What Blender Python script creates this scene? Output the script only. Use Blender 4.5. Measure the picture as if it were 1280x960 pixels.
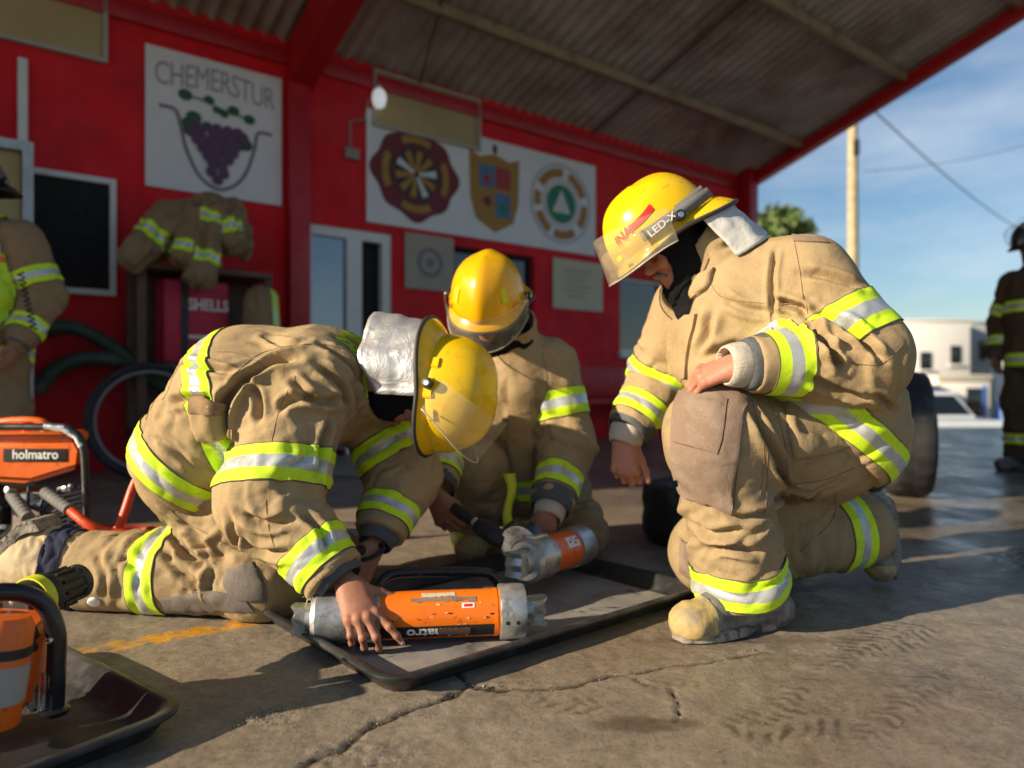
import bpy, bmesh, math, random
import numpy as np
from mathutils import Vector, Matrix
from mathutils.bvhtree import BVHTree
random.seed(7)
for _o in list(bpy.data.objects):
    bpy.data.objects.remove(_o)
SC = bpy.context.scene
COL = SC.collection
# ------------------------------------------------------------------ camera
CAM_H = 0.65
FPX = 890.0
cam = bpy.data.cameras.new('camera')
camo = bpy.data.objects.new('camera', cam)
COL.objects.link(camo)
camo.location = (0, 0, CAM_H)
camo.rotation_euler = (math.pi/2, 0, 0)
cam.sensor_width = 36.0
cam.lens = 36.0*FPX/1280.0
cam.clip_start = 0.02
cam.clip_end = 3000
cam.dof.use_dof = True
cam.dof.focus_distance = 1.63
cam.dof.aperture_fstop = 1.7
SC.camera = camo
# ------------------------------------------------------------------ sky and sun
SUN_EL, SUN_AZ = math.radians(21.5), math.radians(25)     # light travels to +x, turned this far towards +y
LDIR = Vector((math.cos(SUN_EL)*math.cos(SUN_AZ), math.cos(SUN_EL)*math.sin(SUN_AZ), -math.sin(SUN_EL)))
world = bpy.data.worlds.new('World')
SC.world = world
world.use_nodes = True
nt = world.node_tree
nt.nodes.clear()
out = nt.nodes.new('ShaderNodeOutputWorld')
bg = nt.nodes.new('ShaderNodeBackground')
sky = nt.nodes.new('ShaderNodeTexSky')
sky.sky_type = 'NISHITA'
sky.sun_disc = False
sky.sun_elevation = SUN_EL
# sun sits in direction -LDIR ; rotation is measured clockwise from +Y
sky.sun_rotation = math.atan2(-LDIR.x, -LDIR.y)
sky.air_density = 1.25
sky.dust_density = 0.15
sky.ozone_density = 4.5
bg.inputs['Strength'].default_value = 0.064
tc = nt.nodes.new('ShaderNodeTexCoord')
mp = nt.nodes.new('ShaderNodeMapping')
mp.inputs['Scale'].default_value = (1.0, 1.0, 3.6)
nz = nt.nodes.new('ShaderNodeTexNoise')
nz.inputs['Scale'].default_value = 3.1
nz.inputs['Detail'].default_value = 7
nz.inputs['Roughness'].default_value = 0.55
rp = nt.nodes.new('ShaderNodeValToRGB')
rp.color_ramp.elements[0].position = 0.46
rp.color_ramp.elements[0].color = (0, 0, 0, 1)
rp.color_ramp.elements[1].position = 0.95
rp.color_ramp.elements[1].color = (0.75, 0.75, 0.75, 1)
mx = nt.nodes.new('ShaderNodeMix')
mx.data_type = 'RGBA'
mx.inputs[7].default_value = (7.6, 8.1, 8.8, 1)
L = nt.links
L.new(tc.outputs['Generated'], mp.inputs['Vector'])
L.new(mp.outputs['Vector'], nz.inputs['Vector'])
L.new(nz.outputs['Fac'], rp.inputs['Fac'])
L.new(rp.outputs['Color'], mx.inputs[0])
L.new(sky.outputs['Color'], mx.inputs[6])
L.new(mx.outputs[2], bg.inputs['Color'])
L.new(bg.outputs['Background'], out.inputs['Surface'])
sun = bpy.data.lights.new('sun', 'SUN')
sun.energy = 5.0
sun.angle = math.radians(0.55)
sun.color = (1.0, 0.83, 0.60)
suno = bpy.data.objects.new('sun', sun)
COL.objects.link(suno)
suno.rotation_euler = LDIR.to_track_quat('-Z', 'Y').to_euler()
suno.location = (-6, -5, 8)
SC.view_settings.view_transform = 'Standard'
SC.view_settings.look = 'None'
SC.view_settings.exposure = 0.80
SC.view_settings.gamma = 1.0
SC.render.engine = 'CYCLES'
SC.cycles.use_denoising = True
SC.cycles.max_bounces = 8
SC.cycles.transparent_max_bounces = 12
SC.cycles.sample_clamp_indirect = 6.0
# ------------------------------------------------------------------ helpers
def P(px, py, Y):
    """pixel of the 1280x960 picture at depth Y -> world"""
    return np.array(((px-640)/FPX*Y, Y, CAM_H-(py-480)/FPX*Y))

BASE = {}
def setp(o, label=None, cat=None, group=None, kind=None):
    if label: o['label'] = label
    if cat: o['category'] = cat
    if group: o['group'] = group
    if kind: o['kind'] = kind
    return o

def empty(name, loc, label=None, cat=None, group=None, kind=None):
    o = bpy.data.objects.new(name, None)
    o.empty_display_size = 0.1
    o.location = tuple(loc)
    COL.objects.link(o)
    BASE[o.name] = Matrix.Translation(Vector(tuple(loc)))
    return setp(o, label, cat, group, kind)

def link(name, me, mat, parent=None, base=None):
    o = bpy.data.objects.new(name, me)
    COL.objects.link(o)
    if mat is not None:
        for m in (mat if isinstance(mat, (list, tuple)) else [mat]):
            me.materials.append(m)
    if parent is not None:
        o.parent = parent
        o.matrix_parent_inverse = BASE.get(parent.name, Matrix.Identity(4)).inverted()
        BASE[o.name] = Matrix.Identity(4)
    else:
        BASE[o.name] = Matrix.Identity(4)
        if base is not None:
            b = Vector(tuple(base))
            me.transform(Matrix.Translation(-b))
            o.location = b
            BASE[o.name] = Matrix.Translation(b)
    return o

def mesh(name, V, F, mat, parent=None, smooth=True, attrs=None, base=None, fmat=None):
    me = bpy.data.meshes.new(name)
    V = np.asarray(V, dtype=np.float64)
    me.from_pydata(V.tolist(), [], [list(map(int, f)) for f in F])
    if smooth:
        me.polygons.foreach_set('use_smooth', [True]*len(me.polygons))
    if attrs:
        for k, a in attrs.items():
            at = me.attributes.new(k, 'FLOAT', 'POINT')
            at.data.foreach_set('value', np.asarray(a, dtype=np.float32))
    if fmat is not None:
        me.polygons.foreach_set('material_index', list(fmat))
    me.update()
    return link(name, me, mat, parent, base)

def bmobj(name, bm, mat, parent=None, smooth=False, angle=None, base=None):
    me = bpy.data.meshes.new(name)
    bmesh.ops.recalc_face_normals(bm, faces=bm.faces[:])
    bm.to_mesh(me); bm.free()
    if smooth:
        me.polygons.foreach_set('use_smooth', [True]*len(me.polygons))
        if angle:
            me.set_sharp_from_angle(angle=math.radians(angle))
    return link(name, me, mat, parent, base)

class Geo:
    """collects boxes, tubes, grids into one mesh"""
    def __init__(s): s.V = []; s.F = []; s.M = []
    def add(s, V, F, m=0):
        n = len(s.V)
        s.V += [tuple(map(float, v)) for v in V]
        s.F += [[i+n for i in f] for f in F]
        s.M += [m]*len(F)
    def box(s, c, size, R=None, bev=0.0, m=0):
        hx, hy, hz = [x/2 for x in size]
        bm = bmesh.new()
        bmesh.ops.create_cube(bm, size=1)
        for v in bm.verts: v.co = Vector((v.co.x*size[0], v.co.y*size[1], v.co.z*size[2]))
        if bev > 0:
            bmesh.ops.bevel(bm, geom=bm.edges[:], offset=bev, segments=2, affect='EDGES', profile=0.5)
        s.addbm(bm, c, R, m)
    def addbm(s, bm, c=(0,0,0), R=None, m=0):
        bm.verts.ensure_lookup_table()
        c = Vector(tuple(c))
        V = [(R @ v.co if R is not None else v.co) + c for v in bm.verts]
        idx = {v: i for i, v in enumerate(bm.verts)}
        F = [[idx[v] for v in f.verts] for f in bm.faces]
        bm.free()
        s.add(V, F, m)
    def tube(s, pts, r, n=10, cap=True, m=0, closed=False):
        V, F = tube(pts, r, n, cap, closed)
        s.add(V, F, m)
    def lathe(s, o, ax, prof, n=24, m=0, ref=None):
        """prof: list of (along, radius)"""
        ax = Vector(tuple(ax)).normalized(); o = Vector(tuple(o))
        u = ax.orthogonal().normalized() if ref is None else (Vector(ref)-ax*ax.dot(Vector(ref))).normalized()
        w = ax.cross(u)
        V = []; F = []
        for a, r in prof:
            for i in range(n):
                t = 2*math.pi*i/n
                V.append(o+ax*a+(u*math.cos(t)+w*math.sin(t))*r)
        for j in range(len(prof)-1):
            for i in range(n):
                k = (i+1) % n
                F.append([j*n+i, j*n+k, (j+1)*n+k, (j+1)*n+i])
        F.append(list(range(n))[::-1]); F.append([(len(prof)-1)*n+i for i in range(n)])
        s.add(V, F, m)
    def build(s, name, mat, parent=None, smooth=True, angle=35, base=None):
        o = mesh(name, s.V, s.F, mat, parent, smooth, base=base, fmat=s.M)
        if smooth and angle: o.data.set_sharp_from_angle(angle=math.radians(angle))
        return o

def smooth_path(pts, n=8, closed=False):
    """catmull-rom"""
    pts = [np.asarray(p, float) for p in pts]
    out = []
    m = len(pts)
    segs = m if closed else m-1
    for i in range(segs):
        if closed:
            p0, p1, p2, p3 = pts[(i-1) % m], pts[i], pts[(i+1) % m], pts[(i+2) % m]
        else:
            p0 = pts[i-1] if i > 0 else 2*pts[0]-pts[1]
            p1, p2 = pts[i], pts[i+1]
            p3 = pts[i+2] if i+2 < m else 2*pts[-1]-pts[-2]
        for k in range(n):
            t = k/n
            out.append(0.5*((2*p1)+(-p0+p2)*t+(2*p0-5*p1+4*p2-p3)*t*t+(-p0+3*p1-3*p2+p3)*t**3))
    if not closed: out.append(pts[-1])
    return out

def tube(pts, r, n=10, cap=True, closed=False):
    pts = [np.asarray(p, float) for p in pts]
    m = len(pts)
    rs = [r]*m if np.isscalar(r) else list(r)
    V = []; F = []
    u = None
    for i in range(m):
        a = pts[i-1] if (i > 0 or closed) else pts[i]
        b = pts[(i+1) % m] if (i < m-1 or closed) else pts[i]
        t = b-a; t = t/(np.linalg.norm(t)+1e-12)
        if u is None:
            u = np.cross(t, (0, 0, 1.0))
            if np.linalg.norm(u) < 1e-3: u = np.cross(t, (1.0, 0, 0))
        u = u-t*np.dot(u, t); u /= np.linalg.norm(u)+1e-12
        w = np.cross(t, u)
        for k in range(n):
            an = 2*math.pi*k/n
            V.append(pts[i]+(u*math.cos(an)+w*math.sin(an))*rs[i])
    for i in range(m if closed else m-1):
        j = (i+1) % m
        for k in range(n):
            l = (k+1) % n
            F.append([i*n+k, i*n+l, j*n+l, j*n+k])
    if cap and not closed:
        F.append(list(range(n))[::-1]); F.append([(m-1)*n+k for k in range(n)])
    return V, F

def grid_faces(nu, nv, cu=False):
    F = []
    for i in range(nu if cu else nu-1):
        for j in range(nv-1):
            a = i*nv+j; b = ((i+1) % nu)*nv+j
            F.append([a, b, b+1, a+1])
    return F

def frame(x, z=None):
    """3x3 with columns x, y, z from a forward and a rough up"""
    x = Vector(tuple(x)).normalized()
    z = Vector(tuple(z))
    z = (z-x*z.dot(x)).normalized()
    y = z.cross(x)
    return Matrix((x, y, z)).transposed()

def text_geo(s, size, bold=0.0, extrude=0.0, align='CENTER', shear=0.0, space=1.0):
    cu = bpy.data.curves.new('text', 'FONT')
    cu.body = s; cu.size = size; cu.align_x = align; cu.align_y = 'CENTER'
    cu.offset = bold*size; cu.extrude = extrude; cu.resolution_u = 3; cu.shear = shear
    cu.space_character = space
    o = bpy.data.objects.new('text', cu); COL.objects.link(o)
    dg = bpy.context.evaluated_depsgraph_get()
    me = o.evaluated_get(dg).to_mesh()
    V = [tuple(v.co) for v in me.vertices]; F = [list(p.vertices) for p in me.polygons]
    o.evaluated_get(dg).to_mesh_clear()
    bpy.data.objects.remove(o); bpy.data.curves.remove(cu)
    return V, F

def subdiv_text(V, F, n=1):
    bm = bmesh.new()
    vs = [bm.verts.new(v) for v in V]
    for f in F:
        try: bm.faces.new([vs[i] for i in f])
        except ValueError: pass
    bmesh.ops.triangulate(bm, faces=bm.faces[:])
    if n: bmesh.ops.subdivide_edges(bm, edges=bm.edges[:], cuts=n, use_grid_fill=True)
    bm.verts.index_update()
    V2 = [tuple(v.co) for v in bm.verts]; F2 = [[v.index for v in f.verts] for f in bm.faces]
    bm.free()
    return V2, F2

# ------------------------------------------------------------------ gradient noise in numpy
_rng = np.random.RandomState(11)
_perm = _rng.permutation(256)
_perm = np.concatenate([_perm, _perm, _perm])
_grad = _rng.normal(size=(256, 3)); _grad /= np.linalg.norm(_grad, axis=1)[:, None]
def pnoise(p, seed=0):
    p = np.asarray(p, float)+seed*17.31
    i = np.floor(p).astype(int); f = p-i
    u = f*f*f*(f*(f*6-15)+10)
    i &= 255
    r = 0
    for dx in (0, 1):
        wx = u[..., 0] if dx else 1-u[..., 0]
        for dy in (0, 1):
            wy = u[..., 1] if dy else 1-u[..., 1]
            for dz in (0, 1):
                wz = u[..., 2] if dz else 1-u[..., 2]
                h = _perm[_perm[_perm[(i[..., 0]+dx) & 255]+((i[..., 1]+dy) & 255)]+((i[..., 2]+dz) & 255)]
                g = _grad[h]
                d = g[..., 0]*(f[..., 0]-dx)+g[..., 1]*(f[..., 1]-dy)+g[..., 2]*(f[..., 2]-dz)
                r = r+wx*wy*wz*d
    return r*1.6
def fbm(p, octv=4, seed=0, gain=0.5):
    a = 1.0; r = 0; q = np.asarray(p, float)
    for k in range(octv):
        r = r+a*pnoise(q, seed+k*3); q = q*2.03; a *= gain
    return r

# ------------------------------------------------------------------ implicit surfaces
class Sdf:
    def __init__(s, h=0.008): s.pr = []; s.h = h; s.cuts = []
    def cone(s, a, b, ra, rb, k=0.03, ell=None, lab=0, sub=False):
        s.pr.append(dict(a=np.asarray(a, float), b=np.asarray(b, float), ra=ra, rb=rb, k=k, ell=ell, lab=lab, sub=sub)); return s
    def ball(s, c, r, k=0.03, ell=None, lab=0, sub=False):
        c = np.asarray(c, float)
        return s.cone(c, c+1e-6, r, r, k, ell, lab, sub)
    def chain(s, pts, rs, k=0.03, ell=None, lab=0):
        for i in range(len(pts)-1): s.cone(pts[i], pts[i+1], rs[i], rs[i+1], k, ell, lab)
        return s
    def cut(s, f): s.cuts.append(f); return s
    @staticmethod
    def pd(q, p):
        a, b = p['a'], p['b']
        ab = b-a; l2 = float(ab@ab)
        o = q-a
        t = np.clip((o@ab)/l2, 0, 1) if l2 > 1e-9 else np.zeros(q.shape[:-1])
        d = o-t[..., None]*ab
        r = p['ra']+(p['rb']-p['ra'])*t
        if p['ell'] is not None:
            for (ax, sc) in p['ell']:
                ax = np.asarray(ax, float); ax = ax/np.linalg.norm(ax)
                c = d@ax
                d = d-(c*(1-1/sc))[..., None]*ax
            ms = min(1.0, min(sc for _, sc in p['ell']))
            return (np.sqrt((d*d).sum(-1))-r)*ms
        return np.sqrt((d*d).sum(-1))-r
    def mesh(s, smooth=2):
        h = s.h
        lo = np.min([np.minimum(p['a'], p['b'])-max(p['ra'], p['rb'])*s._ms(p)-0.03 for p in s.pr if not p['sub']], axis=0)
        hi = np.max([np.maximum(p['a'], p['b'])+max(p['ra'], p['rb'])*s._ms(p)+0.03 for p in s.pr if not p['sub']], axis=0)
        n = np.ceil((hi-lo)/h).astype(int)+1
        ax = [lo[i]+h*np.arange(n[i]) for i in range(3)]
        D = np.full(n, 0.5, np.float32)
        for p in s.pr:
            m = max(p['ra'], p['rb'])*s._ms(p)+p['k']+3*h
            l2 = np.minimum(p['a'], p['b'])-m; h2 = np.maximum(p['a'], p['b'])+m
            sl = []
            ok = True
            for i in range(3):
                i0 = int(max(0, math.floor((l2[i]-lo[i])/h))); i1 = int(min(n[i], math.ceil((h2[i]-lo[i])/h)+1))
                if i1 <= i0: ok = False
                sl.append(slice(i0, i1))
            if not ok: continue
            G = np.stack(np.meshgrid(ax[0][sl[0]], ax[1][sl[1]], ax[2][sl[2]], indexing='ij'), -1)
            d = s.pd(G, p).astype(np.float32)
            cur = D[tuple(sl)]
            k = p['k']
            if p['sub']:
                hh = np.clip(0.5-0.5*(cur+d)/k, 0, 1)
                D[tuple(sl)] = cur*(1-hh)-d*hh+k*hh*(1-hh)
            else:
                hh = np.clip(0.5+0.5*(d-cur)/k, 0, 1)
                D[tuple(sl)] = d*(1-hh)+cur*hh-k*hh*(1-hh)
        if s.cuts:
            G = np.stack(np.meshgrid(*ax, indexing='ij'), -1)
            for f in s.cuts: D = np.maximum(D, f(G).astype(np.float32))
        D[0] = D[-1] = 0.5; D[:, 0] = D[:, -1] = 0.5; D[:, :, 0] = D[:, :, -1] = 0.5
        V, F = surface_nets(D, lo, h)
        if smooth: V = relax(V, F, smooth)
        return V, F
    @staticmethod
    def _ms(p): return 1.0 if p['ell'] is None else max(1.0, max(sc for _, sc in p['ell']))
    def sep(s, labs):
        """field that is positive on the surface belonging to the given limbs"""
        def f(V):
            own = np.full(len(V), 9.0); oth = np.full(len(V), 9.0)
            for p in s.pr:
                if p['sub']: continue
                d = s.pd(V, p)
                if p['lab'] in labs: own = np.minimum(own, d)
                else: oth = np.minimum(oth, d)
            return oth-own
        return f
    def labels(s, V, labs=None):
        best = np.full(len(V), 9.0); lab = np.zeros(len(V), int)
        for p in s.pr:
            if p['sub']: continue
            d = s.pd(V, p); m = d < best
            best[m] = d[m]; lab[m] = p['lab']
        return lab

def surface_nets(D, lo, h):
    S = D < 0
    nx, ny, nz = D.shape
    c = np.zeros((nx-1, ny-1, nz-1), np.int8)
    for dx in (0, 1):
        for dy in (0, 1):
            for dz in (0, 1):
                c += S[dx:nx-1+dx, dy:ny-1+dy, dz:nz-1+dz]
    act = (c > 0) & (c < 8)
    I = np.argwhere(act)
    idx = np.full(act.shape, -1, np.int64)
    idx[act] = np.arange(len(I))
    acc = np.zeros((len(I), 3)); cnt = np.zeros(len(I))
    corners = [(x, y, z) for x in (0, 1) for y in (0, 1) for z in (0, 1)]
    for a in corners:
        for ax in range(3):
            if a[ax] == 1: continue
            b = list(a); b[ax] = 1
            da = D[I[:, 0]+a[0], I[:, 1]+a[1], I[:, 2]+a[2]].astype(float)
            db = D[I[:, 0]+b[0], I[:, 1]+b[1], I[:, 2]+b[2]].astype(float)
            m = (da < 0) != (db < 0)
            t = np.where(m, da/(da-db+1e-20), 0)
            pos = np.array(a, float)[None, :].repeat(len(I), 0)
            pos[:, ax] = t
            acc[m] += pos[m]; cnt[m] += 1
    V = lo+h*(I+acc/cnt[:, None])
    F = []
    for ax in range(3):
        sl0 = [slice(None)]*3; sl1 = [slice(None)]*3
        sl0[ax] = slice(0, -1); sl1[ax] = slice(1, None)
        ch = S[tuple(sl0)] != S[tuple(sl1)]
        E = np.argwhere(ch)
        u, v = (ax+1) % 3, (ax+2) % 3
        ok = (E[:, u] > 0) & (E[:, v] > 0) & (E[:, u] < D.shape[u]-1) & (E[:, v] < D.shape[v]-1)
        E = E[ok]
        q = []
        for (du, dv) in ((-1, -1), (0, -1), (0, 0), (-1, 0)):
            e = E.copy(); e[:, u] += du; e[:, v] += dv
            q.append(idx[e[:, 0], e[:, 1], e[:, 2]])
        q = np.stack(q, 1)
        ins = S[E[:, 0], E[:, 1], E[:, 2]]
        q[~ins] = q[~ins][:, ::-1]
        F.append(q)
    F = np.concatenate(F)
    F = F[(F >= 0).all(1)]
    return V, F

def relax(V, F, it=2, lam=0.5):
    e = np.concatenate([F[:, [0, 1]], F[:, [1, 2]], F[:, [2, 3]], F[:, [3, 0]]])
    e = np.concatenate([e, e[:, ::-1]])
    for _ in range(it):
        for l in (lam, -lam*1.03):
            s = np.stack([np.bincount(e[:, 0], V[e[:, 1], k], len(V)) for k in range(3)], 1)
            c = np.bincount(e[:, 0], minlength=len(V))
            V = V+l*(s/np.maximum(c, 1)[:, None]-V)
    return V

def normals(V, F):
    V = np.asarray(V); F = np.asarray(F)
    n = np.cross(V[F[:, 2]]-V[F[:, 0]], V[F[:, 3]]-V[F[:, 1]])
    N = np.stack([sum(np.bincount(F[:, j], n[:, k], len(V)) for j in range(4)) for k in range(3)], 1)
    return N/(np.linalg.norm(N, axis=1)[:, None]+1e-12)

def nrm(v):
    v = np.asarray(v, float); return v/np.linalg.norm(v)
def perp(a):
    u = np.cross(a, (0, 0, 1.0))
    if np.linalg.norm(u) < 0.1: u = np.cross(a, (0, 1.0, 0))
    return nrm(u)
def sst(x, a, b):
    t = np.clip((x-a)/(b-a), 0, 1); return t*t*(3-2*t)

def bone_t(V, a, b):
    a = np.asarray(a, float); ax = nrm(np.asarray(b, float)-a)
    return (V-a)@ax
def ring_folds(V, a, b, t0, spread, amp, lam=0.035, seed=0, side=None, rad=0.16, skew=0.0):
    """compression wrinkles round a limb: ridges across the axis a-b, strongest at distance t0 from a"""
    a = np.asarray(a, float); b = np.asarray(b, float)
    ax = nrm(b-a); u = perp(ax); w = np.cross(ax, u)
    o = V-a; t = o@ax; x = o@u; y = o@w
    r = np.sqrt(x*x+y*y)
    m = np.exp(-((t-t0)/spread)**2)*(1-sst(r, rad, rad*1.25))
    if side is not None:
        sd = nrm(side); rr = (o-t[:, None]*ax)/(r[:, None]+1e-6)
        m = m*np.clip(0.35+0.75*(rr@sd), 0.0, 1.0)
    q = np.stack([t/lam+skew*x/lam, x/(lam*3.2), y/(lam*3.2)], 1)
    q[:, 0] += 0.6*pnoise(V/0.07, seed+5)
    n = pnoise(q, seed)
    f = np.sqrt(n*n+0.0012)*2.3-0.55
    return m*amp*f
def long_folds(V, d, lam, amp, seed=0, c=None, R=0.2, stretch=4.0, sharp=True):
    """drag folds running along direction d, around a centre"""
    d = nrm(d); u = perp(d); w = np.cross(d, u)
    q = np.stack([(V@d)/(lam*stretch), (V@u)/lam, (V@w)/lam], 1)
    q[:, 1] += 0.45*pnoise(V/(lam*2.2), seed+9)
    n = pnoise(q, seed)
    if sharp: n = 0.55-np.sqrt(n*n+0.004)*1.9
    m = 1.0 if c is None else np.exp(-(((V-np.asarray(c))**2).sum(1))/(R*R))
    return m*amp*n
def crease(V, pts, depth, width, lip=0.6):
    """one explicit fold along a 3D polyline"""
    pts = [np.asarray(p, float) for p in pts]
    best = np.full(len(V), 9.0); tt = np.zeros(len(V))
    L_ = [0.0]
    for i in range(len(pts)-1): L_.append(L_[-1]+np.linalg.norm(pts[i+1]-pts[i]))
    for i in range(len(pts)-1):
        ab = pts[i+1]-pts[i]; l2 = ab@ab
        t = np.clip(((V-pts[i])@ab)/l2, 0, 1)
        d = np.linalg.norm(V-pts[i]-t[:, None]*ab, axis=1)
        m = d < best; best[m] = d[m]; tt[m] = (L_[i]+t[m]*(L_[i+1]-L_[i]))/L_[-1]
    taper = np.clip(np.minimum(tt, 1-tt)*5, 0.15, 1)
    x = best/width
    return taper*depth*(-np.exp(-x*x)+lip*np.exp(-(x-1.9)**2))

def clip_field(V, F, f, lo, hi, mask=None):
    """the part of the surface where lo<=f<=hi, cut cleanly; returns V, F, f"""
    V = np.asarray(V); F = np.asarray(F)
    fv = f[F]
    keep = (fv.max(1) > lo) & (fv.min(1) < hi)
    if mask is not None: keep &= mask[F].all(1)
    oV = []; oF = []; of = []; cache = {}
    def vid(key, p, val):
        if key not in cache:
            cache[key] = len(oV); oV.append(p); of.append(val)
        return cache[key]
    for q in F[keep]:
        poly = [((int(i),), V[i], f[i]) for i in q]
        for lim, sg in ((lo, 1), (hi, -1)):
            res = []
            for i in range(len(poly)):
                A = poly[i]; B = poly[(i+1) % len(poly)]
                ina = (A[2]-lim)*sg >= 0; inb = (B[2]-lim)*sg >= 0
                if ina: res.append(A)
                if ina != inb:
                    t = (lim-A[2])/(B[2]-A[2])
                    ka, kb = sorted([A[0], B[0]], key=str)
                    res.append(((str(ka), str(kb), lim), A[1]+(B[1]-A[1])*t, lim))
            poly = res
            if not poly: break
        if len(poly) >= 3:
            ids = []
            for k, p, v in poly:
                i = vid(k, p, v)
                if i not in ids: ids.append(i)
            if len(ids) >= 3: oF.append(ids)
    return np.array(oV).reshape(-1, 3), oF, np.array(of)

def clip_poly(V, F, f, g):
    """second clip: keep where g>=0 (g per vertex of V)"""
    oV = [tuple(v) for v in V]; of = list(f); oF = []; cache = {}
    for q in F:
        res = []
        for i in range(len(q)):
            a, b = q[i], q[(i+1) % len(q)]
            if g[a] >= 0: res.append(a)
            if (g[a] >= 0) != (g[b] >= 0):
                k = (min(a, b), max(a, b))
                if k not in cache:
                    t = -g[k[0]]/(g[k[1]]-g[k[0]]); cache[k] = len(oV)
                    oV.append(tuple(np.asarray(V[k[0]])+(np.asarray(V[k[1]])-np.asarray(V[k[0]]))*t)); of.append(f[k[0]]+(f[k[1]]-f[k[0]])*t)
                res.append(cache[k])
        r2 = [x for i, x in enumerate(res) if x != res[i-1]]
        if len(r2) >= 3: oF.append(r2)
    return np.array(oV), oF, np.array(of)

def poly_normals(V, F):
    N = np.zeros_like(V)
    for f in F:
        n = np.cross(V[f[1]]-V[f[0]], V[f[2]]-V[f[0]])
        if len(f) > 3: n = n+np.cross(V[f[2]]-V[f[0]], V[f[3]]-V[f[0]])
        for i in f: N[i] += n
    return N/(np.linalg.norm(N, axis=1)[:, None]+1e-12)

def drop_bits(V, F, f, keep=1):
    """keep only the largest connected piece(s)"""
    n = len(V); p = list(range(n))
    def fd(i):
        while p[i] != i: p[i] = p[p[i]]; i = p[i]
        return i
    for q in F:
        r = fd(q[0])
        for i in q[1:]: p[fd(i)] = r
    cnt = {}
    for q in F: cnt[fd(q[0])] = cnt.get(fd(q[0]), 0)+1
    top = sorted(cnt, key=lambda k: -cnt[k])[:keep]
    F = [q for q in F if fd(q[0]) in top]
    used = sorted({i for q in F for i in q}); mp_ = {o: i for i, o in enumerate(used)}
    return V[used], [[mp_[i] for i in q] for q in F], f[used]

def band(name, V, F, f, lo, hi, mat, parent, mask=None, off=0.004, th=0.0035, keep=1, sep=None):
    """a strip of trim sewn on the surface between two values of a field"""
    bV, bF, bf = clip_field(V, F, f, lo, hi, mask)
    if len(bF) == 0: return None
    if sep is not None:
        g = sep(bV); bV, bF, bf = clip_poly(bV, bF, bf, np.where(np.abs(g) < 1e-6, 1e-6, g))
        if len(bF) == 0: return None
    bV, bF, bf = drop_bits(bV, bF, bf, keep)
    N = poly_normals(bV, bF)
    top = bV+N*off; bot = bV+N*(off-th-0.001)
    n = len(top)
    ec = {}
    for q in bF:
        for i in range(len(q)):
            e = (q[i], q[(i+1) % len(q)])
            ec[e] = 1
    FF = [list(q) for q in bF]
    for (a, b) in list(ec):
        if (b, a) not in ec: FF.append([b, a, a+n, b+n])
    FF += [[i+n for i in q[::-1]] for q in bF]
    bt = (bf-lo)/(hi-lo)
    o = mesh(name, np.concatenate([top, bot]), FF, mat, parent, True, attrs={'bt': np.concatenate([bt, bt])})
    o.data.set_sharp_from_angle(angle=math.radians(50))
    return o

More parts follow.
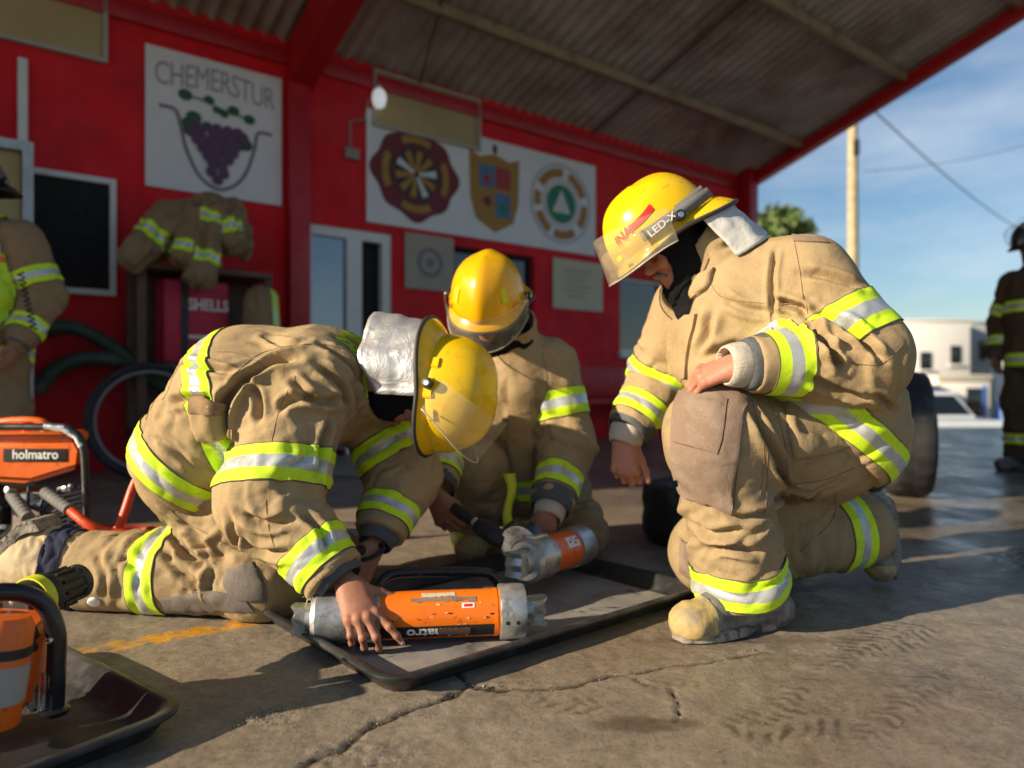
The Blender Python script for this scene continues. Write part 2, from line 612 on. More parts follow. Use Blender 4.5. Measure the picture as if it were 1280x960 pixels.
# ------------------------------------------------------------------ things laid on a surface by ray casting from a view point
class Skin:
    def __init__(s, V, F):
        s.b = BVHTree.FromPolygons([tuple(v) for v in V], [tuple(map(int, q)) for q in F])
        s.eye = Vector((0, 0, CAM_H))
    def hit(s, px, py, fall=None):
        d = Vector(((px-640)/FPX, 1, -(py-480)/FPX)).normalized()
        loc, n, i, dist = s.b.ray_cast(s.eye, d)
        if loc is None:
            if fall is not None:
                c = Vector(tuple(fall)); q = s.eye+d*(c-s.eye).dot(d)
                loc, n, i, dist = s.b.find_nearest(q)
                return np.array(loc), np.array(n)
            return None, None
        return np.array(loc), np.array(n)
    def line(s, pix, n=6, off=0.0):
        pts = smooth_path([np.array((x, y, 0.0)) for x, y in pix], n) if len(pix) > 2 else [np.array((pix[0][0]+(pix[1][0]-pix[0][0])*t/10, pix[0][1]+(pix[1][1]-pix[0][1])*t/10, 0)) for t in range(11)]
        out = []; last = None
        for p in pts:
            l, nn = s.hit(p[0], p[1], last)
            if l is None: continue
            out.append(l+nn*off); last = l
        return out
    def seam(s, name, pix, mat, parent, r=0.0012, off=0.0006):
        pts = s.line(pix, 8, off)
        if len(pts) < 2: return
        V, F = tube(pts, r, 5)
        return mesh(name, V, F, mat, parent)
    def patch(s, name, quad, mat, parent, nu=16, nv=16, off=0.005, puff=0.0, jit=0.0):
        """quad: four pixel corners (tl, tr, br, bl), or a list of left/right pixel pairs from top to bottom"""
        if len(quad) == 4 and not isinstance(quad[0][0], (list, tuple)):
            rows = [(quad[0], quad[1]), (quad[3], quad[2])]
        else: rows = quad
        ls = [np.array(r[0]+(0,), float) for r in rows]; rs = [np.array(r[1]+(0,), float) for r in rows]
        if len(rows) > 2:
            k = 8; ls = smooth_path(ls, k); rs = smooth_path(rs, k)
        sel = np.linspace(0, len(ls)-1, nv)
        def at(a, x):
            i = int(min(len(a)-2, math.floor(x))); return a[i]+(a[i+1]-a[i])*(x-i)
        V = []; NN = []; last = None
        for j in range(nv):
            a, b = at(ls, sel[j]), at(rs, sel[j])
            for i in range(nu):
                p = a+(b-a)*i/(nu-1)
                l, n = s.hit(p[0], p[1], last if last is not None else None)
                if l is None:
                    l, n = s.hit(p[0], p[1], s.any(rows))
                if last is not None and i > 0 and np.linalg.norm(l-last) > 0.06: l = last+(l-last)*0.3
                last = l; V.append(l); NN.append(n)
        V = np.array(V); NN = np.array(NN)
        A = V.reshape(nv, nu, 3).copy(); B = NN.reshape(nv, nu, 3).copy()
        for _ in range(2):
            B[1:-1, 1:-1] = (B[1:-1, 1:-1]*2+B[:-2, 1:-1]+B[2:, 1:-1]+B[1:-1, :-2]+B[1:-1, 2:])/6
        for _ in range(8):
            A[1:-1, 1:-1] = (A[1:-1, 1:-1]*2+A[:-2, 1:-1]+A[2:, 1:-1]+A[1:-1, :-2]+A[1:-1, 2:])/6
        A[1:-1, 1:-1] = A[1:-1, 1:-1]*.85+V.reshape(nv, nu, 3)[1:-1, 1:-1]*.15
        B /= np.linalg.norm(B, axis=2)[..., None]
        uu = np.linspace(-1, 1, nu)[None, :]; vv = np.linspace(-1, 1, nv)[:, None]
        pf = puff*np.sqrt(np.clip(1-uu**4, 0, 1)*np.clip(1-vv**4, 0, 1))
        T = A+B*(off+pf)[..., None] if np.ndim(off+pf) else A+B*(off+pf)
        Bt = A-B*0.004
        n = nu*nv
        F = []
        for j in range(nv-1):
            for i in range(nu-1):
                a = j*nu+i
                F.append([a, a+nu, a+nu+1, a+1]); F.append([n+a, n+a+1, n+a+nu+1, n+a+nu])
        ring = [i for i in range(nu)]+[j*nu+nu-1 for j in range(1, nv)]+[(nv-1)*nu+i for i in range(nu-2, -1, -1)]+[j*nu for j in range(nv-2, 0, -1)]
        for i in range(len(ring)):
            a, b = ring[i], ring[(i+1) % len(ring)]
            F.append([a, b, b+n, a+n])
        o = mesh(name, np.concatenate([T.reshape(-1, 3), Bt.reshape(-1, 3)]), F, mat, parent)
        bm = bmesh.new(); bm.from_mesh(o.data); bmesh.ops.recalc_face_normals(bm, faces=bm.faces[:]); bm.to_mesh(o.data); bm.free()
        o.data.set_sharp_from_angle(angle=math.radians(60))
        return o
    def any(s, rows):
        c = [0, 0]
        for r in rows:
            for q in r: c[0] += q[0]/(2*len(rows)); c[1] += q[1]/(2*len(rows))
        l, n = s.hit(c[0], c[1])
        return l if l is not None else np.array((0, 2.0, 0.4))

# ------------------------------------------------------------------ materials
def nodes(name):
    m = bpy.data.materials.new(name); m.use_nodes = True
    t = m.node_tree; b = t.nodes['Principled BSDF']
    return m, t, b
def nn(t, typ, **kw):
    n = t.nodes.new(typ)
    for k, v in kw.items():
        if k.startswith('i_'): n.inputs[k[2:].replace('_', ' ')].default_value = v
        else: setattr(n, k, v)
    return n
def ramp(t, fac, stops, interp='LINEAR'):
    r = t.nodes.new('ShaderNodeValToRGB')
    r.color_ramp.interpolation = interp
    el = r.color_ramp.elements
    while len(el) < len(stops): el.new(0.5)
    for e, (p, c) in zip(el, stops): e.position = p; e.color = tuple(c)+(1,) if len(c) == 3 else c
    t.links.new(fac, r.inputs['Fac'])
    return r.outputs['Color']
def mixc(t, fac, a, b, mode='MIX'):
    m = t.nodes.new('ShaderNodeMix'); m.data_type = 'RGBA'; m.blend_type = mode
    for s_, v in ((0, fac), (6, a), (7, b)):
        if hasattr(v, 'default_value') or hasattr(v, 'is_linked'): t.links.new(v, m.inputs[s_])
        elif s_ == 0: m.inputs[0].default_value = v
        else: m.inputs[s_].default_value = tuple(v)+(1,) if len(v) == 3 else v
    return m.outputs[2]
def noise(t, scale, detail=4, rough=0.55, vec=None, dist=0.0):
    n = t.nodes.new('ShaderNodeTexNoise')
    n.inputs['Scale'].default_value = scale; n.inputs['Detail'].default_value = detail
    n.inputs['Roughness'].default_value = rough; n.inputs['Distortion'].default_value = dist
    if vec is None:
        g = t.nodes.get('geo') or t.nodes.new('ShaderNodeTexCoord'); g.name = 'geo'
        vec = g.outputs['Object']
    t.links.new(vec, n.inputs['Vector'])
    return n.outputs['Fac']
def bump(t, b, h, strength=0.3, dist=0.002, prev=None):
    n = t.nodes.new('ShaderNodeBump')
    if hasattr(strength, 'is_linked'): t.links.new(strength, n.inputs['Strength'])
    else: n.inputs['Strength'].default_value = strength
    n.inputs['Distance'].default_value = dist
    t.links.new(h, n.inputs['Height'])
    if prev is not None: t.links.new(prev, n.inputs['Normal'])
    t.links.new(n.outputs['Normal'], b.inputs['Normal'])
    return n.outputs['Normal']
def plain(name, col, rough=0.5, metal=0.0, var=0.15, vs=12.0, bs=0.0, bscale=120.0, bd=0.001, dirt=None, ds=5.0, dth=(0.5, 0.7), rv=0.1, **kw):
    m, t, b = nodes(name)
    n = noise(t, vs, 5)
    lo = tuple(c*(1-var) for c in col); hi = tuple(min(1, c*(1+var)) for c in col)
    c = ramp(t, n, [(0.3, lo), (0.7, hi)])
    if dirt is not None:
        n2 = noise(t, ds, 6, 0.65, dist=0.4)
        f = ramp(t, n2, [(dth[0], (0, 0, 0)), (dth[1], (1, 1, 1))])
        c = mixc(t, f, c, dirt)
    t.links.new(c, b.inputs['Base Color'])
    r = ramp(t, noise(t, vs*2.3, 4), [(0.3, (rough-rv,)*3), (0.7, (rough+rv,)*3)])
    t.links.new(r, b.inputs['Roughness'])
    b.inputs['Metallic'].default_value = metal
    for k, v in kw.items(): b.inputs[k.replace('_', ' ')].default_value = v
    if bs > 0: bump(t, b, noise(t, bscale, 4), bs, bd)
    return m
def cloth(name, col, var=0.16, dark=None, weave=1.0, dirt=0.6):
    m, t, b = nodes(name)
    g = nn(t, 'ShaderNodeTexCoord'); g.name = 'geo'
    big = noise(t, 5.0, 6, 0.65)
    c = ramp(t, big, [(0.25, tuple(x*(1-var) for x in col)), (0.75, tuple(x*(1+var) for x in col))])
    d = dark or tuple(x*0.40 for x in col)
    st = ramp(t, noise(t, 8.0, 9, 0.75, dist=0.7), [(0.47, (0, 0, 0)), (0.74, (dirt,)*3)])
    c = mixc(t, st, c, d)
    st = ramp(t, noise(t, 55.0, 6, 0.75, dist=0.4), [(0.56, (0, 0, 0)), (0.74, (dirt*.75,)*3)])
    c = mixc(t, st, c, d)
    pale = ramp(t, noise(t, 14.0, 7, 0.7, dist=0.9), [(0.58, (0, 0, 0)), (0.8, (.30,)*3)])
    c = mixc(t, pale, c, tuple(min(1, x*1.35) for x in col))
    # ripstop grid: thin lines every 6 mm
    def wv(direction, sc, dis=0.6):
        w = nn(t, 'ShaderNodeTexWave', bands_direction=direction); w.inputs['Scale'].default_value = sc; w.inputs['Distortion'].default_value = dis; w.inputs['Detail Scale'].default_value = 3
        t.links.new(g.outputs['Object'], w.inputs['Vector']); return w.outputs['Fac']
    w1, w2 = wv('DIAGONAL', 46), wv('Z', 80)
    gl = nn(t, 'ShaderNodeMath', operation='MAXIMUM'); t.links.new(w1, gl.inputs[0]); t.links.new(w2, gl.inputs[1])
    gr = ramp(t, gl.outputs[0], [(0.90, (0, 0, 0)), (1.0, (0.22*weave,)*3)])
    c = mixc(t, gr, c, tuple(x*0.55 for x in col))
    fine = noise(t, 520, 2, 0.6)
    c = mixc(t, 0.4, c, ramp(t, fine, [(0.3, tuple(x*0.55 for x in col)), (0.7, tuple(min(1, x*1.3) for x in col))]))
    t.links.new(c, b.inputs['Base Color'])
    b.inputs['Roughness'].default_value = 0.94
    b.inputs['Specular IOR Level'].default_value = 0.12
    w3, w4 = wv('DIAGONAL', 150, 1.5), wv('Z', 210, 1.5)
    ad = nn(t, 'ShaderNodeMath', operation='ADD'); t.links.new(w3, ad.inputs[0]); t.links.new(w4, ad.inputs[1])
    rg = nn(t, 'ShaderNodeTexNoise'); rg.noise_type = 'RIDGED_MULTIFRACTAL'; rg.inputs['Scale'].default_value = 8.5; rg.inputs['Detail'].default_value = 3; rg.inputs['Roughness'].default_value = 0.45; rg.inputs['Distortion'].default_value = 0.9
    t.links.new(g.outputs['Object'], rg.inputs['Vector'])
    n0 = bump(t, b, rg.outputs['Fac'], 0.75, 0.014)
    n1 = bump(t, b, noise(t, 15, 5, 0.55, dist=1.6), 0.35, 0.007, n0)
    n2 = bump(t, b, noise(t, 60, 5, 0.62, dist=0.6), 0.45, 0.003, n1)
    bump(t, b, ad.outputs[0], 0.25*weave, 0.0007, n2)
    return m
def trim_mat(name, lime=(0.60, 0.86, 0.015), silver=(0.52, 0.55, 0.55), grime=0.55):
    m, t, b = nodes(name)
    a = nn(t, 'ShaderNodeAttribute', attribute_name='bt')
    c = ramp(t, a.outputs['Fac'], [(0.0, (0.10, 0.10, 0.04)), (0.025, lime), (0.335, silver), (0.665, lime), (0.975, (0.10, 0.10, 0.04))], 'CONSTANT')
    dm = ramp(t, noise(t, 24, 7, 0.7, dist=0.5), [(0.5, (0, 0, 0)), (0.8, (grime,)*3)])
    c = mixc(t, dm, c, (0.16, 0.15, 0.08))
    t.links.new(c, b.inputs['Base Color'])
    si = ramp(t, a.outputs['Fac'], [(0.0, (0, 0, 0)), (0.335, (1, 1, 1)), (0.665, (0, 0, 0))], 'CONSTANT')
    ro = ramp(t, a.outputs['Fac'], [(0.0, (.75,)*3), (0.335, (.38,)*3), (0.665, (.75,)*3)], 'CONSTANT')
    t.links.new(ro, b.inputs['Roughness'])
    mm = nn(t, 'ShaderNodeMath', operation='MULTIPLY'); mm.inputs[1].default_value = 0.35
    t.links.new(si, mm.inputs[0]); t.links.new(mm.outputs[0], b.inputs['Metallic'])
    n1 = bump(t, b, noise(t, 40, 5, 0.6), 0.4, 0.003)
    bump(t, b, noise(t, 700, 2), 0.15, 0.0006, n1)
    return m
M = {}
# ------------------------------------------------------------------ material set
TAN = (0.41, 0.300, 0.165)
M['tan'] = cloth('tan cloth', TAN)
M['tan2'] = cloth('tan trouser cloth', (0.355, 0.262, 0.148), dirt=0.85)
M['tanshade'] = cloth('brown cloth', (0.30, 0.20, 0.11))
M['darkcoat'] = cloth('dark brown coat cloth', (0.09, 0.062, 0.036))
M['kneepad'] = cloth('grey brown kneepad', (0.24, 0.17, 0.125), dark=(0.40, 0.34, 0.28), dirt=0.8, weave=0.6)
M['greypad'] = cloth('grey knee leather', (0.16, 0.14, 0.125), dark=(0.30, 0.27, 0.23), dirt=0.4, weave=0.4)
M['trim'] = trim_mat('lime and silver trim')
M['hood'] = cloth('black knit hood', (0.012, 0.012, 0.014), dirt=0.1)
M['cuff'] = cloth('cream knit cuff', (0.55, 0.50, 0.42), weave=1.6, dirt=0.3)
M['darkcuff'] = cloth('dark grey cuff', (0.10, 0.11, 0.12), dark=(0.2, 0.2, 0.2))
M['seam'] = plain('dark stitching', (0.20, 0.135, 0.07), 0.9)
M['lime'] = plain('lime lettering', (0.45, 0.70, 0.02), 0.7, var=0.2, vs=60)
M['black'] = plain('black rubber', (0.016, 0.016, 0.017), 0.55, bs=0.3, bscale=60, dirt=(0.09, 0.08, 0.065), ds=14, dth=(0.55, 0.85))
M['blacksat'] = plain('black painted metal', (0.014, 0.015, 0.018), 0.3, bs=0.15, bscale=40, dirt=(0.12, 0.11, 0.10), ds=30, dth=(0.62, 0.72))
M['orange'] = plain('orange paint', (0.72, 0.13, 0.012), 0.34, var=0.12, vs=8, bs=0.06, bscale=50, dirt=(0.16, 0.06, 0.02), ds=18, dth=(0.60, 0.70))
M['orangetool'] = plain('orange lacquer tube', (0.80, 0.17, 0.008), 0.28, var=0.1, vs=7, bs=0.05, bscale=60, dirt=(0.16, 0.07, 0.03), ds=22, dth=(0.60, 0.68))
M['alu'] = plain('cast aluminium', (0.50, 0.51, 0.50), 0.42, 0.75, var=0.12, vs=30, bs=0.25, bscale=90, dirt=(0.13, 0.12, 0.105), ds=16, dth=(0.50, 0.74))
M['steel'] = plain('bright steel', (0.66, 0.67, 0.68), 0.3, 0.95, var=0.1, vs=20, bs=0.1, bscale=80, dirt=(0.2, 0.19, 0.18), ds=22)
M['hoseorange'] = plain('orange hose', (0.78, 0.07, 0.012), 0.4, var=0.1, dirt=(0.3, 0.05, 0.02), ds=20)
M['hosered'] = plain('red hose', (0.42, 0.03, 0.014), 0.42, var=0.1)
M['traymat'] = plain('black plastic tray', (0.020, 0.021, 0.023), 0.40, bs=0.2, bscale=35, dirt=(0.10, 0.096, 0.09), ds=6.5, dth=(0.5, 0.74))
M['bootleather'] = plain('tan boot leather', (0.44, 0.34, 0.20), 0.75, var=0.2, vs=14, bs=0.5, bscale=45, bd=0.004, dirt=(0.2, 0.16, 0.11), ds=9)
M['bootyellow'] = plain('yellow rubber toe', (0.44, 0.32, 0.13), 0.7, var=0.18, vs=20, bs=0.6, bscale=40, bd=0.004, dirt=(0.24, 0.20, 0.15), ds=16, dth=(0.48, 0.66))
M['bootgrey'] = plain('dusty rubber boot', (0.13, 0.125, 0.115), 0.8, var=0.3, vs=14, bs=0.4, bscale=50, bd=0.003, dirt=(0.36, 0.32, 0.26), ds=12, dth=(0.45, 0.7))
M['sole'] = plain('pale worn sole', (0.27, 0.24, 0.20), 0.9, var=0.3, vs=30, bs=0.8, bscale=60, bd=0.006, dirt=(0.07, 0.065, 0.06), ds=22, dth=(0.48, 0.6))
M['navy'] = cloth('navy boot strap', (0.035, 0.04, 0.07), dirt=0.3)
M['white'] = plain('white paint', (0.72, 0.72, 0.70), 0.6, var=0.05, dirt=(0.4, 0.38, 0.34), ds=6, dth=(0.6, 0.85))
M['redwall'] = plain('red wall paint', (0.68, 0.003, 0.010), 0.75, var=0.14, vs=1.6, bs=0.25, bscale=22, bd=0.004, dirt=(0.42, 0.003, 0.008), ds=1.3, dth=(0.45, 0.75))
M['redbeam'] = plain('red painted steel', (0.42, 0.006, 0.012), 0.45, var=0.12, vs=4, dirt=(0.2, 0.01, 0.01), ds=5, dth=(0.6, 0.8))
M['redbag'] = plain('red bag', (0.50, 0.015, 0.05), 0.6)
M['roof'] = plain('dull corrugated sheet', (0.44, 0.415, 0.39), 0.7, var=0.16, vs=2.5, dirt=(0.20, 0.15, 0.11), ds=1.2, dth=(0.45, 0.75))
M['purlin'] = plain('tan painted purlin', (0.30, 0.22, 0.13), 0.6, dirt=(0.15, 0.09, 0.05), ds=4)
M['wood'] = plain('brown wood', (0.10, 0.05, 0.028), 0.6, var=0.3, vs=9)
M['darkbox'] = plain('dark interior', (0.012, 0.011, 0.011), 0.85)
M['beige'] = plain('beige board', (0.42, 0.32, 0.14), 0.6, var=0.1, vs=3)
M['cream'] = plain('cream paper', (0.55, 0.50, 0.36), 0.8, var=0.05, vs=3)
M['banner'] = plain('white vinyl banner', (0.72, 0.71, 0.71), 0.55, var=0.05, vs=2.5, bs=0.25, bscale=7, bd=0.02)
M['greyframe'] = plain('grey aluminium frame', (0.42, 0.44, 0.46), 0.45, 0.3)
M['greenhose'] = plain('dark green hose', (0.03, 0.05, 0.03), 0.6, dirt=(0.09, 0.09, 0.07))
M['pole'] = plain('weathered wooden pole', (0.42, 0.35, 0.22), 0.85, var=0.2, vs=5, bs=0.5, bscale=20, bd=0.01)
M['wire'] = plain('wire', (0.03, 0.03, 0.035), 0.6)
M['whitebld'] = plain('white render', (0.74, 0.72, 0.68), 0.85, var=0.04, vs=0.4, dirt=(0.55, 0.52, 0.47), ds=0.35, dth=(0.55, 0.8))
M['greybld'] = plain('grey render', (0.34, 0.36, 0.38), 0.8)
M['bluepaint'] = plain('blue paint', (0.03, 0.12, 0.42), 0.5)
M['carpaint'] = plain('pale car paint', (0.55, 0.60, 0.64), 0.25, var=0.03)
M['chrome'] = plain('chrome', (0.6, 0.62, 0.64), 0.15, 0.9)
M['leaf'] = plain('leaf', (0.11, 0.17, 0.045), 0.6, var=0.4, vs=3)
M['bark'] = plain('bark', (0.12, 0.085, 0.06), 0.9)
def glass_dark(name, col=(0.01, 0.012, 0.014), rough=0.03):
    m, t, b = nodes(name)
    b.inputs['Base Color'].default_value = col+(1,); b.inputs['Roughness'].default_value = rough
    b.inputs['Specular IOR Level'].default_value = 1.0
    bump(t, b, noise(t, 1.5, 2), 0.05, 0.01)
    return m
M['glass'] = glass_dark('dark window glass')
m, t, b = nodes('mirror glass')
b.inputs['Base Color'].default_value = (0.22, 0.25, 0.28, 1); b.inputs['Metallic'].default_value = 0.75; b.inputs['Roughness'].default_value = 0.06
bump(t, b, noise(t, 1.5, 2), 0.03, 0.01)
M['mirror'] = m

def col(name, c, r=0.6): 
    if name not in M: M[name] = plain(name, c, r, var=0.06)
    return M[name]
# ------------------------------------------------------------------ ground
def axis_pts(lo, hi, step, far, ratio):
    a = list(np.arange(lo, hi, step)); d = step; x = a[-1]
    while x < far[1]:
        d *= ratio; x += d; a.append(x)
    d = step; x = a[0]; b_ = []
    while x > far[0]:
        d *= ratio; x -= d; b_.append(x)
    return np.array(b_[::-1]+a)
gx = axis_pts(-1.5, 2.3, 0.0075, (-600, 600), 1.085)
gy = axis_pts(1.05, 2.75, 0.0075, (-300, 900), 1.085)
GX, GY = np.meshgrid(gx, gy, indexing='ij')
def gpt(px, py):
    Y = CAM_H*FPX/(py-480); return np.array(((px-640)/FPX*Y, Y))
def dist_line(pts):
    best = np.full(GX.shape, 9.0); along = np.zeros(GX.shape); s0 = 0
    for a, b_ in zip(pts[:-1], pts[1:]):
        ab = b_-a; l2 = ab@ab
        tt = np.clip(((GX-a[0])*ab[0]+(GY-a[1])*ab[1])/l2, 0, 1)
        d = np.hypot(GX-a[0]-tt*ab[0], GY-a[1]-tt*ab[1])
        m_ = d < best; best[m_] = d[m_]; along[m_] = s0+tt[m_]*math.sqrt(l2); s0 += math.sqrt(l2)
    return best, along
Q = np.stack([GX, GY, np.zeros_like(GX)], -1)
near = sst(GX, -1.9, -1.5)*sst(-GX, -2.7, -2.3)*sst(GY, 0.85, 1.05)*sst(-GY, -3.1, -2.75)
wob = np.stack([pnoise(Q/0.05, 1), pnoise(Q/0.05, 2), 0*GX], -1)*0.008+np.stack([pnoise(Q/0.018, 3), pnoise(Q/0.018, 4), 0*GX], -1)*0.004
crackpx = [(362, 975), (392, 948), (430, 936), (452, 918), (470, 905), (520, 886), (560, 872), (590, 858), (640, 862), (700, 861), (760, 845), (830, 836), (900, 826), (960, 815)]
side1 = [(572, 842), (585, 852), (600, 862)]
side2 = [(840, 862), (850, 885), (842, 905)]
side3 = [(780, 842), (800, 850), (812, 858)]
def cdist(px, Wd):
    global GX, GY
    ox, oy = GX, GY
    GX, GY = GX+wob[..., 0], GY+wob[..., 1]
    d, al = dist_line([gpt(*p) for p in px])
    GX, GY = ox, oy
    return d/Wd
rag = 0.75+0.9*np.clip(pnoise(Q/0.045, 8)+0.25, 0, 1.5)
cr = np.minimum.reduce([cdist(crackpx, 0.0065)/rag/(0.55+0.85*sst(-GX, -0.4, 0.25)), cdist(side1, 0.004)/rag, cdist(side2, 0.003)/rag, cdist(side3, 0.003)/rag])
crack = np.exp(-cr**2)
crumb = np.exp(-((cr-2.2)/2.4)**2)*np.clip(pnoise(Q/0.016, 15)+0.1, 0, 1)
def blob(px, py, rx, ry, sharp=0.35):
    c = gpt(px, py)
    w_ = 0.30*fbm(Q/0.06, 3, 21)
    e = np.hypot((GX-c[0])/rx, (GY-c[1])/ry)+w_
    return 1-sst(e, 1-sharp, 1+sharp)
gravel = np.maximum(blob(336, 896, 0.065, 0.05), blob(455, 945, 0.10, 0.05)*0.8)
joint = np.exp(-((GY-3.86-0.03*GX)/0.012)**2)*(GX > -2.2)
joint = np.maximum(joint, np.exp(-((GY-5.0-0.03*GX)/0.02)**2))
Zg = near*(0.0016*pnoise(Q/0.11, 30)+0.0011*fbm(Q/0.03, 3, 31))
Zg = Zg-near*crack*0.007+near*crumb*0.004+near*gravel*0.0055*pnoise(Q/0.013, 33)-joint*0.006
fall = sst(GY+0.35*GX*0, 10.6, 17.0)
Zg = Zg-1.22*fall
# wear on the slab: paint, wet tread prints, damp film
pa, pb = gpt(60, 822), gpt(338, 772)
pv = pb-pa; pl = np.hypot(*pv); pv = pv/pl; pn = np.array((-pv[1], pv[0]))
ul = (GX-pa[0])*pv[0]+(GY-pa[1])*pv[1]; vl = (GX-pa[0])*pn[0]+(GY-pa[1])*pn[1]
paint = (1-sst(np.abs(vl+0.006+0.012*pnoise(Q/0.05, 41)), 0.030, 0.046))*sst(ul, 0.0, 0.1)*(1-sst(ul, pl+0.15, pl+0.5))
paint = paint*sst(fbm(Q/0.035, 4, 43), -0.45, 0.15)*(0.55+0.45*sst(ul, 0.1, 0.25))
def tread(px, py, rx, ry, ang, seed):
    c = gpt(px, py); x, y = GX-c[0], GY-c[1]
    x, y = x*math.cos(ang)+y*math.sin(ang), -x*math.sin(ang)+y*math.cos(ang)
    e = np.hypot(x/rx, y/ry)
    k = np.sin(2*math.pi*(x/0.036+np.abs(y)/0.045)+1.5*pnoise(Q/0.05, seed))
    return (1-sst(e, 0.6, 1.05))*sst(k, -0.1, 0.35)*sst(fbm(Q/0.04, 3, seed), -0.5, 0.2)
wet = np.maximum.reduce([tread(980, 905, 0.15, 0.085, 0.2, 51), tread(1110, 800, 0.26, 0.09, 0.6, 52)*0.9, tread(1130, 880, 0.30, 0.05, 0.75, 55)*0.7, tread(1020, 850, 0.3, 0.045, 0.75, 56)*0.6, tread(850, 852, 0.10, 0.05, 0.4, 53)*0.7,
                         tread(720, 880, 0.12, 0.05, -0.3, 54)*0.6, blob(800, 905, 0.10, 0.028)*0.75, blob(950, 800, 0.25, 0.03)*0.4])
damp = sst(GX*0.75+GY*0.42, 1.55, 2.3)*(.35+.65*sst(fbm(Q*np.array((1, 1, 1))/0.4, 5, 61), -0.5, 0.25))*(1-sst(GY, 13, 20))
damp = np.maximum(damp, 0.7*blob(880, 655, 0.25, 0.25))
nxg, nyg = GX.shape
Vg = np.stack([GX, GY, Zg], -1).reshape(-1, 3)
ii = np.arange((nxg-1)*(nyg-1)); i0 = (ii//(nyg-1))*nyg+ii % (nyg-1)
Fg = np.stack([i0, i0+nyg, i0+nyg+1, i0+1], 1)
me = bpy.data.meshes.new('ground')
me.vertices.add(len(Vg)); me.vertices.foreach_set('co', Vg.ravel())
me.loops.add(Fg.size); me.loops.foreach_set('vertex_index', Fg.ravel().astype(np.int32))
me.polygons.add(len(Fg)); me.polygons.foreach_set('loop_start', np.arange(0, Fg.size, 4, dtype=np.int32))
me.update(calc_edges=True); me.validate()
me.polygons.foreach_set('use_smooth', [True]*len(me.polygons))
for nm, a in (('crack', np.maximum(crack*near, joint)), ('gravel', np.maximum(gravel, .6*crumb)), ('paint', paint), ('wet', wet), ('damp', damp)):
    at = me.attributes.new(nm, 'FLOAT', 'POINT'); at.data.foreach_set('value', a.ravel().astype(np.float32))
m, t, b = nodes('stained concrete slab')
def att(nm): return nn(t, 'ShaderNodeAttribute', attribute_name=nm).outputs['Fac']
c = ramp(t, noise(t, 1.1, 8, 0.62, dist=0.4), [(0.3, (0.130, 0.107, 0.082)), (0.50, (0.250, 0.212, 0.165)), (0.70, (0.385, 0.335, 0.265))])
c = mixc(t, ramp(t, noise(t, 5.0, 9, 0.72, dist=1.2), [(0.42, (0, 0, 0)), (0.75, (0.8,)*3)]), c, (0.085, 0.066, 0.048))
c = mixc(t, ramp(t, noise(t, 17.0, 8, 0.75, dist=0.8), [(0.45, (0, 0, 0)), (0.75, (0.9,)*3)]), c, (0.33, 0.275, 0.205))
c = mixc(t, ramp(t, noise(t, 0.8, 4, 0.5), [(0.45, (0, 0, 0)), (0.68, (0.75,)*3)]), c, (0.22, 0.155, 0.09))
sp = nn(t, 'ShaderNodeTexVoronoi'); sp.inputs['Scale'].default_value = 210
t.links.new(t.nodes['geo'].outputs['Object'], sp.inputs['Vector'])
c = mixc(t, ramp(t, sp.outputs['Distance'], [(0.10, (0.8,)*3), (0.24, (0, 0, 0))]), c, (0.42, 0.36, 0.28))
c = mixc(t, ramp(t, noise(t, 75, 8, 0.8, dist=0.6), [(0.5, (0, 0, 0)), (0.68, (0.75,)*3)]), c, (0.06, 0.047, 0.034))
c = mixc(t, att('gravel'), c, ramp(t, noise(t, 240, 3), [(0.3, (0.09, 0.072, 0.055)), (0.7, (0.34, 0.29, 0.23))]))
c = mixc(t, att('paint'), c, ramp(t, noise(t, 30, 6, 0.7), [(0.3, (0.40, 0.19, 0.02)), (0.7, (0.66, 0.33, 0.02))]))
mw = nn(t, 'ShaderNodeMath', operation='MULTIPLY'); mw.inputs[1].default_value = 0.72; t.links.new(att('wet'), mw.inputs[0])
c = mixc(t, mw.outputs[0], c, (0.032, 0.024, 0.018))
md = nn(t, 'ShaderNodeMath', operation='MULTIPLY'); md.inputs[1].default_value = 0.6; t.links.new(att('damp'), md.inputs[0])
c = mixc(t, md.outputs[0], c, (0.055, 0.047, 0.043))
c = mixc(t, att('crack'), c, (0.022, 0.016, 0.011))
t.links.new(c, b.inputs['Base Color'])
mpv = nn(t, 'ShaderNodeMapping'); mpv.inputs['Rotation'].default_value = (0, 0, 0.55); mpv.inputs['Scale'].default_value = (3.5, 26, 1)
t.links.new(t.nodes['geo'].outputs['Object'], mpv.inputs['Vector'])
scr = ramp(t, noise(t, 2.2, 8, 0.75, vec=mpv.outputs['Vector'], dist=0.5), [(0.56, (0, 0, 0)), (0.72, (0.55,)*3)])
c = mixc(t, scr, c, (0.31, 0.26, 0.20)); t.links.new(c, b.inputs['Base Color'])
rr = ramp(t, noise(t, 9, 7, 0.7), [(0.3, (0.34,)*3), (0.7, (0.66,)*3)])
rr = mixc(t, att('damp'), rr, ramp(t, noise(t, 7, 6, 0.6), [(0.35, (0.16,)*3), (0.7, (0.45,)*3)]))
rr = mixc(t, att('wet'), rr, (0.35,)*3)
t.links.new(rr, b.inputs['Roughness'])
b.inputs['Specular IOR Level'].default_value = 0.4
dry = nn(t, 'ShaderNodeMapRange'); dry.inputs['To Min'].default_value = 0.42; dry.inputs['To Max'].default_value = 0.20; t.links.new(att('damp'), dry.inputs['Value'])
n1 = bump(t, b, noise(t, 22, 9, 0.68, dist=0.2), dry.outputs['Result'], 0.008)
n2 = bump(t, b, noise(t, 150, 5, 0.7), dry.outputs['Result'], 0.0025, n1)
ground = link('ground', me, m); setp(ground, kind='structure')

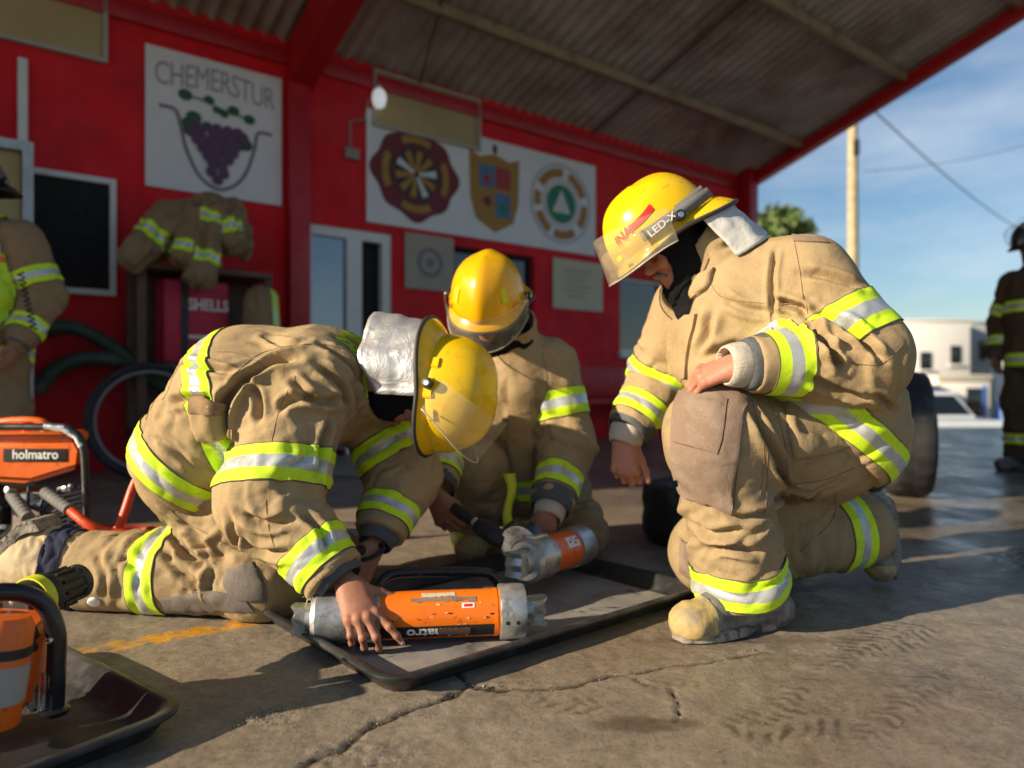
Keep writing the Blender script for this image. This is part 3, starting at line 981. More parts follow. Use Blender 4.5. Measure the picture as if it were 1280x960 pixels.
# ------------------------------------------------------------------ fire station: shaded wall under a lean-to roof
W0 = np.array((-3.575, 4.97, 0.0)); WD = np.array((0.793, 0.609, 0)); WD /= np.linalg.norm(WD); WN = np.array((WD[1], -WD[0], 0))
def W(s, n, z): return W0+WD*s+WN*n+np.array((0, 0, z))
def wpx(px, py, n=0.0):
    d = np.array(((px-640)/FPX, 1, (480-py)/FPX)); o = np.array((0, 0, CAM_H))
    tt = ((W0+WN*n-o)@WN)/(d@WN); p = o+d*tt
    return float((p-W0)@WD), float(p[2])
ROOF0, SLOPE = 3.6, 0.33
S_END = 8.72
ZUP = np.array((0, 0, 1.0))
RW = Matrix((Vector(WD), Vector(WN), Vector((0, 0, 1)))).transposed()     # local x along wall, y out of it, z up
station = empty('fire_station', W(2, 0, 0), 'red painted fire station wall under a lean-to corrugated canopy', 'building')
def wbox(g, s0, s1, n0, n1, z0, z1, bev=0.0, m=0):
    g.box(W((s0+s1)/2, (n0+n1)/2, (z0+z1)/2), (s1-s0, n1-n0, z1-z0), RW, bev, m)
# openings: (s0, s1, z0, z1)
dl, dz = wpx(384, 278); dr, _ = wpx(490, 292)
DZ = 2.16
win2 = (wpx(775, 345)[0], wpx(832, 345)[0], wpx(775, 440)[1], wpx(775, 345)[1])
win3 = (wpx(568, 300)[0], wpx(668, 300)[0], 1.15, wpx(600, 312)[1])
opens = [(dl, dr, 0.0, dz), win2, win3]
ss = sorted({-5.6, S_END}.union(*[{o[0], o[1]} for o in opens])); zs = sorted({-0.1, 3.66}.union(*[{o[2], o[3]} for o in opens]))
g = Geo()
for i in range(len(ss)-1):
    for j in range(len(zs)-1):
        cs, cz = (ss[i]+ss[i+1])/2, (zs[j]+zs[j+1])/2
        if any(o[0] < cs < o[1] and o[2] < cz < o[3] for o in opens): continue
        a = [W(ss[i], 0, zs[j]), W(ss[i+1], 0, zs[j]), W(ss[i+1], 0, zs[j+1]), W(ss[i], 0, zs[j+1])]
        g.add(a, [[0, 1, 2, 3]])
for o in opens:
    s0, s1, z0, z1 = o
    for (p, q) in (((s0, z0), (s1, z0)), ((s1, z0), (s1, z1)), ((s1, z1), (s0, z1)), ((s0, z1), (s0, z0))):
        g.add([W(p[0], 0, p[1]), W(q[0], 0, q[1]), W(q[0], -0.16, q[1]), W(p[0], -0.16, p[1])], [[0, 1, 2, 3]])
g.add([W(-5.6, -0.16, -0.1), W(S_END, -0.16, -0.1), W(S_END, -0.16, 3.66), W(-5.6, -0.16, 3.66)], [[0, 1, 2, 3]])
g.add([W(S_END, 0, -0.1), W(S_END, -0.16, -0.1), W(S_END, -0.16, 3.66), W(S_END, 0, 3.66)], [[0, 1, 2, 3]])
bm_ = g.build('wall', M['redwall'], station, smooth=False)
g = Geo(); wbox(g, -5.8, -5.6, -0.16, 1.05, -0.1, 4.0); g.build('added_shade_wall', M['redwall'], station, False)  # unseen wing, added to cast shade on the wall and the left bystander
# pilasters
g = Geo(); s_, _ = wpx(369, 300); wbox(g, s_-0.09, s_+0.09, 0.002, 0.13, 0, 3.35, 0.01); g.build('pilaster', M['redbeam'], station)
g = Geo(); wbox(g, S_END-0.16, S_END+0.04, 0.004, 0.22, 0, 3.7, 0.01); g.build('pilaster', M['redbeam'], station)
g = Geo(); wbox(g, -5.5, S_END-0.17, 0.003, 0.05, 3.42, 3.56, 0.008); g.build('wall_plate', M['redbeam'], station)
# corrugated roof
ns = int((S_END+5.9)/0.0155)
sg = np.linspace(-5.85, S_END+0.12, ns); ngr = np.linspace(-0.18, 4.15, 7)
Vr = []; 
for s_ in sg:
    for n_ in ngr: Vr.append(W(s_, n_, ROOF0+0.05+SLOPE*n_+0.021*math.sin(2*math.pi*s_/0.145)))
N0 = len(Vr)
Vr = np.array(Vr); Vt = Vr+np.array((0, 0, 0.006))
Fr = grid_faces(ns, 7)
o = mesh('roof_sheet', np.concatenate([Vr, Vt]), [f[::-1] for f in Fr]+[[i+N0 for i in f] for f in Fr], M['roof'], station)
def slopebox(name, s0, s1, n0, n1, dz0, dz1, mat):
    g = Geo(); V = []
    for s_ in (s0, s1):
        for n_ in (n0, n1):
            for d_ in (dz0, dz1): V.append(W(s_, n_, ROOF0+SLOPE*n_+d_))
    g.add(V, [[0, 1, 3, 2], [4, 6, 7, 5], [0, 4, 5, 1], [2, 3, 7, 6], [0, 2, 6, 4], [1, 5, 7, 3]])
    return g.build(name, mat, station, False)
for n_ in (0.90, 2.24, 3.40):
    g = Geo(); V = []
    z_ = ROOF0+SLOPE*n_
    wbox(g, -5.7, 2.03, n_-0.035, n_+0.035, z_-0.085, z_+0.02, 0.004); wbox(g, 2.25, S_END-0.02, n_-0.035, n_+0.035, z_-0.085, z_+0.02, 0.004)
    g.build('purlin', M['purlin'], station)
sb = wpx(372, 100)[0]
slopebox('rafter', sb-0.11, sb+0.10, 0.06, 4.1, -0.40, -0.012, M['redbeam'])
slopebox('rafter', S_END-0.01, S_END+0.1, 0.23, 4.14, -0.16, 0.0, M['redbeam'])
slopebox('verge_board', S_END+0.125, S_END+0.15, -0.1, 4.14, -0.14, 0.10, M['redbeam'])
g = Geo(); V = [W(5.66+0.0*n_, n_, ROOF0+SLOPE*n_-0.02) for n_ in np.linspace(0.05, 4.1, 12)]
g.tube(V, 0.016, 8); g.build('conduit', M['wood'], station)
g = Geo(); V = [W(3.35-0.35*n_, n_, ROOF0+SLOPE*n_-0.03) for n_ in np.linspace(0.05, 1.4, 6)]
g.tube(V, 0.009, 6); g.build('conduit', M['wood'], station)
# sliding door
g = Geo(); dm = dl+(dr-dl)*0.48
wbox(g, dl, dl+0.05, -0.10, -0.02, 0, dz); wbox(g, dr-0.09, dr, -0.10, -0.02, 0, dz); wbox(g, dl+0.05, dr-0.09, -0.10, -0.02, dz-0.09, dz)
wbox(g, dm-0.02, dm+0.13, -0.095, -0.012, 0, dz-0.09)
door = g.build('door_frame', M['white'], station, False)
g = Geo(); wbox(g, dl+0.05, dm-0.02, -0.075, -0.055, 0.05, dz-0.09); g.build('door_glass', M['mirror'], station, False)
g = Geo(); wbox(g, dm+0.13, dr-0.09, -0.145, -0.12, 0.0, dz-0.09); g.build('doorway_shade_sheet', M['darkbox'], station, False)  # flat near-black sheet: shade of the unlit room put into its colour
for w_ in (win2, win3):
    g = Geo(); s0, s1, z0, z1 = w_
    wbox(g, s0+.04, s1-.04, -0.11, -0.09, z0+.04, z1-.04); wn = g.build('window', M['glass'], station, False)
    g = Geo(); f_ = 0.04
    wbox(g, s0, s0+f_, -0.12, -0.06, z0, z1); wbox(g, s1-f_, s1, -0.12, -0.06, z0, z1); wbox(g, s0+f_, s1-f_, -0.12, -0.06, z0, z0+f_); wbox(g, s0+f_, s1-f_, -0.12, -0.06, z1-f_, z1)
    g.build('window_frame', M['white' if w_ is win2 else 'darkbox'], wn, False)
g = Geo(); s0, s1, z0, z1 = win2; wbox(g, s0-0.03, s1+0.03, 0.003, 0.06, z0-0.07, z0); g.build('window_sill', M['white'], station, False)
# clerestory windows with beige blinds
def blind_window(px0, px1, py0a, py1a):
    s0 = wpx(px0, py0a)[0]; s1, _ = wpx(px1, py0a)
    z1 = wpx(px0, py0a)[1]; z0 = wpx(px0, py1a)[1]
    g = Geo(); wbox(g, s0, s1, 0.004, 0.03, z0, z1, 0.004)
    o = g.build('window', M['beige'], station)
    g = Geo(); f_ = 0.03
    wbox(g, s0-f_, s0, 0.004, 0.05, z0-f_, z1+f_); wbox(g, s1, s1+f_, 0.004, 0.05, z0-f_, z1+f_); wbox(g, s0, s1, 0.004, 0.05, z1, z1+f_); wbox(g, s0, s1, 0.004, 0.05, z0-f_, z0)
    g.build('window_frame', col('dull frame paint', (.40, .36, .32)), o)
blind_window(468, 595, 92, 155)
blind_window(-120, 128, -90, 15)
# low red bench along the wall
g = Geo(); b0 = wpx(688, 480)[0]; b1 = wpx(870, 480)[0]
wbox(g, b0, b1, 0.05, 0.45, 0.42, 0.48, 0.008); bench = g.build('wall_bench', M['redbeam'], None, base=W((b0+b1)/2, .2, 0))
setp(bench, 'red painted wall bench behind the kneeling firefighters', 'bench')
BASE[bench.name] = Matrix.Translation(bench.location)
for s_ in np.linspace(b0+0.15, b1-0.15, 3):
    g = Geo(); wbox(g, s_-0.04, s_+0.04, 0.08, 0.42, 0.0, 0.418); g.build('leg', M['redbeam'], bench, False)
g = Geo(); wbox(g, b0, b1, 0.004, 0.045, 0.5, 0.85, 0.006); g.build('backrest', M['redbeam'], bench)

# ------------------------------------------------------------------ flat things on the wall
def flat(name, s0, s1, z0, z1, mat, n0=0.012, n1=0.02, label=None, cat=None, sag=0.0):
    nu, nv = 24, 14
    V = []; 
    for n_ in (n0, n1):
        for i in range(nu):
            for j in range(nv):
                u, v = i/(nu-1), j/(nv-1)
                V.append(W(s0+(s1-s0)*u, n_+0.006*math.sin(u*9+v*3)*(1 if sag else 0), z0+(z1-z0)*v-sag*math.sin(math.pi*u)*1.0))
    F = [f[::-1] for f in grid_faces(nu, nv)]; k = nu*nv
    F = [f for f in F]+[[i+k for i in f[::-1]] for f in F]
    ring = [i*nv for i in range(nu)]+[(nu-1)*nv+j for j in range(1, nv)]+[i*nv+nv-1 for i in range(nu-2, -1, -1)]+[j for j in range(nv-2, 0, -1)]
    for a, b_ in zip(ring, ring[1:]+ring[:1]): F.append([a, b_, b_+k, a+k])
    o = mesh(name, V, F, mat, None, False, base=W((s0+s1)/2, n0, z0))
    return setp(o, label, cat)
def wflat(V2, F2, s, z, n, name, mat, parent, flip=False):
    V = [W(s+v[0], n, z+v[1]) for v in V2]
    return mesh(name, V, F2, mat, parent, False)
def disc(cx, cz, r0, r1, n=40, a0=0, a1=2*math.pi, ex=1.0):
    V = []; F = []
    for i in range(n+1):
        a = a0+(a1-a0)*i/n
        V += [(cx+ex*r0*math.cos(a), cz+r0*math.sin(a)), (cx+ex*r1*math.cos(a), cz+r1*math.sin(a))]
    for i in range(n): F.append([2*i, 2*i+1, 2*i+3, 2*i+2])
    return V, F
def poly(pts): return list(pts), [list(range(len(pts)))]
# poster with the grapes
p0s, p0z1 = wpx(181, 55); p1s, _ = wpx(351, 100); p0z0 = wpx(181, 232)[1]
poster = flat('poster', p0s, p1s, p0z0, p0z1, M['banner'], label='white poster of a purple grape bunch inside a shield outline', cat='poster')
pw, ph = p1s-p0s, p0z1-p0z0; pc = (p0s+p1s)/2; pz = p0z0
purple = col('purple ink', (0.10, 0.045, 0.11)); green = col('green ink', (0.02, 0.10, 0.045)); greyink = col('grey ink', (0.20, 0.17, 0.19))
tv, tf = text_geo('CHEMERSTUR', ph*0.21, 0.0, space=0.93)
xs = [v[0] for v in tv]; k_ = pw*0.88/(max(xs)-min(xs))
wflat([(v[0]*k_, v[1]*1.15+0.02*math.cos(v[0]*5)) for v in tv], tf, pc, pz+ph*0.83, 0.024, 'lettering', col('pale grey ink', (.34, .31, .33)), poster)
tv, tf = disc(0, 0, 1, 1)
V = []; 
path = [(-0.41, 0.585), (-0.30, 0.575), (-0.26, 0.46), (-0.22, 0.30), (-0.13, 0.13), (0.0, 0.05), (0.13, 0.10), (0.22, 0.22), (0.28, 0.40), (0.31, 0.53), (0.42, 0.54)]
pp = smooth_path([np.array((x*pw, y*ph, 0)) for x, y in path], 6)
V = []; F = []
for i, q in enumerate(pp):
    tq = pp[min(i+1, len(pp)-1)]-pp[max(i-1, 0)]; tq /= np.linalg.norm(tq)
    V += [(q[0]-tq[1]*0.014, q[1]+tq[0]*0.014), (q[0]+tq[1]*0.014, q[1]-tq[0]*0.014)]
    if i: F.append([2*i-2, 2*i-1, 2*i+1, 2*i])
wflat(V, F, pc, pz, 0.025, 'shield_outline', greyink, poster)
Vg_, Fg_ = [], []
rnd = random.Random(3)
for row, cnt in enumerate((5, 6, 5, 4, 3, 2, 2, 1)):
    for i in range(cnt):
        cx = (i-(cnt-1)/2)*0.075*pw+rnd.uniform(-.01, .01); cz = ph*(0.50-0.055*row)
        v_, f_ = disc(cx, cz, 0.0, 0.04*pw, 14); n_ = len(Vg_); Vg_ += v_; Fg_ += [[a+n_ for a in f] for f in f_]
for i in range(0, len(Vg_), 30):
    pass
# every grape on its own level so that none lie in one plane
Vw = []; per = 30
for i, v in enumerate(Vg_): Vw.append(W(pc+v[0], 0.0262+0.0006*(i//per), pz+v[1]))
mesh('grapes', Vw, Fg_, purple, poster, False)
Vg_, Fg_ = [], []
for (x, y, r) in ((-0.20, 0.50, .05), (-0.17, .55, .05), (0.18, .47, .05), (0.21, .42, .05), (-0.19, .45, .05), (-.23, .70, .045), (-.06, .70, .035), (.12, .66, .04), (.24, .62, .04), (0.0, .64, .03), (.05, .62, .03)):
    v_, f_ = disc(x*pw, y*ph, 0, r*pw, 7, ex=1.2); n_ = len(Vg_); Vg_ += v_; Fg_ += [[a+n_ for a in f] for f in f_]
mesh('leaves', [W(pc+v[0], 0.0242+0.0004*(i//16), pz+v[1]) for i, v in enumerate(Vg_)], Fg_, green, poster, False)
pp = smooth_path([np.array((x*pw, y*ph, 0)) for x, y in ((-.25, .70), (-.1, .69), (0, .66), (.1, .64), (.25, .62))], 6); V = []; F = []
for i, q in enumerate(pp):
    V += [(q[0], q[1]+0.008), (q[0], q[1]-0.008)]
    if i: F.append([2*i-2, 2*i-1, 2*i+1, 2*i])
wflat(V, F, pc, pz, 0.0236, 'vine', green, poster)
# long banner with three emblems
b0s, b0z1 = wpx(457, 135); b1s, _ = wpx(743, 210); b0z0 = wpx(462, 278)[1]
banner = flat('banner', b0s, b1s, b0z0, b0z1, M['banner'], label='long white banner with three round and shield emblems on the red wall', cat='banner')
bw, bh = b1s-b0s, b0z1-b0z0; bz = (b0z0+b0z1)/2
dred = col('dark red ink', (0.16, 0.012, 0.02)); ochre = col('ochre ink', (0.36, 0.19, 0.025)); blk = col('black ink', (0.02, 0.02, 0.02)); blue = col('blue ink', (0.07, 0.16, 0.30)); grn = col('emerald ink', (0.01, 0.20, 0.09)); brn = col('brown orange ink', (0.38, 0.17, 0.04)); wht = col('white ink', (0.62, 0.61, 0.6)); redi = col('red ink', (0.35, 0.03, 0.03))
def lay(name, v_, f_, s_, n_, mt): return wflat(v_, f_, s_, bz, n_, name, mt, banner)
R = bh*0.43
e1 = wpx(519, 217)[0]
V = []
for i in range(160):
    a = 2*math.pi*i/160
    V.append((R*1.06*(0.96+0.035*math.cos(4*a)+0.045*math.cos(8*a))*math.cos(a), R*(0.96+0.035*math.cos(4*a)+0.045*math.cos(8*a))*math.sin(a)))
lay('cross_emblem', *poly(V), e1, 0.024, dred)
for k in range(4):
    a = k*math.pi/2
    lay('emblem_scroll', *disc(0, 0, R*0.66, R*0.82, 14, a-0.48, a+0.48), e1, 0.0252, ochre)
    lay('emblem_scroll', *disc(0, 0, R*0.60, R*0.655, 14, a-0.6, a+0.6), e1, 0.0252, blk)
lay('emblem_disc', *disc(0, 0, 0, R*0.54, 40), e1, 0.0255, blk)
for k in range(10):
    a = k*math.pi/5+0.15
    ca, sa = math.cos(a), math.sin(a)
    lay('emblem_ray', *poly([(x*ca-y*sa, x*sa+y*ca) for x, y in ((R*.06, -R*.03), (R*.5, -R*.085), (R*.5, R*.085), (R*.06, R*.03))]), e1, 0.0265, ochre if k % 2 else wht if k % 4 == 0 else ochre)
e2 = wpx(617, 240)[0]; sw = bh*0.31
sh = [(-sw, .36*bh), (-sw*.6, .31*bh), (0, .36*bh), (sw*.6, .31*bh), (sw, .36*bh), (sw*.95, -.1*bh), (sw*.75, -.3*bh), (0, -.42*bh), (-sw*.75, -.3*bh), (-sw*.95, -.1*bh)]
lay('shield_emblem', *poly(sh), e2, 0.024, ochre)
for (x0, x1, y0, y1, mt) in ((-.62, -.02, .02, .24, blue), (.02, .62, .02, .24, redi), (-.62, -.02, -.24, -.02, brn), (.02, .62, -.26, -.02, blue)):
    lay('shield_field', *poly([(x0*sw, y0*bh), (x1*sw, y0*bh), (x1*sw, y1*bh), (x0*sw, y1*bh)]), e2, 0.0252, mt)
lay('shield_figure', *disc(-.32*sw, .10*bh, 0, .05*bh, 12), e2, 0.0262, redi)
lay('shield_figure', *disc(.32*sw, -.17*bh, 0, .06*bh, 12, ex=.8), e2, 0.0262, grn)
lay('shield_figure', *disc(-.3*sw, -.12*bh, 0, .05*bh, 12), e2, 0.0262, dred)
lay('shield_crest', *disc(0, .41*bh, 0, .05*bh, 12, ex=.6), e2, 0.0262, dred)
e3 = wpx(700, 258)[0]
for (a0, a1) in ((0.35, 1.25), (1.5, 2.6), (2.85, 3.3), (3.5, 4.2), (4.4, 5.3), (5.6, 6.35)):
    lay('ring_lettering', *disc(0, 0, R*0.66, R*0.88, 16, a0, a1), e3, 0.024, brn)
lay('ring_outline', *disc(0, 0, R*0.95, R*0.98, 50), e3, 0.0245, greyink)
lay('ring_outline', *disc(0, 0, R*0.56, R*0.58, 50), e3, 0.0245, greyink)
lay('green_disc', *disc(0, 0, 0, R*0.48, 40), e3, 0.0255, grn)
lay('white_triangle', *poly([(0, R*.36), (-R*.3, -R*.22), (R*.3, -R*.22)]), e3, 0.0265, wht)
# notices
s0, z1 = wpx(505, 290); s1, _ = wpx(566, 300); z0 = wpx(505, 360)[1]
note = flat('notice', s0, s1, z0, z1, col('dull paper', (0.36, 0.31, 0.24)), label='dull beige notice with a round grey stamp under the banner', cat='notice')
wflat(*disc(0, 0, .10, .15, 30), (s0+s1)/2, (z0+z1)/2, 0.024, 'stamp', greyink, note); wflat(*disc(0, 0, 0, .05, 20), (s0+s1)/2, (z0+z1)/2, 0.024, 'stamp', greyink, note)
s0, z1 = wpx(690, 322); s1, _ = wpx(752, 330); z0 = wpx(690, 385)[1]
note = flat('notice', s0, s1, z0, z1, M['cream'], label='pale yellow printed notice on the red wall beside the window', cat='notice')
for k in range(6): 
    wflat(*poly([(-.22+.03*(k % 2), -.006), (.2-.05*(k % 3), -.006), (.2-.05*(k % 3), .006), (-.22+.03*(k % 2), .006)]), (s0+s1)/2, z1-.12-.06*k, 0.024, 'printed_line', greyink, note)
# dark board in a pale frame
s0, z1 = wpx(40, 218); s1, _ = wpx(136, 232); z0 = wpx(60, 358)[1]
bd = flat('wall_board', s0, s1, z0, z1, M['darkbox'], label='black board in a pale frame on the red wall', cat='board')
BASE[bd.name] = Matrix.Translation(bd.location)
g = Geo(); f_ = 0.045
wbox(g, s0-f_, s0, 0.004, 0.05, z0-f_, z1+f_, .006); wbox(g, s1, s1+f_, 0.004, 0.05, z0-f_, z1+f_, .006); wbox(g, s0, s1, 0.004, 0.05, z1, z1+f_, .006); wbox(g, s0, s1, 0.004, 0.05, z0-f_, z0, .006)
g.build('frame', M['white'], bd)
# lit globe lamp with its conduit and switch box
s_, z_ = wpx(474, 122, 0.12)
lamp = empty('wall_lamp', W(s_, 0.12, z_), 'small lit white globe lamp at the left end of the beige blind', 'lamp')
g = Geo(); g.lathe(W(s_, 0.12, z_-0.10), (0, 0, 1), [(0.0, 0.02), (.015, .045), (.05, .062), (.10, .068), (.15, .058), (.18, .03)], 20)
m, t, b = nodes('lit globe'); b.inputs['Base Color'].default_value = (.85, .87, .9, 1); b.inputs['Emission Color'].default_value = (0.9, 0.95, 1, 1); b.inputs['Emission Strength'].default_value = 0.22
g.build('globe', m, lamp)
g = Geo(); g.tube([W(s_, 0.03, z_+0.1), W(s_, 0.12, z_+0.1), W(s_, .12, z_+.06)], 0.02, 8); g.build('bracket', M['white'], lamp)
sc_, zc = wpx(437, 193); s5, z5 = wpx(455, 150)
g = Geo(); g.tube([W(sc_, .012, zc), W(sc_, .012, z5-.05), W(s5, .012, z5), W(s_-.06, .012, z_)], 0.011, 6); wbox(g, sc_-.06, sc_+.08, 0.004, .05, zc-.05, zc+.05, .005)
o = g.build('switch_box', col('grey box', (.3, .24, .2)), None, base=W(sc_, 0, zc)); setp(o, 'small grey switch box with conduit left of the banner', 'switch box')
# white upright pipe on the left
s_, z1 = wpx(28, 75); z0 = wpx(30, 205)[1]
g = Geo(); wbox(g, s_-.03, s_+.03, .004, .05, 0.0, z1, .008); o = g.build('drain_pipe', M['white'], None, base=W(s_, 0, 0)); setp(o, 'white upright pipe on the red wall above the cabinet', 'pipe')
# cabinet / locker at the left edge
s1_, zt = wpx(42, 205, 0.55); 
cab = empty('locker', W(s1_-.5, .3, 0), 'grey metal locker with beige doors at the left edge', 'locker')
zt = 2.22
g = Geo(); wbox(g, s1_-1.0, s1_-.94, .05, .55, 0, zt); wbox(g, s1_-.06, s1_, .05, .55, 0, zt); wbox(g, s1_-.94, s1_-.06, .05, .55, zt-.06, zt); wbox(g, s1_-.94, s1_-.06, .05, .55, 0, .06); g.build('frame', M['greyframe'], cab, False)
g = Geo(); wbox(g, s1_-.935, s1_-.065, .06, .50, .065, zt-.065, .006); g.build('door', M['beige'], cab)
# green hoses on the wall foot
for k, (pts, lab) in enumerate(((((62, 408), (100, 412), (150, 440), (185, 470), (230, 500)), 'dark green suction hose with a coupling running down the wall'), (((45, 490), (70, 462), (110, 448), (170, 455), (215, 480)), 'lower dark green suction hose arching over the floor'))):
    Vp = smooth_path([W(wpx(x, y, .25)[0], .25, max(.06, wpx(x, y, .25)[1])) for x, y in pts], 8)
    g = Geo(); g.tube(Vp, 0.052, 12)
    if k == 0: g.lathe(Vp[0]-0.02*WD, WD, [(0, .06), (.0, .075), (.05, .075), (.05, .06)], 16, ref=(0, 0, 1))
    o = g.build('suction_hose', M['greenhose'], None, base=Vp[-1]); setp(o, lab, 'hose', 'suction hoses at the wall')
# ------------------------------------------------------------------ far background on the right
def Bx(px, Y): return (px-640)/FPX*Y
def building(name, label, px0, px1, Y, depth, ytop, zb, mat, feats=(), yaw=0.0):
    x0, x1 = Bx(px0, Y), Bx(px1, Y); zt_ = CAM_H+(480-ytop)/FPX*Y
    b_ = empty(name, ((x0+x1)/2, Y, zb), label, 'building')
    g = Geo(); g.box(((x0+x1)/2, Y+depth/2, (zb+zt_)/2), (x1-x0, depth, zt_-zb), None, 0.02); g.build('wall', mat, b_)
    g = Geo(); g.box(((x0+x1)/2, Y+depth/2, zt_+0.06), (x1-x0+.14, depth+.14, .12), None, 0.02); g.build('parapet', mat, b_)
    for (nm, fx0, fx1, fy0, fy1, mt) in feats:
        g = Geo(); a, c_ = Bx(fx0, Y), Bx(fx1, Y); za, zb_ = CAM_H+(480-fy1)/FPX*Y, CAM_H+(480-fy0)/FPX*Y
        g.box(((a+c_)/2, Y-0.02, (za+zb_)/2), (c_-a, .1, zb_-za), None, 0.01); f_ = g.build(nm, mt, b_)
        if nm == 'window':
            g = Geo(); g.box(((a+c_)/2, Y-0.09, za-.06), (c_-a+.3, .12, .1), None, .01); g.build('sill', mat, f_)
    return b_
ZB = -1.22
building('white_house', 'tall white flat-roofed house beyond the street', 1118, 1213, 36, 8, 402, ZB, M['whitebld'], [('window', 1150, 1163, 440, 462, M['glass']), ('window', 1188, 1200, 432, 455, M['glass'])])
building('white_house', 'lower white wing with dark upper window beside the tall white house', 1214.5, 1240, 37, 8, 404, ZB, M['greybld'], [('window', 1223, 1233, 425, 450, M['glass'])])
building('white_house', 'low white garage with a dark doorway and blue trim', 1172, 1238, 31, 4.5, 472, ZB, M['whitebld'], [('door', 1208, 1226, 485, 520, M['glass']), ('trim', 1228, 1231, 482, 522, M['bluepaint']), ('awning', 1172, 1238, 470, 476, M['cream'])])
building('white_house', 'plain pale house half hidden by the standing firefighter', 1244, 1400, 42, 9, 462, ZB, M['whitebld'], [('window', 1262, 1275, 475, 490, M['glass']), ('window', 1310, 1330, 475, 490, M['glass'])])
building('white_house', 'grey house with a red band behind the kneeling firefighter', 1040, 1136, 27, 6, 436, ZB, M['greybld'], [('band', 1040, 1135, 438, 448, M['redbeam'])])
building('boundary_wall', 'long low pale boundary wall across the street behind the kneeling firefighter', 905, 1036, 29, .3, 462, ZB, M['whitebld'], [('gate', 985, 1005, 470, 519, M['greyframe'])])
building('white_house', 'cream house far behind the boundary wall', 930, 1015, 44, 8, 448, ZB, M['cream'], [('window', 945, 955, 460, 472, M['glass'])])
# parked pickup
ct = P(1160, 480, 17.0); px_ = ct[0]
car = empty('pickup_truck', (px_, 17, ZB), 'pale pickup truck parked in front of the white houses', 'pickup')
g = Geo()
prof = [(-.92, .42), (.92, .42), (.95, .75), (.93, 1.02), (.80, 1.08), (-.80, 1.08), (-.93, 1.02), (-.95, .75)]
for y0, y1 in ((-1.9, 3.3),):
    V = [(px_+x, 17+y0+(0.12 if z > 1 else 0), ZB+z) for x, z in prof]+[(px_+x, 17+y1, ZB+z) for x, z in prof]
    n_ = len(prof); g.add(V, [list(range(n_)), [n_+i for i in range(n_)][::-1]]+[[i, i+n_, (i+1) % n_+n_, (i+1) % n_] for i in range(n_)])
g.build('body', M['carpaint'], car)
g = Geo(); V = [(px_+x, 17+y, ZB+z) for x, y, z in ((-.82, -.5, 1.09), (.82, -.5, 1.09), (.82, 1.4, 1.09), (-.82, 1.4, 1.09), (-.66, .1, 1.68), (.66, .1, 1.68), (.66, 1.2, 1.68), (-.66, 1.2, 1.68))]
g.add(V, [[0, 1, 5, 4], [1, 2, 6, 5], [2, 3, 7, 6], [3, 0, 4, 7], [4, 5, 6, 7]]); g.build('cab', M['carpaint'], car, False)
g = Geo(); V = [(px_+x, 17+y-.02, ZB+z) for x, y, z in ((-.74, -.44, 1.16), (.74, -.44, 1.16), (.62, .02, 1.60), (-.62, .02, 1.60))]; g.add(V, [[0, 1, 2, 3]]); g.build('windscreen', M['glass'], car, False)
g = Geo(); g.box((px_, 15.07, ZB+.5), (1.8, .14, .22), None, .03); g.build('bumper', M['chrome'], car)
g = Geo(); g.box((px_, 15.08, ZB+.80), (1.0, .08, .22), None, .02); g.build('grille', M['darkbox'], car)
for sx in (-1, 1):
    g = Geo(); g.box((px_+sx*.70, 15.08, ZB+.82), (.34, .08, .2), None, .03); g.build('headlight', M['chrome'], car)
    for yy in (15.9, 19.3):
        g = Geo(); g.lathe((px_+sx*.70, yy, ZB+.36), (sx, 0, 0), [(0, .2), (0, .34), (.03, .37), (.19, .37), (.22, .34), (.22, .2), (.19, .1)], 24); g.build('wheel', M['black'], car)
o = Geo(); o.lathe(P(1255, 500, 29)*np.array((1, 1, 0))+np.array((0, 0, ZB)), (0, 0, 1), [(0, .25), (.04, .3), (.9, .3), (1.0, .25), (1.05, .3), (1.1, .28)], 20)
o = o.build('barrel', M['bluepaint'], None, base=P(1255, 500, 29)*np.array((1, 1, 0))+np.array((0, 0, ZB))); setp(o, 'small blue barrel by the pale house', 'barrel')
# utility pole and wires
Yp = 19.0; xp = Bx(1066, Yp)
pole = empty('utility_pole', (xp, Yp, ZB), 'weathered tan utility pole standing behind the canopy edge', 'pole')
g = Geo(); g.lathe((xp, Yp, ZB), (0, 0, 1), [(0, .17), (3, .16), (9.5, .12)], 14); g.build('post', M['pole'], pole)
g = Geo(); g.box((xp, Yp-.2, 6.9), (.14, .10, .4), None, .01); g.build('clamp', M['wire'], pole)
for sx in (-.1, .1):
    g = Geo(); g.lathe((xp+sx*3, Yp, 8.2), (0, 0, 1), [(0, .03), (.02, .05), (.1, .05), (.14, .03)], 10); g.build('insulator', M['white'], pole)
for k, (a, b_, lab) in enumerate((((1120, 150, 19.0), (1300, 300, 40.0), 'thick dark cable falling across the sky to the right'), ((1080, 215, 19.0), (1400, 130, 26.0), 'thin cable rising across the sky to the right'))):
    A, B_ = P(*a), P(*b_)
    if k == 0: A = A+(A-B_)*0.25
    pts = [A+(B_-A)*u-np.array((0, 0, 0.5*math.sin(math.pi*u))) for u in np.linspace(0, 1, 20)]
    g = Geo(); g.tube(pts, 0.022-0.013*k, 6); o = g.build('power_line', M['wire'], None, base=A); setp(o, lab, 'cable')
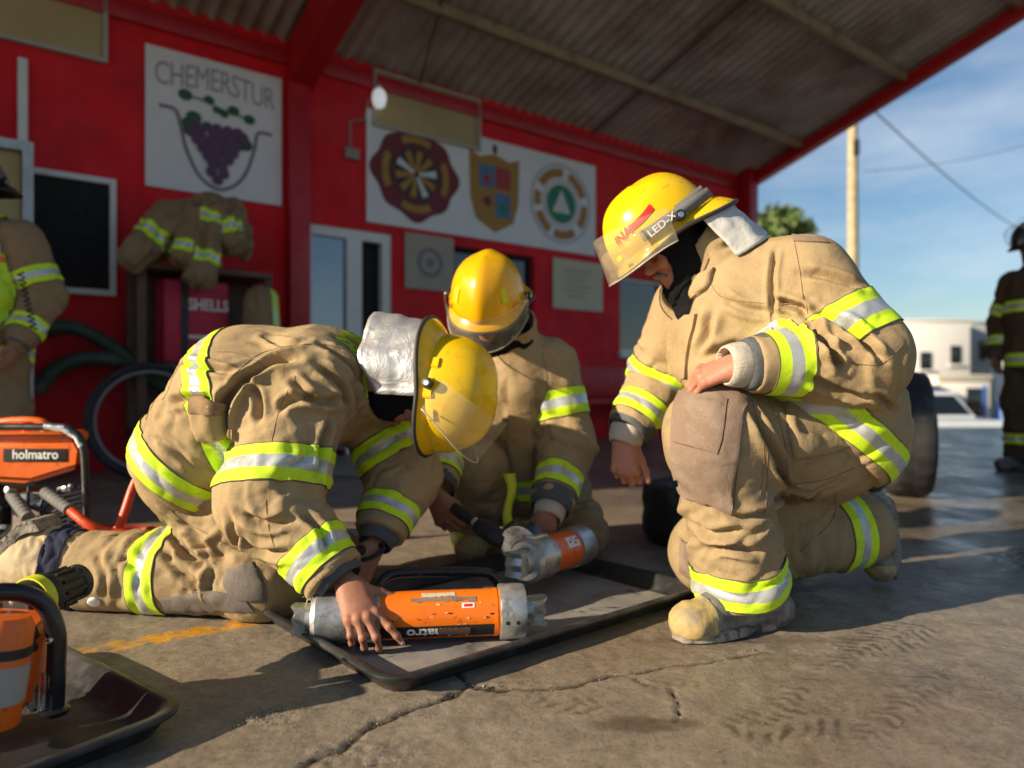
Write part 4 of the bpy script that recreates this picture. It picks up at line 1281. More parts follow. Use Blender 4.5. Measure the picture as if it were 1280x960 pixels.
# tree beyond the wall end
def tree(px, pytop, pybase, Y, wpx_, label, seed, n=1500):
    rn = np.random.RandomState(seed)
    x0 = Bx(px, Y); zt_ = CAM_H+(480-pytop)/FPX*Y; zc_ = CAM_H+(480-pybase)/FPX*Y; r = wpx_/FPX*Y/2
    tr = empty('tree', (x0, Y, ZB), label, 'tree')
    g = Geo(); g.tube([(x0, Y, ZB-.1), (x0+.05, Y, (ZB+zc_)/2), (x0-.05, Y, zc_+.4)], [.2, .15, .1], 10)
    for k in range(7):
        a = rn.uniform(0, 6.28); g.tube([(x0, Y, zc_-.2), (x0+.5*r*math.cos(a), Y+.5*r*math.sin(a), zc_+.35*(zt_-zc_)), (x0+.8*r*math.cos(a), Y+.8*r*math.sin(a), zc_+.7*(zt_-zc_))], [.08, .05, .02], 6)
    g.build('trunk', M['bark'], tr)
    cl = rn.normal(size=(34, 3)); cl /= np.linalg.norm(cl, axis=1)[:, None]; cl *= rn.uniform(.35, 1.0, (34, 1))
    V = []; F = []
    for c_ in cl:
        cc = np.array((x0+c_[0]*r, Y+c_[1]*r, (zc_+zt_)/2+c_[2]*(zt_-zc_)/2))
        for k in range(n//34):
            p = cc+rn.normal(size=3)*r*0.17; u = nrm(rn.normal(size=3)); v = nrm(np.cross(u, rn.normal(size=3))); s_ = rn.uniform(.10, .2)
            i = len(V); V += [p-u*s_, p+v*s_*.45, p+u*s_, p-v*s_*.45]; F.append([i, i+1, i+2, i+3])
    mesh('crown', V, F, M['leaf'], tr, False)
tree(975, 264, 300, 24, 62, 'green tree top showing under the end of the canopy', 5, 2600)
tree(1330, 405, 470, 34, 120, 'small green tree behind the standing firefighter at the right edge', 6)
# ------------------------------------------------------------------ materials for people
def skin_mat(name, col, red):
    m, t, b = nodes(name)
    c = ramp(t, noise(t, 18, 5, 0.6), [(0.3, tuple(x*0.8 for x in col)), (0.7, tuple(x*1.15 for x in col))])
    c = mixc(t, ramp(t, noise(t, 45, 3), [(0.45, (0, 0, 0)), (0.7, (0.5,)*3)]), c, red)
    t.links.new(c, b.inputs['Base Color']); b.inputs['Roughness'].default_value = 0.6
    b.inputs['Subsurface Weight'].default_value = 0.04; b.inputs['Subsurface Radius'].default_value = (0.01, 0.004, 0.002); b.inputs['Subsurface Scale'].default_value = 0.6
    n1 = bump(t, b, noise(t, 160, 5, 0.7), 0.35, 0.0012)
    bump(t, b, noise(t, 60, 4, 0.6, dist=1.0), 0.3, 0.002, n1)
    return m
M['skin'] = skin_mat('weathered brown skin', (0.33, 0.15, 0.09), (0.37, 0.11, 0.07))
M['skin2'] = skin_mat('ruddy skin', (0.46, 0.20, 0.13), (0.50, 0.15, 0.10))
M['nail'] = plain('fingernail', (0.50, 0.27, 0.20), 0.35, var=0.05)
M['shell'] = plain('yellow helmet shell', (0.78, 0.50, 0.004), 0.24, var=0.05, vs=9, bs=0.08, bscale=60, dirt=(0.30, 0.19, 0.04), ds=30, dth=(0.58, 0.78))
M['shell2'] = plain('amber helmet shell', (0.76, 0.40, 0.004), 0.26, var=0.05, vs=9, bs=0.04, bscale=40, dirt=(0.40, 0.22, 0.02), ds=20, dth=(0.66, 0.8))
M['edge'] = plain('dark edge trim', (0.035, 0.033, 0.03), 0.6, bs=0.3, bscale=200)
M['strap'] = plain('grey elastic strap', (0.15, 0.145, 0.14), 0.8, bs=0.4, bscale=300)
M['reddecal'] = plain('red decal', (0.70, 0.02, 0.012), 0.35)
M['whiteink'] = plain('pale lettering', (0.7, 0.7, 0.68), 0.5)
M['limetape'] = plain('lime tape', (0.62, 0.62, 0.02), 0.5)
m, t, b = nodes('aluminised flap')
c = ramp(t, noise(t, 20, 6, 0.6), [(0.3, (0.40, 0.40, 0.41)), (0.7, (0.64, 0.64, 0.65))])
t.links.new(c, b.inputs['Base Color']); b.inputs['Metallic'].default_value = 0.65; b.inputs['Roughness'].default_value = 0.46
n1 = bump(t, b, noise(t, 14, 4, 0.5, dist=1.6), 0.5, 0.010); bump(t, b, noise(t, 45, 4, 0.55, dist=1.5), 0.3, 0.003, n1)
M['alflap'] = m
M['greyflap'] = plain('pale grey flap cloth', (0.56, 0.56, 0.54), 0.6, 0.15, var=0.08, vs=8, bs=0.6, bscale=40, bd=0.006, dirt=(0.33, 0.31, 0.28), ds=10, dth=(0.5, 0.8))
def visor_mat(name, tint, alpha):
    m, t, b = nodes(name)
    b.inputs['Base Color'].default_value = tint+(1,); b.inputs['Roughness'].default_value = 0.07
    b.inputs['Specular IOR Level'].default_value = 0.7
    a = ramp(t, noise(t, 30, 6, 0.7, dist=0.5), [(0.35, (alpha,)*3), (0.8, (min(1, alpha+0.10),)*3)])
    t.links.new(a, b.inputs['Alpha'])
    bump(t, b, noise(t, 14, 3), 0.08, 0.004)
    return m
M['visor'] = visor_mat('scuffed clear visor', (0.66, 0.62, 0.48), 0.07)
M['visorrim'] = plain('pale visor edge', (.42, .40, .33), .3)
M['goggle'] = visor_mat('amber goggle lens', (0.58, 0.46, 0.20), 0.20)

# ------------------------------------------------------------------ hands
def rot(v, ax, a):
    v = np.asarray(v, float); ax = nrm(ax)
    return v*math.cos(a)+np.cross(ax, v)*math.sin(a)+ax*(ax@v)*(1-math.cos(a))
def hand(wrist, d, n, thumb, curls, spread=(0.16, 0.04, -0.08, -0.2), thumb_pose=(0.6, 0.75, -0.25), sc=1.0, arm=None, tcurl=0.3):
    """wrist point, direction of the metacarpals, normal of the back of the hand, side the thumb is on, curl per joint for each finger (index..pinky)"""
    d = nrm(d); n = nrm(np.asarray(n, float)-d*np.dot(n, d)); s = np.cross(d, n)
    if np.dot(s, thumb) < 0: s = -s
    w = np.asarray(wrist, float)
    S = Sdf(0.0026)
    off = np.array((0.030, 0.0095, -0.011, -0.030))*sc; ln = np.array((0.094, 0.098, 0.092, 0.083))*sc
    segs = ((.043, .026, .020), (.047, .030, .021), (.043, .028, .021), (.034, .021, .019))
    rad = (.0098, .0100, .0094, .0084)
    back = w-d*0.09 if arm is None else np.asarray(arm, float)
    S.cone(back, w, 0.031*sc, 0.026*sc, 0.01, [(n, 0.8)])
    mcps = []
    for i in range(4):
        m_ = w+d*ln[i]+s*off[i]-n*(0.003 if i in (1, 2) else 0.007)*sc
        mcps.append(m_)
        S.cone(w+s*off[i]*0.55+d*0.01, m_-n*0.004, 0.0165*sc, 0.0125*sc, 0.014)
    S.cone(w+d*0.02-n*.006, w+d*0.07-n*.008, 0.019*sc, 0.016*sc, 0.016, [(s, 1.5)])
    tips = []
    for i in range(4):
        S.ball(mcps[i]+n*0.0015, rad[i]*1.12*sc, 0.006)
        dd = rot(d, n, spread[i]*(1 if np.dot(np.cross(n, d), s) > 0 else -1)); p = mcps[i]
        ax = np.cross(dd, n); ax = ax if np.dot(rot(dd, ax, 0.3), n) < 0 else -ax
        r = rad[i]*sc
        for k in range(3):
            dd = rot(dd, ax, curls[i][k])
            q = p+dd*segs[i][k]*sc
            S.cone(p, q, r, r*0.9, 0.005 if k else 0.008)
            S.ball(q, r*0.96, 0.003) if k < 2 else None
            p = q; r *= 0.9
        tips.append((p, dd, rot(dd, ax, -math.pi/2), r))
    # thumb leaves the side of the palm near its base
    b0 = w+d*0.022*sc+s*0.022*sc-n*0.008*sc
    td = nrm(d*thumb_pose[0]+s*thumb_pose[1]+n*thumb_pose[2])
    b1 = b0+td*0.044*sc; ta = nrm(np.cross(td, n)+1e-9)
    if np.dot(rot(td, ta, .3), d) < np.dot(td, d): ta = -ta
    t2 = rot(td, nrm(np.cross(s, d)), tcurl*(1 if np.dot(np.cross(np.cross(s, d), td), d) > 0 else -1)); b2 = b1+t2*0.033*sc
    t3 = rot(t2, nrm(np.cross(s, d)), tcurl*0.8*(1 if np.dot(np.cross(np.cross(s, d), t2), d) > 0 else -1)); b3 = b2+t3*0.026*sc
    S.cone(b0, b1, 0.0175*sc, 0.0128*sc, 0.014); S.cone(b1, b2, 0.0122*sc, 0.011*sc, 0.005); S.cone(b2, b3, 0.0112*sc, 0.0092*sc, 0.004)
    V, F = S.mesh(2)
    return V, F, tips
def join(parts):
    V = []; F = []; n = 0
    for v, f in parts:
        V.append(np.asarray(v)); F += [[int(i)+n for i in q] for q in f]; n += len(v)
    return np.concatenate(V), F
CURL = lambda a, b, c: ((a, b, c),)*4

# ------------------------------------------------------------------ heads
def head_mesh(c, R, neck_to, face=True, h=0.004, moustache=False):
    """c: centre of the skull; R: 3x3 forward, left, up"""
    R = np.array(R); c = np.asarray(c, float)
    def w(x, y, z): return c+R@np.array((x, y, z))
    X, Y, Z = R[:, 0], R[:, 1], R[:, 2]
    S = Sdf(h)
    S.cone(w(-.012, 0, .025), w(.012, 0, .025), .086, .082, .02, [(Y, .88), (Z, 1.12)])
    S.cone(w(.02, 0, -.03), w(.04, 0, -.075), .066, .045, .04, [(Y, .92)])
    S.cone(w(.02, 0, -.088), w(.062, 0, -.098), .034, .022, .03, [(Y, 1.15)])
    for s in (-1, 1):
        S.cone(w(-.005, s*.05, -.06), w(.05, s*.018, -.098), .020, .016, .03)
        S.ball(w(.062, s*.036, -.028), .021, .02)
        S.cone(w(.078, s*.012, .022), w(.066, s*.046, .018), .010, .009, .012)
        S.ball(w(.083, s*.031, .002), .0155, .012, None, 0, True)
        S.ball(w(.070, s*.031, .002), .0125, .003)
        S.cone(w(-.005, s*.074, .012), w(-.010, s*.080, -.022), .014, .009, .006, [(Y, .45)])
        S.ball(w(.094, s*.0095, -.032), .0095, .008)
    S.cone(w(.086, 0, .012), w(.104, 0, -.026), .0085, .013, .012)
    S.cone(w(.080, -.016, -.062), w(.080, .016, -.062), .0085, .0085, .008)
    S.cone(w(.077, -.014, -.076), w(.077, .014, -.076), .0095, .0095, .008)
    S.cone(w(.095, -.022, -.069), w(.095, .022, -.069), .004, .004, .004, None, 0, True)
    S.cone(w(-.015, 0, -.04), np.asarray(neck_to, float), .058, .062, .03)
    return S.mesh(1)

# ------------------------------------------------------------------ helmets
def make_helmet(person, c, R, shell, visor_up, flap, deco=None, flap_len=0.15, flap_out=0.35, seed=1, size=1.0, rear=0.05, dr=1.0, vr=.188, flap_arc=(80, 280)):
    R = np.array(R); c = np.asarray(c, float)
    def w(p): return c+(np.asarray(p, float)*size)@R.T
    A, B, H = .152, .123, .150
    nu, nv = 72, 22
    V = []
    for i in range(nu):
        th = 2*math.pi*i/nu
        for j in range(nv):
            ph = (math.pi/2)*j/(nv-1)
            rr = math.cos(ph)**0.68; z = H*math.sin(ph)**1.02
            x, y = A*rr*math.cos(th), B*rr*math.sin(th)
            # raised comb front to back, and a brow ridge in front
            k = math.exp(-(y/.026)**2)*0.0075*sst(abs(x)+z*0.6, .02, .09)
            if x > 0: k += 0.003*math.exp(-(y/.05)**2)
            n_ = nrm((x/A/A, y/B/B, max(z, .0)/H/H+1e-6))
            # step above the rim
            k -= 0.0035*(1-sst(z, .0, .012))
            V.append(w(np.array((x, y, z))+n_*k))
    F = grid_faces(nu, nv, True)
    V.append(w((0, 0, H+.0075))); t_ = len(V)-1
    o = mesh('helmet', V, F, M[shell], person)
    # brim
    V = []; nb = 8
    def brim_pt(th, u, dz=0):
        cs, sn = math.cos(th), math.sin(th)
        bk = sst(-cs, -0.15, 1.0); fr = sst(cs, 0.1, 1.0)
        wd = .011+rear*bk+.013*fr
        x0, y0 = (A-.004)*cs, (B-.004)*sn
        n2 = nrm((cs/A, sn/B))
        drop = -.010-.034*bk*u*dr-.010*fr*u-.006*u
        e = u*wd
        return np.array((x0+n2[0]*e, y0+n2[1]*e, drop*(u**.8)+.004*(1-u)+dz))
    for i in range(nu):
        th = 2*math.pi*i/nu
        prof = [(k/(nb-1), .003) for k in range(nb)]+[(1-k/(nb-1), -.003) for k in range(nb)]
        for (u, dz) in prof: V.append(w(brim_pt(th, u, dz)))
    mesh('brim', V, grid_faces(nu, 2*nb, True), M[shell], o)
    pts = [w(brim_pt(2*math.pi*i/nu, 1.0)) for i in range(nu)]
    Vt, Ft = tube(pts, .0058*size, 8, closed=True); mesh('edge_trim', Vt, Ft, M['edge'], o)
    # dark liner closing the underside
    V = [w(brim_pt(2*math.pi*i/nu, .15, -.006)) for i in range(nu)]+[w((brim_pt(2*math.pi*i/nu, 0)*np.array((.75, .75, 0))+np.array((0, 0, .03)))) for i in range(nu)]+[w((0, 0, .05))]
    F = [[i, (i+1) % nu, nu+(i+1) % nu, nu+i] for i in range(nu)]+[[nu+i, nu+(i+1) % nu, 2*nu] for i in range(nu)]
    mesh('liner', V, F, M['hood'], o)
    # shield blocks and pivots on the sides
    for s in (-1, 1):
        g = Geo()
        for (x, z, a, sz) in ((.070, .020, .35, (.030, .010, .022)), (-.062, .022, -.3, (.030, .010, .022)), (.004, .012, 0, (.052, .010, .026))):
            y = B*math.sqrt(max(0, 1-(x/A)**2))*(1-(z/H)**2*.4)
            nrm2 = Vector((x/A/A, s*y/B/B, .2*z/H/H)).normalized()
            Rl = frame(Vector((-nrm2.y*s, nrm2.x*s, 0)), nrm2)
            Rl = Matrix((Rl.col[0], Rl.col[2], -Rl.col[1])).transposed()
            bm = bmesh.new(); bmesh.ops.create_cube(bm, size=1)
            for v in bm.verts: v.co = Vector((v.co.x*sz[0], v.co.y*sz[1], v.co.z*sz[2]))
            bmesh.ops.bevel(bm, geom=bm.edges[:], offset=.003, segments=2, affect='EDGES')
            g.addbm(bm, (x, s*y, z), Rl)
        g.V = [tuple(w(v)) for v in g.V]; g.build('shield_mount', M[shell], o)
        g = Geo(); g.lathe((-.006, s*(B+.004), .014), (0, s, 0), [(0, .013), (.006, .015), (.016, .014), (.018, .010)], 18)
        g.V = [tuple(w(v)) for v in g.V]; g.build('pivot_knob', M['black'], o)
        g = Geo(); g.lathe((-.006, s*(B+.004), .014), (0, s, 0), [(.0185, .008), (.0205, .007)], 14)
        g.V = [tuple(w(v)) for v in g.V]; g.build('pivot_cap', M['steel'], o)
    # visor: a bent sheet turned up about the pivots
    piv = np.array((-.006, 0, .014)); na, nz_ = 40, 10
    rows = []
    for side in (0.0, .0022):
        for i in range(na):
            a = -1.42+2.84*i/(na-1)
            for j in range(nz_):
                v = j/(nz_-1)
                r_ = vr+side
                x = r_*math.cos(a)*1.0; y = (B+.017+side)*math.sin(a)*(1.0)
                top = .030; bot = -.098+.040*abs(math.sin(a))**3
                z = top+(bot-top)*v
                p = np.array((x, y, z))
                ca, sa = math.cos(visor_up), math.sin(visor_up)
                px_, pz_ = p[0], p[2]
                rows.append(w(np.array((px_*ca-pz_*sa, p[1], px_*sa+pz_*ca))+piv))
    n = na*nz_
    G_ = grid_faces(na, nz_)
    F = G_+[[i+n for i in f[::-1]] for f in G_]
    ring = [i*nz_ for i in range(na)]+[(na-1)*nz_+j for j in range(1, nz_)]+[i*nz_+nz_-1 for i in range(na-2, -1, -1)]+[j for j in range(nz_-2, 0, -1)]
    for a, b_ in zip(ring, ring[1:]+ring[:1]): F.append([a, a+n, b_+n, b_])
    vo = mesh('visor', rows, F, M['visor'], o); vo.data.set_sharp_from_angle(angle=math.radians(50))
    ed = [rows[i*nz_+nz_-1] for i in range(na)]
    Vt, Ft = tube(ed, .0022*size, 6); mesh('visor_rim', Vt, Ft, M['visorrim'], vo)
    # nape flap
    if flap:
        nf, nl = 46, 16; V = []
        for sd in (0, .003):
            for i in range(nf):
                th = math.radians(flap_arc[0]+(flap_arc[1]-flap_arc[0])*i/(nf-1))
                for j in range(nl):
                    u = j/(nl-1)
                    p = brim_pt(th, .80, -.006)
                    out = nrm((math.cos(th), math.sin(th), 0))
                    wv = .010*math.sin(th*7+seed)*u+.006*pnoise(np.array([[th*6, u*4, seed]]), 2)[0]*min(1, u*3)
                    p = p+out*(flap_out*flap_len*u*(.5+.5*sst(-math.cos(th), -.2, .6))+wv-sd)+np.array((0, 0, -flap_len*u*(.72+.28*sst(-math.cos(th), -.2, .4))))
                    V.append(w(p))
        n = nf*nl; G_ = grid_faces(nf, nl)
        F = G_+[[i+n for i in f[::-1]] for f in G_]
        ring = [i*nl for i in range(nf)]+[(nf-1)*nl+j for j in range(1, nl)]+[i*nl+nl-1 for i in range(nf-2, -1, -1)]+[j for j in range(nl-2, 0, -1)]
        for a, b_ in zip(ring, ring[1:]+ring[:1]): F.append([a, a+n, b_+n, b_])
        mesh('nape_flap', V, F, M[flap], o)
    return o, w, brim_pt, (A, B, H)
def on_crown(w, th, z, off=.012, A=.152, B=.123, H=.150):
    q = max(0, 1-(z/H)**2)**.34
    x, y = A*q*math.cos(th), B*q*math.sin(th)
    n_ = nrm((x/A/A, y/B/B, z/H/H)); return w(np.array((x, y, z))+n_*off)

# ------------------------------------------------------------------ boots
def boot_mesh(ankle, heel, toe, up, h=0.005, r=1.0):
    a, he, to, up = [np.asarray(x, float) for x in (ankle, heel, toe, up)]
    up = nrm(up); d = nrm(to-he); sd = np.cross(up, d)
    S = Sdf(h)
    S.cone(a+up*.12, a, .062*r, .055*r, .03)
    S.cone(a, he+up*.045+d*.03, .054*r, .045*r, .03)
    S.cone(a, to+up*.038-d*.08, .048*r, .032*r, .04)
    S.cone(he+up*.045+d*.03, to+up*.045-d*.045, .043*r, .047*r, .03, [(sd, 1.05)])
    S.ball(to+up*.042-d*.045, .047*r, .02, [(sd, 1.14), (up, .80)])
    S.cut(lambda G: -((G-he)@up)+0.012)
    V, F = S.mesh(2)
    return V, F
def boot_sole(ankle, heel, toe, up, r=1.0, th=.026):
    he, to, up = [np.asarray(x, float) for x in (heel, toe, up)]
    up = nrm(up); d = nrm(to-he); sd = np.cross(up, d); Lg = np.linalg.norm(to-he)
    out = []
    n = 44
    for i in range(n):
        a = 2*math.pi*i/n
        x = math.cos(a); y = math.sin(a)
        wdt = (.050 if x < 0 else .056)*(1-.18*math.exp(-((x+.15)/.25)**2))*r
        out.append(he+d*(Lg*(.5+.5*(abs(x)**.75)*np.sign(x)))+sd*wdt*(abs(y)**.8)*np.sign(y))
    V = []
    for z in (0, .004, th-.006, th):
        for i, p in enumerate(out):
            cpt = (he+to)/2; k = .965 if z in (0, th) else 1.0
            lug = .005 if ((i//2) % 2 and 0 < z < th) else 0
            V.append(cpt+(p-cpt)*k+nrm(p-cpt)*lug+up*z)
    F = []
    for j in range(3):
        for i in range(n): F.append([j*n+i, j*n+(i+1) % n, (j+1)*n+(i+1) % n, (j+1)*n+i])
    F.append(list(range(n))[::-1]); F.append([3*n+i for i in range(n)])
    return V, F
def put_boot(person, ankle, heel, toe, up, mats=('bootgrey', 'bootyellow', 'sole'), r=1.0, toecap=.095):
    V, F = boot_mesh(ankle, heel, toe, up, r=r)
    he, to = np.asarray(heel, float), np.asarray(toe, float); d = nrm(to-he)
    V = V+normals(V, F)*(.0025*fbm(V/.03, 3, 3))[:, None]
    b = mesh('boot', V, F, M[mats[0]], person)
    f = (V-to)@d+.05*np.abs((V-to)@np.cross(d, nrm(up)))
    cV, cF, cf = clip_field(V, F, f, -toecap, 9)
    if len(cF): cV = cV+poly_normals(cV, cF)*.0025; mesh('toe_cap', cV, cF, M[mats[1]], b)
    sp_ = [q for q in cV if abs((q-to)@d+.05*abs((q-to)@np.cross(d, nrm(up)))+toecap) < .0005]
    if len(sp_) > 8:
        sd_ = np.cross(d, nrm(up)); sp_.sort(key=lambda q: math.atan2((q-to)@nrm(up)-.03, (q-to)@sd_)); tv_, tf_ = tube(sp_[::2], .0022, 5); mesh('toe_seam', tv_, tf_, M['bootgrey'], b)
    sV, sF = boot_sole(ankle, heel, toe, up, r); so = mesh('sole', sV, sF, M[mats[2]], b); so.data.set_sharp_from_angle(angle=math.radians(40))
    return b
def rag_strips(name, pts, mat, parent, n=14, ln=.02, seed=0):
    rn = np.random.RandomState(seed); g = Geo()
    for k in range(n):
        p = pts[rn.randint(len(pts))]+rn.normal(size=3)*.003
        q = p+rn.normal(size=3)*ln*.5+np.array((0, -.004, -ln*.5)); g.tube([p, (p+q)/2+rn.normal(size=3)*.004, q], [.0012, .0009, .0005], 4)
    return g.build(name, mat, parent)
def cuff_ring(name, a, b, r0, r1, mat, parent, ribs=26, th=.004, ell=None, bulge=0.0):
    a, b = np.asarray(a, float), np.asarray(b, float); ax = nrm(b-a); u = perp(ax); w_ = np.cross(ax, u); L_ = np.linalg.norm(b-a)
    n = 64; V = []; prof = [(0, r0), (.3, r0+(r1-r0)*.3+bulge), (.7, r0+(r1-r0)*.7+bulge), (1, r1), (1, r1-th), (0, r0-th)]
    for tt, r in prof:
        for i in range(n):
            an = 2*math.pi*i/n
            rr = r+.0012*math.cos(ribs*an)
            V.append(a+ax*L_*tt+(u*math.cos(an)+w_*math.sin(an))*rr)
    F = []
    for j in range(len(prof)-1):
        for i in range(n): F.append([j*n+i, j*n+(i+1) % n, (j+1)*n+(i+1) % n, (j+1)*n+i])
    return mesh(name, V, F, mat, parent)
def finish(S, V, F, disp, lo_amp=1.0):
    """push the smooth garment surface out by a displacement field (metres), then return V, N"""
    N = normals(V, F)
    V = V+N*disp[:, None]
    V = relax(V, F, 1, .35)
    return V, normals(V, F)
def body_core(pts, extra, h=.014):
    S = Sdf(h)
    for (a, b, ra, rb) in pts: S.cone(a, b, ra, rb, .03)
    V, F = S.mesh(1)
    return join([(V, F)]+extra)
# ================================================================== firefighter bending over the tray (left)
def firefighter_left():
    pel = P(252, 556, 2.12); mid = P(318, 492, 2.11); che = P(405, 482, 2.10); nek = P(468, 480, 2.10)
    rs, re, rw = P(388, 478, 1.97), P(336, 620, 1.87), P(420, 722, 1.785)
    ls, le, lw = P(448, 490, 2.27), P(506, 595, 2.22), P(474, 668, 2.08)
    rh, rk, ra = P(240, 588, 2.04), P(330, 722, 2.0), P(105, 714, 2.07)
    lh, lk, la = P(255, 580, 2.22), P(418, 715, 2.30), P(250, 712, 2.42)
    base = np.array((-.62, 2.05, 0))
    hc = P(550, 490, 2.02)
    up = nrm((0.96, -0.24, -0.06)); fw = nrm((-0.08, -0.12, -0.98))
    Rh = frame(fw, up)
    # --- skin: one body
    hw = P(437, 731, 1.757)
    hd = P(452, 768, 1.695)-hw
    hV, hF, tips = hand(hw, hd, (0.05, -.62, .75), (1, 0, 0), ((.30, .30, .2), (.48, .78, .42), (.5, .82, .45), (.5, .78, .45)), (0.45, 0.10, -0.08, -0.2), (0.35, 0.8, -0.25), 1.06, arm=rw-(rw-re)*.1)
    h2 = hand(P(466, 684, 2.04), (-.35, -.45, -.75), (.5, -.6, .3), (-1, -.2, 0), ((.7, .9, .5),)*4, (.06, .02, -.02, -.06), (.6, .6, -.4), 1.0, arm=lw+(le-lw)*.1)
    hm = head_mesh(hc-np.array(Rh)@np.array((0, 0, .035)), Rh, nek, h=.006)
    cV, cF = body_core([(pel, che, .12, .12), (che, nek, .11, .06), (rs, re, .05, .045), (re, rw, .042, .028), (ls, le, .05, .045), (le, lw, .042, .028), (rs, ls, .06, .06),
                        (rh, rk, .08, .06), (rk, ra, .055, .04), (lh, lk, .08, .06), (lk, la, .055, .04), (rh, lh, .1, .1)], [hm, (hV, hF), h2[:2]])
    p = mesh('person', cV, cF, M['skin'], None, base=base)
    setp(p, 'person in tan gear bending over the black tray, right hand on the orange ram', 'person', 'firefighters in tan turnout gear')
    for tp, td, tn, tr in tips:
        R3 = frame(td, -np.asarray(tn)); g = Geo(); bm = bmesh.new(); bmesh.ops.create_uvsphere(bm, u_segments=10, v_segments=6, radius=1)
        for v in bm.verts: v.co = Vector((v.co.x*.0062, v.co.y*.0052, v.co.z*.0022))
        sg = 1 if np.dot(tn, hd) < 0 else 1
        g.addbm(bm, tp+np.asarray(tn)*tr*.86+np.asarray(td)*.001, R3); g.build('fingernail', M['nail'], p)
    # --- hood
    S = Sdf(.006)
    Z = np.array(Rh)[:, 2]; X = np.array(Rh)[:, 0]; Yh = np.array(Rh)[:, 1]
    sk = hc-Z*.035
    S.ball(sk+Z*.03, .098, .02, [(Yh, .92)]); S.cone(sk-Z*.03, sk-Z*.10+X*.02, .082, .07, .03, [(Yh, .95)]); S.cone(sk-Z*.06-X*.02, nek+(che-nek)*.15, .078, .10, .04)
    S.cone(sk+X*.14-Z*.03, sk+X*.02-Z*.02, .055, .040, .012, [(Yh, .85), (Z, 1.2)], 0, True)
    V, F = S.mesh(1); N = normals(V, F); V = V+N*(long_folds(V, nek-sk, .03, .005, 4))[:, None]
    mesh('hood', V, F, M['hood'], p)
    # --- trousers
    S = Sdf(.0075)
    S.cone(rh+np.array((.01, .07, -.03)), rk, .122, .118, .04, None, 1); S.cone(rk+np.array((.0, 0, .01)), ra+np.array((-.02, 0, .005)), .116, .112, .05, None, 2)
    S.ball(rk+np.array((.02, 0, -.0)), .112, .04, None, 2)
    S.cone(lh, lk, .135, .115, .04, None, 3); S.cone(lk, la, .115, .105, .05, None, 4)
    S.cone(rh+np.array((-.015, .02, -.01)), lh+np.array((-.015, 0, -.01)), .140, .140, .05, None, 5); S.cone(pel, pel+(mid-pel)*.4, .13, .12, .04, [((0, 1, 0), 1.2)], 5)
    S.cut(lambda G: 0.006-G[..., 2])
    aax = nrm(ra-rk)
    S.cut(lambda G, o=ra, x=aax: np.where(((G-o)**2).sum(-1) < .2**2, (G-o)@x+.012, -1))
    V, F = S.mesh(2)
    d = ring_folds(V, rk, ra, .11, .085, .017, .040, 3, rad=.15, skew=.35)+ring_folds(V, rk, ra, .36, .10, .010, .042, 7, rad=.15)
    d += ring_folds(V, rh, rk, .22, .13, .014, .05, 13, rad=.17, skew=-.5)+ring_folds(V, lh, lk, .25, .12, .013, .05, 17, rad=.17)
    d += long_folds(V, (.5, 0, -.8), .055, .011, 21, rh, .18)
    s0 = Skin(V, F)
    def ct(px, dep, wd, lip=.6):
        pts = s0.line(px, 4); return crease(V, pts, dep*1.4, wd*.9, lip) if len(pts) > 2 else 0
    d += ct([(215, 668), (232, 690), (262, 712)], .014, .012)+ct([(232, 660), (255, 682), (285, 700)], .014, .012)+ct([(205, 685), (222, 712), (250, 735)], .010, .012)+ct([(190, 620), (225, 640), (265, 640)], .010, .012)+ct([(150, 690), (170, 715), (172, 745)], .007, .012)+ct([(120, 690), (132, 720), (128, 750)], .008, .011)
    d += .003*fbm(V/.09, 2, 5)
    d *= sst(V[:, 2], .012, .06)*.8+.2
    V, N = finish(S, V, F, d)
    V[:, 2] = np.maximum(V[:, 2], .004)
    tr = mesh('trousers', V, F, M['tan2'], p)
    lab = S.labels(V); sk_ = Skin(V, F)
    tl = bone_t(V, rk, ra)
    band('reflective_band', V, F, tl+.02*V[:, 2]*0+.03*(V[:, 2]-.1), .262, .345, M['trim'], tr, None, sep=S.sep((2,)))
    sk_.patch('kneepad', [((200, 748), (262, 738)), ((204, 757), (300, 746)), ((208, 765), (318, 764))], M['greypad'], tr, 26, 12, .004, .003)
    sk_.patch('kneepad', [((284, 712), (316, 702)), ((280, 732), (330, 728)), ((296, 752), (334, 752))], M['greypad'], tr, 18, 16, .004, .006)
    for px in (((186, 592), (215, 640), (260, 668), (300, 690)), ((215, 668), (240, 690), (270, 705)), ((125, 672), (150, 668), (185, 668), (225, 675))):
        sk_.seam('seam', px, M['seam'], tr, .0009)
    l, n_ = sk_.hit(118, 752, ra)
    g = Geo(); g.lathe(l-n_*.002, n_, [(0, .017), (.006, .017), (.009, .014), (.010, .004)], 20); g.build('snap_button', M['white'], tr)
    # boots
    ank = ra+np.array((-.02, 0, 0)); 
    he = P(62, 655, 2.10); to = P(-48, 742, 2.02)
    S = Sdf(.006); upv = nrm(np.cross((0, -1, 0), nrm(to-he))); upv = upv if upv[0] > 0 else -upv
    S.cone(P(125, 715, 2.06), P(82, 709, 2.07), .100, .096, .03, [((0, 1, 0), .9)]); S.cone(P(82, 710, 2.07), P(55, 706, 2.07), .096, .088, .05)
    S.cone(P(58, 700, 2.08), P(42, 695, 2.08), .082, .074, .04); S.cone(P(50, 706, 2.07), P(-60, 745, 2.03), .080, .05, .05); S.cut(lambda G: .004-G[..., 2])
    V, F = S.mesh(2); V = V+normals(V, F)*(ring_folds(V, P(80, 700, 2.07), P(-20, 735, 2.05), .0, .07, .010, .028, 31, rad=.13))[:, None]
    bt = mesh('boot', V, F, M['bootleather'], p)
    bs = Skin(V, F)
